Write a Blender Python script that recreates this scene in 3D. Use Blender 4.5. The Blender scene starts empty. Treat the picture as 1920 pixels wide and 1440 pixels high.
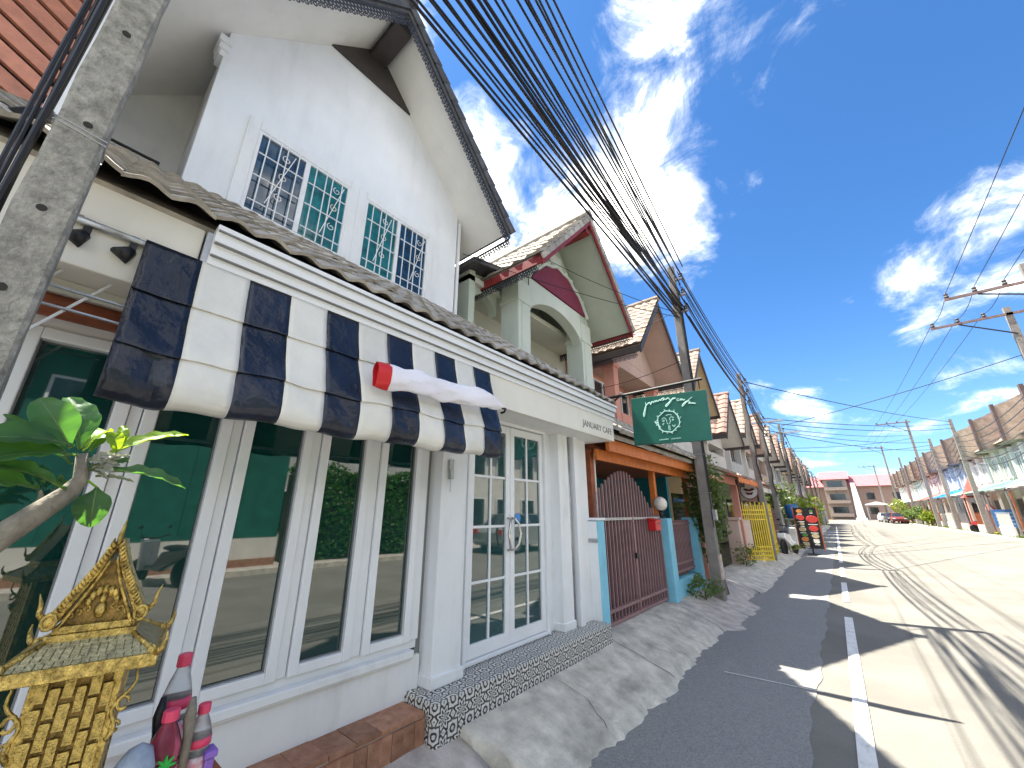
import bpy, math, random
from mathutils import Vector, Matrix, Euler
random.seed(7)
R = math.radians
SC = bpy.context.scene
COL = SC.collection

# ---------------------------------------------------------------- camera
PITCH, YAW, EYE = 18.317, 39.449, 1.55
cam_data = bpy.data.cameras.new('camera')
cam_data.sensor_fit = 'HORIZONTAL'
cam_data.sensor_width = 36.0
cam_data.lens = 36.0 * 728.0 / 1920.0
cam_data.clip_start = 0.02
cam_data.clip_end = 3000
cam = bpy.data.objects.new('camera', cam_data)
COL.objects.link(cam)
cam.location = (0, 0, EYE)
cam.rotation_euler = (R(90 + PITCH), 0, R(YAW))
SC.camera = cam

# ---------------------------------------------------------------- light
SUN_TO = Vector((4.15, 0.95, -9.2)).normalized()          # travel direction of sunlight
SUN_EL = math.asin(-SUN_TO.z)
SUN_AZ = math.atan2(-SUN_TO.x, -SUN_TO.y)                 # clockwise from +Y
sun_data = bpy.data.lights.new('sun', 'SUN')
sun_data.energy = 2.0
sun_data.angle = R(0.53)
sun_data.color = (1.0, 0.955, 0.88)
sun = bpy.data.objects.new('sun', sun_data)
COL.objects.link(sun)
sun.location = (-20, -6, 40)
sun.rotation_euler = SUN_TO.to_track_quat('-Z', 'Y').to_euler()

world = bpy.data.worlds.new('World')
SC.world = world
world.use_nodes = True

SC.view_settings.view_transform = 'Standard'
SC.view_settings.look = 'None'
SC.view_settings.gamma = 1.0
SC.view_settings.use_curve_mapping = False
SC.view_settings.exposure = 3.16
SC.view_settings.use_white_balance = True
SC.view_settings.white_balance_temperature = 6850
SC.view_settings.white_balance_tint = 6
SC.render.engine = 'CYCLES'
SC.cycles.max_bounces = 7
SC.cycles.diffuse_bounces = 4
SC.cycles.glossy_bounces = 4
SC.cycles.transmission_bounces = 5
SC.cycles.transparent_max_bounces = 8
SC.cycles.sample_clamp_indirect = 6.0
SC.cycles.caustics_reflective = False
SC.cycles.caustics_refractive = False
SC.cycles.use_denoising = True


def build_world():
    nt = world.node_tree
    nt.nodes.clear()
    N = nt.nodes.new
    L = nt.links.new
    out = N('ShaderNodeOutputWorld')
    bg = N('ShaderNodeBackground')
    bg.inputs['Strength'].default_value = 0.15
    sky = N('ShaderNodeTexSky')
    sky.sky_type = 'NISHITA'
    sky.sun_disc = False
    sky.sun_elevation = SUN_EL
    sky.sun_rotation = SUN_AZ
    sky.air_density = 1.0
    sky.dust_density = 0.25
    sky.ozone_density = 3.0
    tc = N('ShaderNodeTexCoord')
    sep = N('ShaderNodeSeparateXYZ')
    L(tc.outputs['Generated'], sep.inputs[0])

    def math_(op, a, b=None, c=None, clamp=False):
        m = N('ShaderNodeMath')
        m.operation = op
        m.use_clamp = clamp
        for i, v in enumerate((a, b, c)):
            if v is None:
                continue
            if isinstance(v, (int, float)):
                m.inputs[i].default_value = v
            else:
                L(v, m.inputs[i])
        return m.outputs[0]
    # flat cloud deck: direction projected on a horizontal plane
    h = math_('ADD', math_('MAXIMUM', sep.outputs['Z'], 0.0), 0.22)
    px = math_('DIVIDE', sep.outputs['X'], h)
    py = math_('DIVIDE', sep.outputs['Y'], h)
    comb = N('ShaderNodeCombineXYZ')
    L(px, comb.inputs[0]); L(py, comb.inputs[1])

    def noise(vec, scale, detail, rough, dist=0.0, off=(0, 0, 0), sc=(1, 1, 1)):
        mp = N('ShaderNodeMapping')
        mp.inputs['Location'].default_value = off
        mp.inputs['Scale'].default_value = sc
        L(vec, mp.inputs['Vector'])
        n = N('ShaderNodeTexNoise')
        n.inputs['Scale'].default_value = scale
        n.inputs['Detail'].default_value = detail
        n.inputs['Roughness'].default_value = rough
        n.inputs['Distortion'].default_value = dist
        L(mp.outputs[0], n.inputs['Vector'])
        return n.outputs['Fac']
    fine = noise(comb.outputs[0], 2.6, 9, 0.62, 0.5, (3.1, 1.7, 0))
    wisp = noise(tc.outputs['Generated'], 7.0, 8, 0.68, 0.7, (0.4, 2.2, 1.1))
    base = math_('ADD', math_('MULTIPLY', fine, 0.62), math_('MULTIPLY', wisp, 0.38))
    base = math_('MULTIPLY_ADD', base, 2.1, -0.55)
    # where cloud banks stand in this sky: (direction, angular size, amount)
    banks = CLOUD_BANKS
    tot = None
    for d, size, amt in banks:
        v = Vector(d).normalized()
        dp = N('ShaderNodeVectorMath'); dp.operation = 'DOT_PRODUCT'
        nrm = N('ShaderNodeVectorMath'); nrm.operation = 'NORMALIZE'
        L(tc.outputs['Generated'], nrm.inputs[0])
        L(nrm.outputs[0], dp.inputs[0])
        dp.inputs[1].default_value = v
        mr = N('ShaderNodeMapRange')
        mr.interpolation_type = 'SMOOTHSTEP'
        mr.inputs['From Min'].default_value = math.cos(size)
        mr.inputs['From Max'].default_value = math.cos(size * 0.05)
        mr.inputs['To Min'].default_value = 0
        mr.inputs['To Max'].default_value = amt
        L(dp.outputs['Value'], mr.inputs['Value'])
        tot = mr.outputs[0] if tot is None else math_('MAXIMUM', tot, mr.outputs[0])
    gap = None
    for d, size, amt in CLEAR_GAPS:
        dp = N('ShaderNodeVectorMath'); dp.operation = 'DOT_PRODUCT'
        nrm = N('ShaderNodeVectorMath'); nrm.operation = 'NORMALIZE'
        L(tc.outputs['Generated'], nrm.inputs[0])
        L(nrm.outputs[0], dp.inputs[0])
        dp.inputs[1].default_value = Vector(d).normalized()
        mr = N('ShaderNodeMapRange')
        mr.interpolation_type = 'SMOOTHSTEP'
        mr.inputs['From Min'].default_value = math.cos(size)
        mr.inputs['From Max'].default_value = math.cos(size * 0.5)
        mr.inputs['To Max'].default_value = amt
        L(dp.outputs['Value'], mr.inputs['Value'])
        gap = mr.outputs[0] if gap is None else math_('MAXIMUM', gap, mr.outputs[0])
    dens = math_('SUBTRACT', math_('ADD', base, tot), gap)
    ramp = N('ShaderNodeMapRange')
    ramp.interpolation_type = 'SMOOTHSTEP'
    ramp.inputs['From Min'].default_value = 0.33
    ramp.inputs['From Max'].default_value = 0.80
    L(dens, ramp.inputs['Value'])
    thick = N('ShaderNodeMapRange')
    thick.interpolation_type = 'SMOOTHSTEP'
    thick.inputs['From Min'].default_value = 0.46
    thick.inputs['From Max'].default_value = 0.85
    L(dens, thick.inputs['Value'])
    # keep cloud above the horizon
    hz = N('ShaderNodeMapRange')
    hz.inputs['From Min'].default_value = 0.0
    hz.inputs['From Max'].default_value = 0.04
    L(sep.outputs['Z'], hz.inputs['Value'])
    fac = math_('MULTIPLY', math_('MULTIPLY', ramp.outputs[0], hz.outputs[0]), 0.96, clamp=True)
    ccol = N('ShaderNodeMix'); ccol.data_type = 'RGBA'
    ccol.inputs['A'].default_value = (1.5, 1.56, 1.66, 1)
    ccol.inputs['B'].default_value = (6.2, 6.05, 5.9, 1)
    L(thick.outputs[0], ccol.inputs['Factor'])
    # deepen the blue a little, as a phone camera renders it
    hsv = N('ShaderNodeHueSaturation')
    hsv.inputs['Saturation'].default_value = SKY_SAT
    hsv.inputs['Value'].default_value = SKY_VAL
    L(sky.outputs[0], hsv.inputs['Color'])
    # clear tropical air: the sky pales less towards the horizon
    lo = N('ShaderNodeMapRange'); lo.interpolation_type = 'SMOOTHSTEP'
    lo.inputs['From Min'].default_value = -0.02
    lo.inputs['From Max'].default_value = 0.55
    L(sep.outputs['Z'], lo.inputs['Value'])
    tint = N('ShaderNodeMix'); tint.data_type = 'RGBA'
    tint.inputs['A'].default_value = (0.118, 0.156, 0.215, 1)
    tint.inputs['B'].default_value = (0.078, 0.134, 0.188, 1)
    L(lo.outputs[0], tint.inputs['Factor'])
    mul = N('ShaderNodeMix'); mul.data_type = 'RGBA'; mul.blend_type = 'MULTIPLY'
    mul.inputs['Factor'].default_value = 1.0
    L(hsv.outputs[0], mul.inputs['A']); L(tint.outputs['Result'], mul.inputs['B'])
    mix = N('ShaderNodeMix'); mix.data_type = 'RGBA'
    L(fac, mix.inputs['Factor'])
    L(mul.outputs['Result'], mix.inputs['A'])
    L(ccol.outputs['Result'], mix.inputs['B'])
    L(mix.outputs['Result'], bg.inputs['Color'])
    L(bg.outputs[0], out.inputs['Surface'])


CLEAR_GAPS = [((0.10, 0.80, 0.59), 0.95, 0.46)]
SKY_SAT, SKY_VAL = 1.05, 1.0
CLOUD_BANKS = [
    ((-0.097, 0.535, 0.839), 0.19, 0.33),
    ((-0.176, 0.523, 0.834), 0.14, 0.30),
    ((-0.142, 0.656, 0.741), 0.20, 0.45),
    ((-0.215, 0.707, 0.674), 0.23, 0.51),
    ((-0.205, 0.783, 0.588), 0.19, 0.45),
    ((-0.339, 0.643, 0.687), 0.25, 0.50),
    ((-0.437, 0.532, 0.725), 0.24, 0.46),
    ((-0.549, 0.547, 0.632), 0.27, 0.58),
    ((0.050, 0.649, 0.759), 0.20, 0.38),
    ((-0.039, 0.555, 0.831), 0.16, 0.33),
    ((-0.012, 0.765, 0.644), 0.07, 0.26),
    ((0.281, 0.854, 0.439), 0.13, 0.39),
    ((0.249, 0.893, 0.374), 0.13, 0.41),
    ((0.183, 0.913, 0.365), 0.13, 0.41),
    ((-0.028, 0.981, 0.193), 0.10, 0.45),
    ((-0.076, 0.980, 0.183), 0.07, 0.30),
    ((0.216, 0.956, 0.199), 0.10, 0.39),
    ((-0.018, 0.959, 0.284), 0.04, 0.30),
    ((-0.004, 0.995, 0.101), 0.29, 0.27),
    ((-0.322, 0.434, 0.842), 0.09, 0.30),
]
build_world()

# ================================================================ helpers
BASE = {}


def V(*a):
    return Vector(a)


class MB:
    def __init__(self):
        self.v = []
        self.f = []

    def add(self, vs, fs):
        o = len(self.v)
        self.v += [tuple(p) for p in vs]
        self.f += [tuple(i + o for i in f) for f in fs]
        return self

    def box(self, x0, x1, y0, y1, z0, z1):
        vs = [(x, y, z) for x in (x0, x1) for y in (y0, y1) for z in (z0, z1)]
        return self.add(vs, [(0, 1, 3, 2), (4, 6, 7, 5), (0, 4, 5, 1), (2, 3, 7, 6), (0, 2, 6, 4), (1, 5, 7, 3)])

    def bar(self, p, q, w, h, up=(0, 0, 1)):
        p, q, up = Vector(p), Vector(q), Vector(up)
        d = (q - p).normalized()
        s = d.cross(up)
        if s.length < 1e-4:
            s = d.cross(Vector((1, 0, 0)))
        s.normalize()
        u = s.cross(d).normalized()
        s *= w / 2
        u *= h / 2
        vs = [a + i * s + j * u for a in (p, q) for i, j in ((-1, -1), (1, -1), (1, 1), (-1, 1))]
        return self.add(vs, [(0, 3, 2, 1), (4, 5, 6, 7), (0, 1, 5, 4), (1, 2, 6, 5), (2, 3, 7, 6), (3, 0, 4, 7)])

    def prism(self, poly, ext):
        e = Vector(ext)
        n = len(poly)
        a = [Vector(p) for p in poly]
        vs = a + [p + e for p in a]
        fs = [tuple(range(n - 1, -1, -1)), tuple(range(n, 2 * n))]
        fs += [(i, (i + 1) % n, n + (i + 1) % n, n + i) for i in range(n)]
        return self.add(vs, fs)

    def tube(self, pts, r, n=6, cap=True):
        pts = [Vector(p) for p in pts]
        m = len(pts)
        rs = r if isinstance(r, (list, tuple)) else [r] * m
        vs, fs = [], []
        ref = None
        for i, p in enumerate(pts):
            d = (pts[min(i + 1, m - 1)] - pts[max(i - 1, 0)]).normalized()
            if ref is None:
                ref = d.orthogonal().normalized()
            ref = (ref - d * ref.dot(d))
            if ref.length < 1e-5:
                ref = d.orthogonal()
            ref.normalize()
            b = d.cross(ref)
            for k in range(n):
                a = 2 * math.pi * k / n
                vs.append(p + (ref * math.cos(a) + b * math.sin(a)) * rs[i])
        for i in range(m - 1):
            for k in range(n):
                fs.append((i * n + k, i * n + (k + 1) % n, (i + 1) * n + (k + 1) % n, (i + 1) * n + k))
        if cap:
            fs.append(tuple(range(n - 1, -1, -1)))
            fs.append(tuple((m - 1) * n + k for k in range(n)))
        return self.add(vs, fs)

    def lathe(self, prof, c=(0, 0, 0), n=16, axis='z'):
        vs, fs = [], []
        for r, h in prof:
            for k in range(n):
                a = 2 * math.pi * k / n
                x, y, z = r * math.cos(a), r * math.sin(a), h
                if axis == 'x':
                    x, y, z = z, x, y
                elif axis == 'y':
                    x, y, z = y, z, x
                vs.append((c[0] + x, c[1] + y, c[2] + z))
        m = len(prof)
        for i in range(m - 1):
            for k in range(n):
                fs.append((i * n + k, i * n + (k + 1) % n, (i + 1) * n + (k + 1) % n, (i + 1) * n + k))
        fs.append(tuple(range(n - 1, -1, -1)))
        fs.append(tuple((m - 1) * n + k for k in range(n)))
        return self.add(vs, fs)

    def ball(self, c, rx, ry=None, rz=None, n=12):
        ry = ry or rx
        rz = rz or rx
        m = max(5, n // 2)
        prof = [(math.sin(math.pi * (i + .02) / (m + .04)), -math.cos(math.pi * (i + .02) / (m + .04))) for i in range(m + 1)]
        o = len(self.v)
        self.lathe(prof, (0, 0, 0), n)
        for i in range(o, len(self.v)):
            x, y, z = self.v[i]
            self.v[i] = (c[0] + x * rx, c[1] + y * ry, c[2] + z * rz)
        return self

    def grid(self, fn, nu, nv):
        vs = [fn(i / nu, j / nv) for i in range(nu + 1) for j in range(nv + 1)]
        w = nv + 1
        return self.add(vs, [(i * w + j, (i + 1) * w + j, (i + 1) * w + j + 1, i * w + j + 1) for i in range(nu) for j in range(nv)])

    def mesh(self, name, mat, off=(0, 0, 0), smooth=False):
        me = bpy.data.meshes.new(name)
        ox, oy, oz = off
        me.from_pydata([(x - ox, y - oy, z - oz) for x, y, z in self.v], [], self.f)
        me.materials.append(mat)
        if smooth:
            me.shade_smooth()
        me.update()
        return me

    def build(self, name, mat, parent=None, smooth=False, bevel=0, solid=0, loc=None, sub=0, crease=None):
        off = BASE.get(parent.name, (0, 0, 0)) if parent else (loc or (0, 0, 0))
        me = self.mesh(name, mat, off, smooth)
        if crease:
            me.set_sharp_from_angle(angle=R(crease))
        o = bpy.data.objects.new(name, me)
        COL.objects.link(o)
        if parent:
            o.parent = parent
            BASE[o.name] = off
        else:
            o.location = off
            BASE[o.name] = off
        if solid:
            md = o.modifiers.new('solid', 'SOLIDIFY')
            md.thickness = solid
            md.offset = 0
        if sub:
            md = o.modifiers.new('sub', 'SUBSURF')
            md.levels = md.render_levels = sub
        if bevel:
            md = o.modifiers.new('bevel', 'BEVEL')
            md.width = bevel
            md.segments = 2
            md.limit_method = 'ANGLE'
            md.angle_limit = R(40)
        return o


def tag(o, label=None, cat=None, group=None, kind=None):
    if label:
        o['label'] = label
    if cat:
        o['category'] = cat
    if group:
        o['group'] = group
    if kind:
        o['kind'] = kind
    return o


def thing(name, label, cat, loc=(0, 0, 0), group=None, rz=0, local=False):
    o = bpy.data.objects.new(name, None)
    o.empty_display_size = 0.2
    COL.objects.link(o)
    o.location = loc
    o.rotation_euler = (0, 0, rz)
    BASE[o.name] = (0, 0, 0) if local else tuple(loc)
    return tag(o, label, cat, group)


def inst(name, me, loc, parent, rot=None, scale=None):
    o = bpy.data.objects.new(name, me)
    COL.objects.link(o)
    b = BASE.get(parent.name, (0, 0, 0)) if parent else (0, 0, 0)
    o.location = (loc[0] - b[0], loc[1] - b[1], loc[2] - b[2])
    if rot is not None:
        o.rotation_euler = rot
    if scale is not None:
        o.scale = scale
    if parent:
        o.parent = parent
    return o


def copy_tree(o, parent=None):
    c = o.copy()
    COL.objects.link(c)
    if parent:
        c.parent = parent
    BASE[c.name] = BASE.get(o.name, (0, 0, 0))
    for ch in list(o.children):
        copy_tree(ch, c)
    return c


def sag(p, q, s, n=10):
    p, q = Vector(p), Vector(q)
    return [p.lerp(q, i / n) - Vector((0, 0, s * 4 * (i / n) * (1 - i / n))) for i in range(n + 1)]


# ================================================================ materials
def shade(c, k):
    return tuple(min(1, x * k) for x in c[:3]) + (1,)


MATS = {}


def mat(name, col, rough=0.6, var=0.12, scale=4.0, bump=0.15, bscale=60.0, metal=0.0, spec=0.5, col2=None,
        rnd=0.0, grime=0.0, gcol=(0.09, 0.085, 0.075), gscale=(1.2, 1.2, 0.35), coat=0.0, trans=0.0, ior=1.45, detail=5, sub=0.0, bdist=0.01):
    m = bpy.data.materials.new(name)
    MATS[name] = m
    m.use_nodes = True
    nt = m.node_tree
    nt.nodes.clear()
    N = nt.nodes.new
    L = nt.links.new
    out = N('ShaderNodeOutputMaterial')
    b = N('ShaderNodeBsdfPrincipled')
    L(b.outputs[0], out.inputs['Surface'])
    b.inputs['Roughness'].default_value = rough
    b.inputs['Metallic'].default_value = metal
    b.inputs['Specular IOR Level'].default_value = spec
    b.inputs['IOR'].default_value = ior
    b.inputs['Coat Weight'].default_value = coat
    b.inputs['Transmission Weight'].default_value = trans
    tc = N('ShaderNodeTexCoord')
    vec = tc.outputs['Object']
    oi = None
    if rnd:
        oi = N('ShaderNodeObjectInfo')
        vm = N('ShaderNodeVectorMath'); vm.operation = 'MULTIPLY_ADD'
        cx = N('ShaderNodeCombineXYZ')
        for i in range(3):
            L(oi.outputs['Random'], cx.inputs[i])
        L(cx.outputs[0], vm.inputs[0])
        vm.inputs[1].default_value = (37, 53, 71)
        L(vec, vm.inputs[2])
        vec = vm.outputs[0]
    n1 = N('ShaderNodeTexNoise')
    n1.inputs['Scale'].default_value = scale
    n1.inputs['Detail'].default_value = detail
    n1.inputs['Roughness'].default_value = 0.6
    L(vec, n1.inputs['Vector'])
    mr = N('ShaderNodeMapRange')
    mr.inputs['From Min'].default_value = 0.3
    mr.inputs['From Max'].default_value = 0.7
    L(n1.outputs['Fac'], mr.inputs['Value'])
    mx = N('ShaderNodeMix'); mx.data_type = 'RGBA'
    mx.inputs['A'].default_value = shade(col, 1 - var)
    mx.inputs['B'].default_value = shade(col2, 1) if col2 else shade(col, 1 + var)
    L(mr.outputs[0], mx.inputs['Factor'])
    c = mx.outputs['Result']
    if grime:
        mp = N('ShaderNodeMapping'); mp.inputs['Scale'].default_value = gscale
        L(vec, mp.inputs['Vector'])
        n2 = N('ShaderNodeTexNoise')
        n2.inputs['Scale'].default_value = 2.3
        n2.inputs['Detail'].default_value = 7
        n2.inputs['Roughness'].default_value = 0.65
        L(mp.outputs[0], n2.inputs['Vector'])
        g = N('ShaderNodeMapRange'); g.interpolation_type = 'SMOOTHSTEP'
        g.inputs['From Min'].default_value = 0.48
        g.inputs['From Max'].default_value = 0.78
        g.inputs['To Max'].default_value = grime
        L(n2.outputs['Fac'], g.inputs['Value'])
        gm = N('ShaderNodeMix'); gm.data_type = 'RGBA'
        L(g.outputs[0], gm.inputs['Factor'])
        L(c, gm.inputs['A'])
        gm.inputs['B'].default_value = tuple(gcol) + (1,)
        c = gm.outputs['Result']
    if rnd:
        hv = N('ShaderNodeHueSaturation')
        r2 = N('ShaderNodeMapRange')
        r2.inputs['To Min'].default_value = 1 - rnd
        r2.inputs['To Max'].default_value = 1 + rnd
        L(oi.outputs['Random'], r2.inputs['Value'])
        L(r2.outputs[0], hv.inputs['Value'])
        L(c, hv.inputs['Color'])
        c = hv.outputs[0]
    L(c, b.inputs['Base Color'])
    rr = N('ShaderNodeMapRange')
    rr.inputs['To Min'].default_value = max(0.0, rough - 0.08 * (1 if rough > 0.12 else 0))
    rr.inputs['To Max'].default_value = min(1.0, rough + 0.08 * (1 if rough > 0.12 else 0))
    L(n1.outputs['Fac'], rr.inputs['Value'])
    L(rr.outputs[0], b.inputs['Roughness'])
    if bump:
        n3 = N('ShaderNodeTexNoise')
        n3.inputs['Scale'].default_value = bscale
        n3.inputs['Detail'].default_value = 4
        L(vec, n3.inputs['Vector'])
        bp = N('ShaderNodeBump')
        bp.inputs['Strength'].default_value = bump
        bp.inputs['Distance'].default_value = bdist
        L(n3.outputs['Fac'], bp.inputs['Height'])
        L(bp.outputs[0], b.inputs['Normal'])
    if sub:
        b.inputs['Subsurface Weight'].default_value = sub
        b.inputs['Subsurface Radius'].default_value = (0.01, 0.02, 0.005)
    return m


def leaf_mat(name, col, tcol, rnd=0.3, scale=30):
    m = mat(name, col, 0.42, 0.35, scale, 0.15, 80, rnd=rnd)
    nt = m.node_tree
    b = [n for n in nt.nodes if n.type == 'BSDF_PRINCIPLED'][0]
    out = [n for n in nt.nodes if n.type == 'OUTPUT_MATERIAL'][0]
    t = nt.nodes.new('ShaderNodeBsdfTranslucent')
    t.inputs['Color'].default_value = tuple(tcol) + (1,)
    ms = nt.nodes.new('ShaderNodeMixShader')
    ms.inputs[0].default_value = 0.4
    nt.links.new(b.outputs[0], ms.inputs[1])
    nt.links.new(t.outputs[0], ms.inputs[2])
    nt.links.new(ms.outputs[0], out.inputs['Surface'])
    return m


WHITE = mat('white_paint', (0.80, 0.81, 0.82), 0.5, 0.04, 2.5, 0.06, 30, grime=0.36, gcol=(0.44, 0.43, 0.40), gscale=(2.2, 2.2, .5))
WHITE_WALL = mat('white_render', (0.80, 0.82, 0.85), 0.75, 0.05, 1.3, 0.12, 25, grime=0.24, gcol=(0.52, 0.52, 0.51), gscale=(1.6, 1.6, .3))
GREY_WALL = mat('weathered_render', (0.78, 0.765, 0.735), 0.8, 0.08, 1.6, 0.15, 30, grime=0.4, gcol=(0.3, 0.29, 0.27), gscale=(1, 1, .3))
SOFFIT = mat('soffit_board', (0.80, 0.79, 0.765), 0.8, 0.05, 1.5, 0.05, 20, grime=0.15, gcol=(0.4, 0.39, 0.36))
CREAM = mat('cream_board', (0.74, 0.71, 0.64), 0.55, 0.05, 2, 0.05, 20, grime=0.2, gcol=(0.45, 0.42, 0.35))
FRAME = mat('upvc_frame', (0.80, 0.81, 0.83), 0.32, 0.03, 5, 0.03, 20, grime=0.12, gcol=(0.45, 0.44, 0.42))
GROOVE = mat('frame_joint', (0.22, 0.22, 0.22), 0.6, 0.1)
GLASS = mat('tinted_green_glass', (0.004, 0.036, 0.031), 0.02, 0.25, 1.0, 0.0, spec=0.5, ior=2.1)
GLASS_DOOR = mat('door_glass', (0.016, 0.062, 0.062), 0.03, 0.3, 1.5, 0.0, ior=2.05)
GLASS_UP = mat('upper_window_glass_dark', (0.010, 0.045, 0.085), 0.05, 0.6, 6, 0.0, ior=1.8)
GLASS_TEAL = mat('upper_window_glass_teal', (0.015, 0.16, 0.16), 0.05, 0.5, 5, 0.0, ior=1.8)
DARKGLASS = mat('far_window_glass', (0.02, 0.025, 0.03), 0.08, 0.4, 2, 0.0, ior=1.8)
ROOF_GREY = mat('weathered_roof_tile', (0.36, 0.325, 0.28), 0.85, 0.35, 7, 0.4, 60, rnd=0.25, grime=0.55, gcol=(0.09, 0.085, 0.075), gscale=(2, 2, 2))
ROOF_DARK = mat('dark_roof_tile', (0.075, 0.075, 0.08), 0.8, 0.35, 9, 0.4, 60, rnd=0.3, grime=0.4, gcol=(0.03, 0.03, 0.03), gscale=(2, 2, 2))
ROOF_BROWN = mat('brown_roof_tile', (0.25, 0.195, 0.158), 0.8, 0.35, 5, 0.4, 60, rnd=0.22, grime=0.5, gcol=(0.09, 0.08, 0.07), gscale=(2, 2, 2))
LACE = mat('dark_fretwork', (0.03, 0.032, 0.04), 0.6, 0.3, 20, 0.1)
DARKWOOD = mat('dark_brown_board', (0.06, 0.05, 0.048), 0.6, 0.2, 6, 0.1)
VINYL = mat('navy_black_vinyl', (0.012, 0.016, 0.030), 0.29, 0.4, 3, 0.35, 9, spec=0.55, rnd=0.15, bdist=0.05)
CANVAS = mat('off_white_vinyl', (0.70, 0.68, 0.63), 0.45, 0.06, 5, 0.25, 8, rnd=0.05, grime=0.3, gcol=(0.42, 0.39, 0.33), bdist=0.04)
BLACK_METAL = mat('black_metal', (0.02, 0.02, 0.022), 0.4, 0.3, 12, 0.1, metal=0.3)
GREY_METAL = mat('galvanised_metal', (0.42, 0.43, 0.44), 0.38, 0.2, 15, 0.1, metal=0.8)
CHROME = mat('brushed_steel', (0.62, 0.60, 0.57), 0.22, 0.1, 20, 0.05, metal=1.0)
TERRACOTTA = mat('terracotta_tile', (0.36, 0.15, 0.085), 0.65, 0.35, 14, 0.3, 90, rnd=0.22, col2=(0.46, 0.24, 0.15), grime=0.3, gcol=(0.16, 0.12, 0.1))
MORTAR = mat('mortar', (0.42, 0.38, 0.33), 0.9, 0.2, 20, 0.3, 90)
CONCRETE = mat('forecourt_concrete', (0.52, 0.485, 0.42), 0.88, 0.34, 5.5, 0.7, 60, grime=0.8, gcol=(0.235, 0.22, 0.19), gscale=(2.2, 0.9, 1), detail=12)
CONCRETE2 = mat('old_concrete', (0.45, 0.40, 0.365), 0.9, 0.3, 7, 0.7, 55, grime=0.6, gcol=(0.15, 0.14, 0.13), gscale=(1.5, 1.5, 1), detail=9)
POLE = mat('pole_concrete', (0.31, 0.295, 0.26), 0.9, 0.42, 26, 1.0, 90, grime=0.7, gcol=(0.13, 0.12, 0.105), gscale=(5, 5, 1.6), detail=9)
POLE_FAR = mat('far_pole_concrete', (0.22, 0.20, 0.185), 0.9, 0.2, 5, 0.3, 60)
CABLE = mat('black_cable', (0.012, 0.012, 0.016), 0.5, 0.2, 20, 0.0)
GREEN_SIGN = mat('green_sign_board', (0.004, 0.085, 0.062), 0.35, 0.12, 5, 0.03, 20)
SIGN_INK = mat('mint_lettering', (0.42, 0.68, 0.60), 0.5, 0.05)
INK_GREY = mat('grey_lettering', (0.12, 0.12, 0.12), 0.5, 0.1)
GOLD = mat('old_gold_paint', (0.54, 0.385, 0.12), 0.31, 0.55, 45, 0.6, 130, metal=0.85, grime=0.85, gcol=(0.10, 0.06, 0.018), gscale=(22, 22, 22))
BRONZE = mat('brown_gold_paint', (0.26, 0.16, 0.045), 0.45, 0.5, 45, 0.5, 130, metal=0.5)
GOLD_TILE = mat('tarnished_gold_tile', (0.42, 0.37, 0.22), 0.42, 0.35, 40, 0.3, 90, metal=0.55, rnd=0.1, grime=0.5, gcol=(0.1, 0.09, 0.06), gscale=(14, 14, 14))
SAGE = mat('sage_green_render', (0.50, 0.555, 0.47), 0.75, 0.06, 1.4, 0.1, 25, grime=0.35, gcol=(0.3, 0.32, 0.27), gscale=(1, 1, .3))
SAGE_PALE = mat('pale_sage_trim', (0.60, 0.65, 0.58), 0.7, 0.05, 1.4, 0.08, 25, grime=0.25, gcol=(0.36, 0.38, 0.33))
SAGE_IN = mat('pale_cream_ceiling', (0.62, 0.63, 0.55), 0.8, 0.05, 1.4, 0.05, 25, grime=0.2, gcol=(0.4, 0.4, 0.34))
BURGUNDY = mat('burgundy_panel', (0.19, 0.025, 0.06), 0.65, 0.4, 25, 0.5, 40)
RED_BOARD = mat('red_verge_board', (0.24, 0.028, 0.03), 0.55, 0.3, 8, 0.15, grime=0.4, gcol=(0.08, 0.03, 0.03))
SALMON = mat('salmon_render', (0.62, 0.285, 0.22), 0.75, 0.08, 2, 0.1, 25, grime=0.25, gcol=(0.4, 0.2, 0.16))
PINKISH = mat('dusty_pink_render', (0.53, 0.385, 0.33), 0.8, 0.08, 2, 0.1, 25, grime=0.4, gcol=(0.34, 0.26, 0.22))
ORANGE = mat('orange_timber', (0.62, 0.17, 0.03), 0.5, 0.22, 9, 0.1, grime=0.3, gcol=(0.3, 0.08, 0.02))
RUST_WOOD = mat('reddish_timber', (0.30, 0.085, 0.035), 0.55, 0.3, 10, 0.15)
TEAL_WALL = mat('teal_render', (0.02, 0.23, 0.29), 0.7, 0.1, 2, 0.08)
SKYBLUE = mat('sky_blue_paint', (0.22, 0.56, 0.72), 0.55, 0.08, 6, 0.1, grime=0.3, gcol=(0.15, 0.33, 0.4))
GATE_BAR = mat('maroon_steel', (0.29, 0.17, 0.175), 0.4, 0.2, 14, 0.1, metal=0.15)
GATE_SHEET = mat('maroon_gate_sheet', (0.055, 0.018, 0.026), 0.6, 0.3, 6, 0.1)
RED_PLASTIC = mat('red_plastic', (0.58, 0.02, 0.025), 0.35, 0.1)
YELLOW = mat('yellow_steel', (0.70, 0.52, 0.045), 0.45, 0.15, 9, 0.1, grime=0.2, gcol=(0.35, 0.25, 0.05))
BARK = mat('frangipani_bark', (0.20, 0.165, 0.13), 0.85, 0.35, 22, 0.6, 60, col2=(0.30, 0.27, 0.22))
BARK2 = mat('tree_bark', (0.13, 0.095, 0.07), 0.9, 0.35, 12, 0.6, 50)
LEAF = leaf_mat('frangipani_leaf', (0.05, 0.13, 0.045), (0.13, 0.36, 0.04), 0.3, 14)
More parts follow.
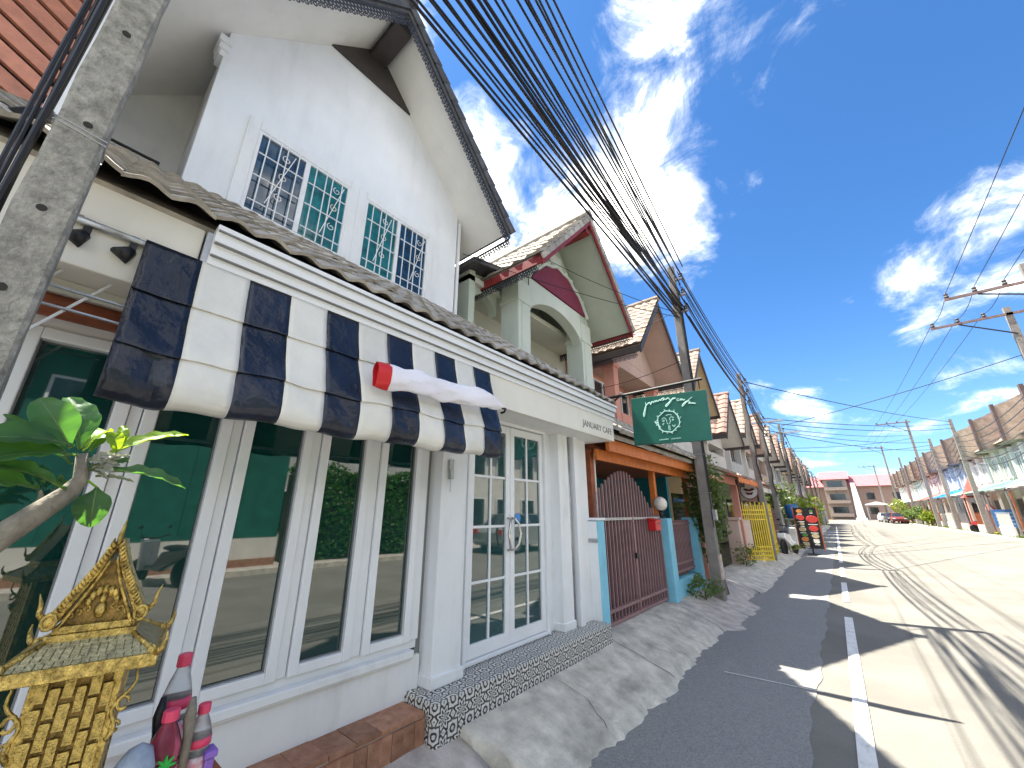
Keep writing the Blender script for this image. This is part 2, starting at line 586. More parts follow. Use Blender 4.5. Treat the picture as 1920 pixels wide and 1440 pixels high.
LEAF_LIT = leaf_mat('sunlit_frangipani_leaf', (0.22, 0.38, 0.03), (0.5, 0.7, 0.03), 0.15, 14)  # lit copy of the leaf: backlit sun brightness put into its colours
LEAF_DRY = leaf_mat('dry_leaf', (0.42, 0.41, 0.35), (0.2, 0.2, 0.12), 0.2, 18)
HEDGE = leaf_mat('hedge_leaf', (0.045, 0.12, 0.02), (0.10, 0.26, 0.02), 0.2, 3)
BUSH = leaf_mat('bush_leaf', (0.095, 0.15, 0.045), (0.2, 0.28, 0.05), 0.2, 3)
BUSH_Y = leaf_mat('yellow_green_leaf', (0.16, 0.22, 0.02), (0.3, 0.36, 0.03), 0.2, 3)
GRASS = leaf_mat('verge_grass', (0.09, 0.14, 0.03), (0.16, 0.24, 0.04), 0.2, 6)
RUBBER = mat('tyre_rubber', (0.018, 0.018, 0.018), 0.8, 0.2, 20, 0.2)
SILVER_PAINT = mat('silver_car_paint', (0.5, 0.51, 0.52), 0.25, 0.03, 3, 0.0, metal=0.5, coat=0.6)
WHITE_CAR = mat('white_car_paint', (0.78, 0.78, 0.78), 0.25, 0.03, 3, 0.0, coat=0.6)
DARK_CAR = mat('dark_car_paint', (0.03, 0.035, 0.04), 0.22, 0.03, 3, 0.0, coat=0.6)
RED_CAR = mat('red_car_paint', (0.4, 0.03, 0.03), 0.25, 0.03, 3, 0.0, coat=0.6)
CLOTH = mat('white_banner_cloth', (0.78, 0.76, 0.83), 0.75, 0.04, 6, 0.3, 12, bdist=0.03)

# ================================================================ ground, road, pavement
def road_material():
    m = bpy.data.materials.new('sun_bleached_road')
    m.use_nodes = True
    nt = m.node_tree
    nt.nodes.clear()
    N = nt.nodes.new
    L = nt.links.new
    out = N('ShaderNodeOutputMaterial')
    b = N('ShaderNodeBsdfPrincipled')
    b.inputs['Roughness'].default_value = 0.95
    b.inputs['Specular IOR Level'].default_value = 0.12
    L(b.outputs[0], out.inputs['Surface'])
    tc = N('ShaderNodeTexCoord')

    def noise(sc, scale, detail, rough=0.6, dist=0.0):
        mp = N('ShaderNodeMapping'); mp.inputs['Scale'].default_value = sc
        L(tc.outputs['Object'], mp.inputs['Vector'])
        n = N('ShaderNodeTexNoise')
        n.inputs['Scale'].default_value = scale
        n.inputs['Detail'].default_value = detail
        n.inputs['Roughness'].default_value = rough
        n.inputs['Distortion'].default_value = dist
        L(mp.outputs[0], n.inputs['Vector'])
        return n.outputs['Fac']

    def rng(v, a, b_, lo=0.0, hi=1.0):
        r = N('ShaderNodeMapRange')
        r.interpolation_type = 'SMOOTHSTEP'
        r.inputs['From Min'].default_value = a
        r.inputs['From Max'].default_value = b_
        r.inputs['To Min'].default_value = lo
        r.inputs['To Max'].default_value = hi
        L(v, r.inputs['Value'])
        return r.outputs[0]

    def mixc(f, a, b_):
        x = N('ShaderNodeMix'); x.data_type = 'RGBA'
        for k, v in (('Factor', f), ('A', a), ('B', b_)):
            if isinstance(v, (tuple, float, int)):
                x.inputs[k].default_value = v
            else:
                L(v, x.inputs[k])
        return x.outputs['Result']
    c = mixc(rng(noise((1, 1, 1), 0.8, 8), 0.3, 0.7), (0.168, 0.159, 0.145, 1), (0.228, 0.217, 0.198, 1))
    c = mixc(rng(noise((1, 1, 1), 60, 3), 0.35, 0.75, 0, 0.55), c, (0.15, 0.138, 0.12, 1))
    # long streaks along the lanes: overhead wire shadows put into the colour
    st = rng(noise((7.5, 0.05, 1), 0.7, 5, 0.55, 0.15), 0.50, 0.66, 0, 1)
    sep = N('ShaderNodeSeparateXYZ')
    L(tc.outputs['Object'], sep.inputs[0])
    lane = rng(sep.outputs['X'], -0.15, 0.25, 0, 1)
    lane2 = rng(sep.outputs['X'], 1.3, 2.6, 1, 0.25)
    ml = N('ShaderNodeMath'); ml.operation = 'MULTIPLY'; L(st, ml.inputs[0]); L(lane, ml.inputs[1])
    ml2 = N('ShaderNodeMath'); ml2.operation = 'MULTIPLY'; L(ml.outputs[0], ml2.inputs[0]); L(lane2, ml2.inputs[1])
    ml3 = N('ShaderNodeMath'); ml3.operation = 'MULTIPLY'; L(ml2.outputs[0], ml3.inputs[0]); ml3.inputs[1].default_value = 0.75
    c = mixc(ml3.outputs[0], c, (0.085, 0.08, 0.075, 1))
    # repair blotches
    c = mixc(rng(noise((0.9, 0.25, 1), 1.1, 6), 0.58, 0.70, 0, 0.55), c, (0.15, 0.138, 0.12, 1))
    L(c, b.inputs['Base Color'])
    bp = N('ShaderNodeBump')
    bp.inputs['Strength'].default_value = 0.4
    bp.inputs['Distance'].default_value = 0.006
    L(noise((1, 1, 1), 130, 3), bp.inputs['Height'])
    L(bp.outputs[0], b.inputs['Normal'])
    return m


ROAD = road_material()
ASPHALT = mat('dark_patch_asphalt', (0.235, 0.232, 0.226), 0.95, 0.32, 75, 0.9, 140, grime=0.45, gcol=(0.30, 0.29, 0.275), gscale=(1.4, .7, 1), detail=9, bdist=0.006)
LINE = mat('worn_white_road_paint', (0.72, 0.71, 0.68), 0.7, 0.1, 6, 0.3, 120, grime=0.75, gcol=(0.30, 0.28, 0.25), gscale=(9, 3, 1), detail=8)
DIRT = mat('dry_ground', (0.22, 0.19, 0.13), 0.95, 0.3, 0.7, 0.5, 12, grime=0.6, gcol=(0.09, 0.12, 0.04), gscale=(.4, .4, 1))

g = MB()
g.box(-700, 700, -400, 1200, -0.6, -0.05)
tag(g.build('ground', DIRT), 'dry earth ground under the street and houses', 'ground', kind='structure')

r = MB()
r.add([(-2.6, -40, 0), (7.3, -40, 0), (7.3, 30, 0), (6.6, 70, 0), (5.2, 160, 0), (-2.6, 160, 0)], [(0, 1, 2, 3, 4, 5)])
tag(r.build('road', ROAD), 'sun-bleached street surface with painted wire shadow streaks', 'road', kind='structure')


def edge_x(y):
    """roadside edge of the dark asphalt strip against the forecourts"""
    j = math.sin(y * 12.9898) * 43758.5453
    return (-1.57 - 0.035 * math.sin(y * 0.9 + 1.2) - 0.025 * math.sin(y * 2.7) - 0.02 * math.sin(y * 7.1 + .4)
            - 0.012 * math.sin(y * 17 + 2) - 0.012 * math.sin(y * 41) - 0.022 * (j - math.floor(j)) - 0.006 * y
            + (0.20 if 6.6 < y < 8.7 else 0) * min(1, (y - 6.6) * 6) * min(1, max(0, 8.7 - y) * 5) - (0.12 if 8.7 < y < 9.9 else 0))


def patch_r(y):
    return -0.52 - 0.02 * math.sin(y * 3.1) - 0.012 * math.sin(y * 11.3) - 0.012 * (y - 3)


s = MB()
ys = [-8 + 0.12 * i for i in range(0, 460)]
vs, fs = [], []
for y in ys:
    vs += [(-2.75, y, 0.006), (patch_r(y), y, 0.006)]
fs = [(2 * i, 2 * i + 1, 2 * i + 3, 2 * i + 2) for i in range(len(ys) - 1)]
s.add(vs, fs)
tag(s.build('asphalt_shoulder', ASPHALT), 'dark rough asphalt strip patched along the forecourts', 'road', kind='structure')

# painted edge line and short stop marks
ln = MB()
for a, b in ((-6, 8.6), (10.0, 12.6), (13.6, 16.0), (17.4, 60)):
    n = max(2, int((b - a) / 1.0))
    for i in range(n):
        y0, y1 = a + (b - a) * i / n, a + (b - a) * (i + 1) / n
        x0, x1 = -0.195 - 0.021 * y0, -0.195 - 0.021 * y1
        ln.add([(x0, y0, 0.011), (x0 + 0.1, y0, 0.011), (x1 + 0.1, y1, 0.011), (x1, y1, 0.011)], [(0, 1, 2, 3)])
tag(ln.build('edge_line', LINE), 'worn white painted line along the road edge', 'road marking', kind='structure')
ln = MB()
for x0, y0, x1, y1, w in ((-1.30, 4.98, -0.5, 5.02, .018),):
    ln.add([(x0, y0, 0.0115), (x1, y1, 0.0115), (x1, y1 + w, 0.0115), (x0, y0 + w, 0.0115)], [(0, 1, 2, 3)])
tag(ln.build('joint_line', LINE), 'thin pale joint line across the asphalt strip', 'road marking', kind='structure')


def ramp_z(x):
    t = max(0, min(1, (-1.52 - x) / 0.78))
    return 0.012 + 0.262 * (t ** 0.92)


def forecourt(name, y0, y1, lab, m, drop=0.0, near_break=False):
    nb = MB()
    nx = 14
    ny = max(4, int((y1 - y0) / 0.06))
    vs = []
    for j in range(ny + 1):
        y = y0 + (y1 - y0) * j / ny
        for i in range(nx + 1):
            t = i / nx
            xe = edge_x(y)
            x = xe + (-2.75 - xe) * t
            yy = y
            if near_break:
                w = max(0, 1 - (y - y0) / 0.5)
                yy = y + w * (0.05 * math.sin(t * 9 + 1) + 0.035 * math.sin(t * 23) + 0.16 * (1 - t) ** 2 - 0.03)
            z = ramp_z(x) - drop
            if i == 0:
                z = 0.004
            z += 0.0025 * math.sin(x * 9 + y * 5) + 0.002 * math.sin(y * 13 - x * 4)
            vs.append((x, yy, max(z, 0.008 if i else 0.0)))
    w = nx + 1
    fs = [(j * w + i, j * w + i + 1, (j + 1) * w + i + 1, (j + 1) * w + i) for j in range(ny) for i in range(nx)]
    # near and far vertical skirts
    o = len(vs)
    for jj in (0, ny):
        for i in range(nx + 1):
            x, y, z = vs[jj * w + i]
            vs.append((x + 0.0, y + (0.06 * math.sin(i * 2.1) * (1 if jj == 0 and near_break else 0)), -0.03))
    for i in range(nx):
        fs.append((i, o + i, o + i + 1, i + 1))
        k = o + nx + 1
        fs.append((ny * w + i, ny * w + i + 1, k + i + 1, k + i))
    nb.add(vs, fs)
    return tag(nb.build(name, m, smooth=True), lab, 'pavement', kind='structure')


forecourt('pavement_near', -4.5, 2.16, 'lower worn concrete apron in front of the brick step', CONCRETE2, drop=0.045)
forecourt('pavement_ramp', 2.2, 6.55, 'pale concrete ramp with a broken near edge before the cafe door', CONCRETE, near_break=True)
forecourt('pavement_middle', 6.56, 9.9, 'stained concrete apron around the utility pole', CONCRETE2, drop=0.03)
forecourt('pavement_far', 9.95, 60, 'concrete aprons continuing before the far houses', CONCRETE, drop=0.06)

# right side kerb and verge
k = MB()
for a, b in (((7.3, -40), (7.3, 30)), ((7.3, 30), (6.6, 70)), ((6.6, 70), (5.2, 160))):
    k.add([(a[0], a[1], 0.0), (b[0], b[1], 0.0), (b[0], b[1], .13), (a[0], a[1], .13), (a[0] + .18, a[1], .135), (b[0] + .18, b[1], .135), (a[0] + .18, a[1], 0), (b[0] + .18, b[1], 0)],
          [(0, 1, 2, 3), (3, 2, 5, 4), (4, 5, 7, 6)])
tag(k.build('kerb', CONCRETE), 'low concrete kerb along the far side of the road', 'kerb', kind='structure')
pv = MB()
pv.add([(7.47, -40, .1), (10.5, -40, .1), (10.5, 160, .1), (5.3, 160, .1), (6.75, 70, .1), (7.47, 30, .1)], [(0, 1, 2, 3, 4, 5)])
tag(pv.build('pavement_right', CONCRETE2), 'concrete pavement in front of the right-hand houses', 'pavement', kind='structure')
gr = MB()
rg = random.Random(3)
for i in range(5200):
    y = rg.uniform(24, 100)
    xk = 7.3 if y < 30 else (7.3 - (y - 30) * 0.0175 if y < 70 else 6.6 - (y - 70) * 0.0155)
    x = xk + 0.3 + abs(rg.gauss(0, 0.5))
    hh = rg.uniform(.05, .22)
    a = rg.uniform(0, 6.28)
    w = .02
    lx, ly = rg.gauss(0, .05), rg.gauss(0, .05)
    gr.add([(x - w * math.cos(a), y - w * math.sin(a), .1), (x + w * math.cos(a), y + w * math.sin(a), .1), (x + lx, y + ly, .1 + hh)], [(0, 1, 2)])
tag(gr.build('grass', GRASS), 'tufts of grass growing along the right-hand kerb', 'grass', kind='stuff')

# cracks in the concrete and tar seams in the asphalt
CRACK = mat('crack', (0.07, 0.065, 0.06), 0.95, 0.2)


def crack(name, pts, w, zf, lab, m=None):
    m_ = MB()
    rc_ = random.Random(len(pts) * 7 + int(pts[0][1] * 100))
    P_ = []
    for (x0, y0), (x1, y1) in zip(pts[:-1], pts[1:]):
        n = max(3, int(math.hypot(x1 - x0, y1 - y0) / .05))
        for i in range(n):
            t = i / n
            P_.append((x0 + (x1 - x0) * t + rc_.gauss(0, .006), y0 + (y1 - y0) * t + rc_.gauss(0, .006)))
    vs, fs = [], []
    for i, (x, y) in enumerate(P_):
        a, b = P_[max(0, i - 1)], P_[min(len(P_) - 1, i + 1)]
        dx, dy = b[0] - a[0], b[1] - a[1]
        l = math.hypot(dx, dy) or 1
        ww = w * rc_.uniform(.4, 1.3)
        for s_ in (-1, 1):
            xx, yy = x - dy / l * ww * s_, y + dx / l * ww * s_
            vs.append((xx, yy, zf(xx) + .0062))
    fs = [(2 * i, 2 * i + 1, 2 * i + 3, 2 * i + 2) for i in range(len(P_) - 1)]
    m_.add(vs, fs)
    return tag(m_.build(name, m or CRACK), lab, 'crack', kind='structure')


crack('pavement_crack', [(-1.66, 3.1), (-1.9, 3.25), (-2.18, 3.2)], .0026, ramp_z, 'fine crack across the concrete ramp before the door')
crack('pavement_joint', [(-1.60, 4.42), (-2.3, 4.40)], .004, ramp_z, 'joint across the concrete ramp at the blue gatepost')
crack('pavement_crack', [(-1.62, 5.6), (-1.85, 5.5), (-2.0, 5.75), (-2.3, 5.7)], .0024, ramp_z, 'fine crack in the ramp before the maroon gate')

# ================================================================ the cafe
def text_mesh(txt, size, m, mtx, ext=0.002):
    cu = bpy.data.curves.new('lettering', 'FONT')
    cu.body = txt
    cu.size = size
    cu.extrude = ext
    cu.resolution_u = 3
    ob = bpy.data.objects.new('lettering_source', cu)
    COL.objects.link(ob)
    dg = bpy.context.evaluated_depsgraph_get()
    me = bpy.data.meshes.new_from_object(ob.evaluated_get(dg))
    bpy.data.objects.remove(ob)
    me.transform(mtx)
    me.materials.clear()
    me.materials.append(m)
    return me


def wave_tile_mesh(name, m, w=0.33, l=0.36, waves=2, amp=0.028, th=0.018, seg=12):
    mb = MB()
    vs = []
    for j, (yy, lift) in enumerate(((0, 0.0), (l, 0.0))):
        for i in range(seg + 1):
            t = i / seg
            x = t * w
            z = amp * (0.5 - 0.5 * math.cos(2 * math.pi * waves * t)) ** 0.8
            vs.append((yy, x, z + (th if j == 0 else 0)))
    n = seg + 1
    top = list(vs)
    bot = [(a, b, c - th) for a, b, c in vs]
    allv = top + bot
    fs = []
    for i in range(seg):
        fs.append((i, i + 1, n + i + 1, n + i))
        fs.append((2 * n + i, 3 * n + i, 3 * n + i + 1, 2 * n + i + 1))
        fs.append((i, 2 * n + i, 2 * n + i + 1, i + 1))
    fs.append((0, n, 3 * n, 2 * n)); fs.append((seg, 2 * n + seg, 3 * n + seg, n + seg))
    mb.add(allv, fs)
    return mb.mesh(name, m, smooth=False)


TILE_GREY = wave_tile_mesh('roof_tile', ROOF_GREY)
TILE_BROWN = wave_tile_mesh('roof_tile', ROOF_BROWN, w=0.28, l=0.36, waves=1, seg=6)


def lean_to_tiles(parent, mesh, x0, z0, slope, y0, y1, w, rows, expo=0.31, jit=0.004, rs=None):
    """tiles on a roof that rises from its eave (x0, z0) towards -X; the local tile x axis points up the slope"""
    rs = rs or random.Random(5)
    a = math.atan(slope)
    n = int(round((y1 - y0) / w))
    for r_ in range(rows):
        for c_ in range(n):
            d = r_ * expo
            x, z = x0 - d * math.cos(a), z0 + d * math.sin(a)
            o = inst('roof_tile', mesh, (x + rs.uniform(-jit, jit) * 2, y0 + c_ * (y1 - y0) / n, z + rs.uniform(-jit, jit)), parent)
            # tile local x -> up the slope (-X, +Z); local y -> +Y reversed handled by mirror-free basis
            ex = Vector((-math.cos(a), 0, math.sin(a)))
            ey = Vector((0, 1, 0))
            ez = ex.cross(ey)
            if ez.z < 0:
                ez = -ez
                ey = ez.cross(ex)
                o.location.y += (y1 - y0) / n
            mtx = Matrix((ex, ey, ez)).transposed()
            e = mtx.to_euler()
            o.rotation_euler = (e.x, e.y, e.z + rs.uniform(-.012, .012))


def lace(mb, p, q, drop=0.16, rr=0.034, nrm=(1, 0, 0)):
    p, q = Vector(p), Vector(q)
    d = (q - p)
    ln_ = d.length
    d.normalize()
    nrm = Vector(nrm)
    u = Vector((0, 0, -1)) - d * Vector((0, 0, -1)).dot(d)
    u.normalize()
    k = max(2, int(ln_ / (rr * 1.9)))
    for row in range(3):
        for i in range(k + (row % 2)):
            c = p + d * (ln_ * (i + (0 if row % 2 else 0.5)) / k) + u * (0.02 + rr * (1 + 1.6 * row))
            rad = rr * (1.0 if row < 2 else (0.95 if i % 2 else 0.6))
            m_ = 8
            vs, fs = [], []
            for a in range(m_):
                an = 2 * math.pi * a / m_
                w = d * math.cos(an) + u * math.sin(an)
                for s_ in (-1, 1):
                    vs += [c + w * rad + nrm * .004 * s_, c + w * rad * .55 + nrm * .004 * s_]
            for a in range(m_):
                b = (a + 1) % m_
                fs += [(4 * a, 4 * b, 4 * b + 1, 4 * a + 1), (4 * a + 2, 4 * a + 3, 4 * b + 3, 4 * b + 2), (4 * a, 4 * a + 2, 4 * b + 2, 4 * b), (4 * a + 1, 4 * b + 1, 4 * b + 3, 4 * a + 3)]
            mb.add(vs, fs)
    mb.bar(p + u * 0.01, q + u * 0.01, 0.02, 0.03, u)


def verge_tile_mesh(m, l=0.34, w=0.24, th=0.05):
    mb = MB()
    pts = []
    for y, z0 in ((0, 0.0), (l, 0.045)):
        pts += [(-w / 2, y, z0), (w / 2, y, z0), (w / 2, y, z0 + th), (-w / 2, y, z0 + th)]
    mb.add(pts, [(0, 1, 2, 3), (4, 7, 6, 5), (0, 4, 5, 1), (1, 5, 6, 2), (2, 6, 7, 3), (3, 7, 4, 0)])
    mb.box(w / 2 - .03, w / 2, 0.02, l, -0.09, 0.02)
    return mb.mesh('verge_tile', m)


def verge_tiles(parent, mesh, X, yc, zap, slope, half, step=0.29, sides=(-1, 1)):
    a = math.atan(slope)
    n = int(half / math.cos(a) / step) + 1
    for s_ in sides:
        for i in range(n):
            d = i * step
            y, z = yc + s_ * d * math.cos(a), zap - d * math.sin(a)
            ey = Vector((0, s_ * math.cos(a), -math.sin(a)))
            ex = Vector((s_, 0, 0)) if s_ > 0 else Vector((-1, 0, 0))
            ez = ex.cross(ey)
            mtx = Matrix((ex, ey, ez)).transposed()
            # keep the drip lip outwards (+X): mirror side uses a mesh turned round
            inst('verge_tile', mesh if s_ > 0 else MIRROR[mesh.name], (X - 0.1, y, z), parent, mtx.to_euler())


MIRROR = {}


def make_verge(m):
    a = verge_tile_mesh(m)
    b = a.copy()
    for v in b.vertices:
        v.co.x = -v.co.x
    b.flip_normals()
    MIRROR[a.name] = b
    return a


VERGE_DARK = make_verge(ROOF_DARK)
VERGE_GREY = make_verge(ROOF_GREY)

cafe = thing('cafe_building', 'white gabled cafe with striped awning, glazed front and grilled upper windows', 'building', (-2.5, 2.1, 0.3))

# --- lower wall below the windows with mouldings
w = MB(); w.box(-2.66, -2.5, -0.75, 2.03, 0.12, 0.62)
w.build('wall_under_windows', WHITE, cafe, bevel=.006)
w = MB(); w.box(-2.6, -2.462, -0.75, 1.95, 0.62, 0.665); w.box(-2.6, -2.48, -0.75, 1.95, 0.602, 0.6205)
w.build('window_sill', WHITE, cafe, bevel=.006)
w = MB(); w.box(-2.62, -2.52, -0.75, 2.0, 0.66, 0.715)
w.build('window_bottom_rail', FRAME, cafe, bevel=.004)
w = MB(); w.box(-2.62, -2.5, -0.75, 2.05, 2.30, 2.42)
w.build('window_header', FRAME, cafe, bevel=.004)
# --- casement windows
PANES = [(-0.56, -0.29), (-0.11, 0.17), (0.325, 0.585), (0.745, 1.02), (1.185, 1.435), (1.615, 1.865)]
for a, b in PANES:
    z0, z1 = 0.765, 2.25
    win = MB()
    e = 0.052
    win.box(-2.56, -2.478, a - e, a, z0 - e, z1 + e); win.box(-2.56, -2.478, b, b + e, z0 - e, z1 + e)
    win.box(-2.56, -2.479, a, b, z0 - e, z0); win.box(-2.56, -2.479, a, b, z1, z1 + e)
    win = win.build('casement', FRAME, cafe, bevel=.005)
    p = MB(); p.box(-2.53, -2.518, a - .004, b + .004, z0 - .004, z1 + .004)
    p.build('pane', GLASS, win)
    p = MB(); p.box(-2.518, -2.505, a - .0015, a + .006, z0, z1); p.box(-2.518, -2.505, b - .006, b + .0015, z0, z1)
    p.box(-2.518, -2.504, a + .006, b - .006, z0 - .0015, z0 + .006)
    p.build('glazing_gasket', GROOVE, win)
for a, b in zip(PANES[:-1], PANES[1:]):
    m_ = MB()
    y0, y1 = a[1] + .056, b[0] - .056
    m_.box(-2.6, -2.498, y0, y1, 0.716, 2.30)
    mo = m_.build('mullion', FRAME, cafe, bevel=.004)
    gv = MB(); gv.box(-2.6, -2.52, y0 - .005, y0 - .0005, 0.72, 2.29); gv.box(-2.6, -2.52, y1 + .0005, y1 + .005, 0.72, 2.29)
    gv.build('joint', GROOVE, mo)
m_ = MB(); m_.box(-2.6, -2.5, 1.925, 2.0, 0.716, 2.30)
m_.build('mullion', FRAME, cafe, bevel=.004)
m_ = MB(); m_.box(-2.6, -2.5, -0.75, -0.625, 0.716, 2.30)
m_.build('mullion', FRAME, cafe, bevel=.004)

# --- pilasters
p = MB(); p.box(-2.62, -2.385, 2.045, 2.315, 0.424, 2.44); p.box(-2.62, -2.365, 2.03, 2.33, 0.424, 0.50)
pil = p.build('pilaster', WHITE, cafe, bevel=.008)
p = MB(); p.box(-2.62, -2.53, 2.0, 2.05, 0.424, 2.44)
p.build('shadow_gap', GROOVE, cafe)
p = MB(); p.box(-2.384, -2.36, 2.10, 2.14, 1.86, 1.95); p.box(-2.384, -2.35, 2.105, 2.135, 1.80, 1.87)
p.tube([(-2.37, 2.12, 1.80), (-2.365, 2.115, 1.70)], .004, 5)
p.build('wall_socket', GREY_METAL, pil, bevel=.003)
p = MB(); p.box(-2.62, -2.5, 2.315, 2.40, 0.44, 2.44)
p.build('wall_beside_door', WHITE, cafe)
p = MB(); p.box(-2.62, -2.52, 3.60, 3.74, 0.424, 2.44)
p.build('wall_beside_door', WHITE, cafe)
p = MB(); p.box(-2.62, -2.40, 3.74, 3.94, 0.424, 2.44); p.box(-2.62, -2.385, 3.73, 3.95, 0.424, 0.5)
p.build('pilaster', WHITE, cafe, bevel=.008)
p = MB(); p.box(-2.62, -2.47, 3.94, 4.02, 0.424, 2.44)
p.build('shadow_gap', GROOVE, cafe)
p = MB(); p.box(-2.62, -2.36, 4.02, 4.10, 0.424, 2.44)
p.build('pilaster', FRAME, cafe, bevel=.006)
p = MB(); p.tube([(-2.43, 3.98, 0.42), (-2.43, 3.98, 2.42)], .022, 8)
p.build('down_pipe', GREY_METAL, cafe, smooth=True)
p = MB(); p.box(-2.62, -2.42, 4.10, 4.40, 0.3, 2.44)
p.build('side_wall', WHITE, cafe, bevel=.006)

# --- double door
d0, d1, dz0, dz1 = 2.405, 3.595, 0.43, 2.36
fr = MB()
fr.box(-2.58, -2.46, d0, d0 + .035, dz0, dz1 + .07); fr.box(-2.58, -2.46, d1 - .035, d1, dz0, dz1 + .07)
fr.box(-2.58, -2.459, d0 + .035, d1 - .035, dz1 + .02, dz1 + .07); fr.box(-2.6, -2.47, d0 + .035, d1 - .035, dz0, dz0 + .03)
fr.build('door_frame', FRAME, cafe, bevel=.005)
ym = (d0 + d1) / 2
for side, (a, b) in enumerate(((d0 + .04, ym - .003), (ym + .003, d1 - .04))):
    st = .062
    z0, z1 = dz0 + .035, dz1 + .012
    lf = MB()
    lf.box(-2.545, -2.49, a, a + st, z0, z1); lf.box(-2.545, -2.49, b - st, b, z0, z1)
    lf.box(-2.545, -2.4905, a + st, b - st, z0, z0 + .10); lf.box(-2.545, -2.4905, a + st, b - st, z1 - .075, z1)
    lf = lf.build('door', FRAME, cafe, bevel=.004)
    gy0, gy1, gz0, gz1 = a + st, b - st, z0 + .10, z1 - .075
    rows, cols = 4, 2
    bars = MB()
    for k_ in range(1, cols):
        y = gy0 + (gy1 - gy0) * (0.5 if side else 0.52)
        bars.box(-2.52, -2.497, y - .011, y + .011, gz0, gz1)
    bb = bars.build('glazing_bar', FRAME, lf, bevel=.003)
    for k_ in range(1, rows):
        z = gz0 + (gz1 - gz0) * k_ / rows
        bars = MB(); bars.box(-2.519, -2.4985, gy0, gy1, z - .011, z + .011)
        bars.build('glazing_bar', FRAME, lf, bevel=.003)
    for i in range(rows):
        for j in range(cols):
            pn = MB()
            pn.box(-2.517, -2.51, gy0 + (gy1 - gy0) * j / cols, gy0 + (gy1 - gy0) * (j + 1) / cols, gz0 + (gz1 - gz0) * i / rows, gz0 + (gz1 - gz0) * (i + 1) / rows)
            pn.build('pane', GLASS_DOOR, lf)
    hy = b - .03 if side == 0 else a + .03
    s_ = -1 if side == 0 else 1
    hd = MB()
    hd.tube([(-2.49, hy, 1.22), (-2.455, hy, 1.225), (-2.435, hy + s_ * .03, 1.27), (-2.43, hy + s_ * .055, 1.36), (-2.435, hy + s_ * .03, 1.45), (-2.455, hy, 1.495), (-2.49, hy, 1.50)], .011, 8)
    hd.build('handle', CHROME, lf, smooth=True)
    if side == 1:
        sk = MB(); sk.lathe([(.045, 0), (.045, .002)], (-2.509, a + st + .07, 1.50), 18, 'x')
        sk.build('sticker', mat('blue_sticker', (0.05, 0.25, 0.62), 0.4, 0.35, 40), lf)

# --- fascia, cornice, soffit
f = MB(); f.box(-2.16, -2.1, 0.30, 4.585, 2.40, 2.665)
fas = f.build('fascia_board', CREAM, cafe, bevel=.004)
f = MB()
prof = [(-2.16, 2.66), (-2.085, 2.66), (-2.085, 2.70), (-2.068, 2.705), (-2.068, 2.755), (-2.045, 2.765), (-2.045, 2.815), (-2.03, 2.825), (-2.03, 2.85), (-2.16, 2.85)]
f.prism([(x, 0.285, z) for x, z in prof], (0, 4.31, 0))
f.build('cornice', FRAME, cafe, bevel=.003)
f = MB()
for z in (2.702, 2.76, 2.82):
    f.box(-2.09, {2.702: -2.0665, 2.76: -2.0435, 2.82: -2.0285}[z], .29, 4.59, z - .003, z + .003)
f.build('cornice_joint', GROOVE, cafe)
f = MB(); f.box(-2.6, -2.16, 0.30, 4.56, 2.405, 2.44)
f.build('soffit', SOFFIT, cafe)
f = MB(); f.box(-2.55, -2.125, -0.75, 0.258, 2.46, 2.865); f.box(-2.6, -2.30, -0.75, .258, 2.40, 2.46)
f.build('beam', CREAM, cafe, bevel=.006)
f = MB(); f.box(-2.7, -2.3, 0.298, 4.5, 2.445, 2.84)
f.build('beam_core', WHITE, cafe)
f = MB(); f.box(-2.2, -2.098, 0.262, 0.296, 2.42, 2.83)
f.build('fascia_end_cap', GREY_METAL, cafe, bevel=.003)
mt = Matrix.Translation((-2.0995 + 2.5, 3.80 - 2.1, 2.475 - 0.3)) @ Matrix(((0, 0, 1, 0), (1, 0, 0, 0), (0, 1, 0, 0), (0, 0, 0, 1)))
txt = bpy.data.objects.new('lettering', text_mesh('JANUARY CAFE', 0.105, INK_GREY, mt))
COL.objects.link(txt); txt.parent = fas

# --- lower tiled roof, each tile
lr = MB()
lr.prism([(-2.11, -0.72, 2.855), (-4.72, -0.72, 2.855 + 2.61 * .75), (-4.72, -0.72, 2.78 + 2.61 * .75), (-2.16, -0.72, 2.80)], (0, 5.3, 0))
lr = lr.build('lower_roof', ROOF_GREY, cafe)
lean_to_tiles(lr, TILE_GREY, -2.035, 2.868, 0.75, -0.72, 4.56, 0.33, 10)

# --- upper wall with gable
UW = -4.7
YC, ZA, SL = 2.07, 9.14, 1.085
ub = MB()
yl, yr = 0.26, 4.06
pts = [(UW, yl, 4.4), (UW, yr, 4.4), (UW, yr, ZA - (yr - YC) * SL), (UW, YC, ZA), (UW, yl, ZA - (YC - yl) * SL)]
ub.prism(pts, (-0.2, 0, 0))
upper = ub.build('upper_wall', WHITE_WALL, cafe)
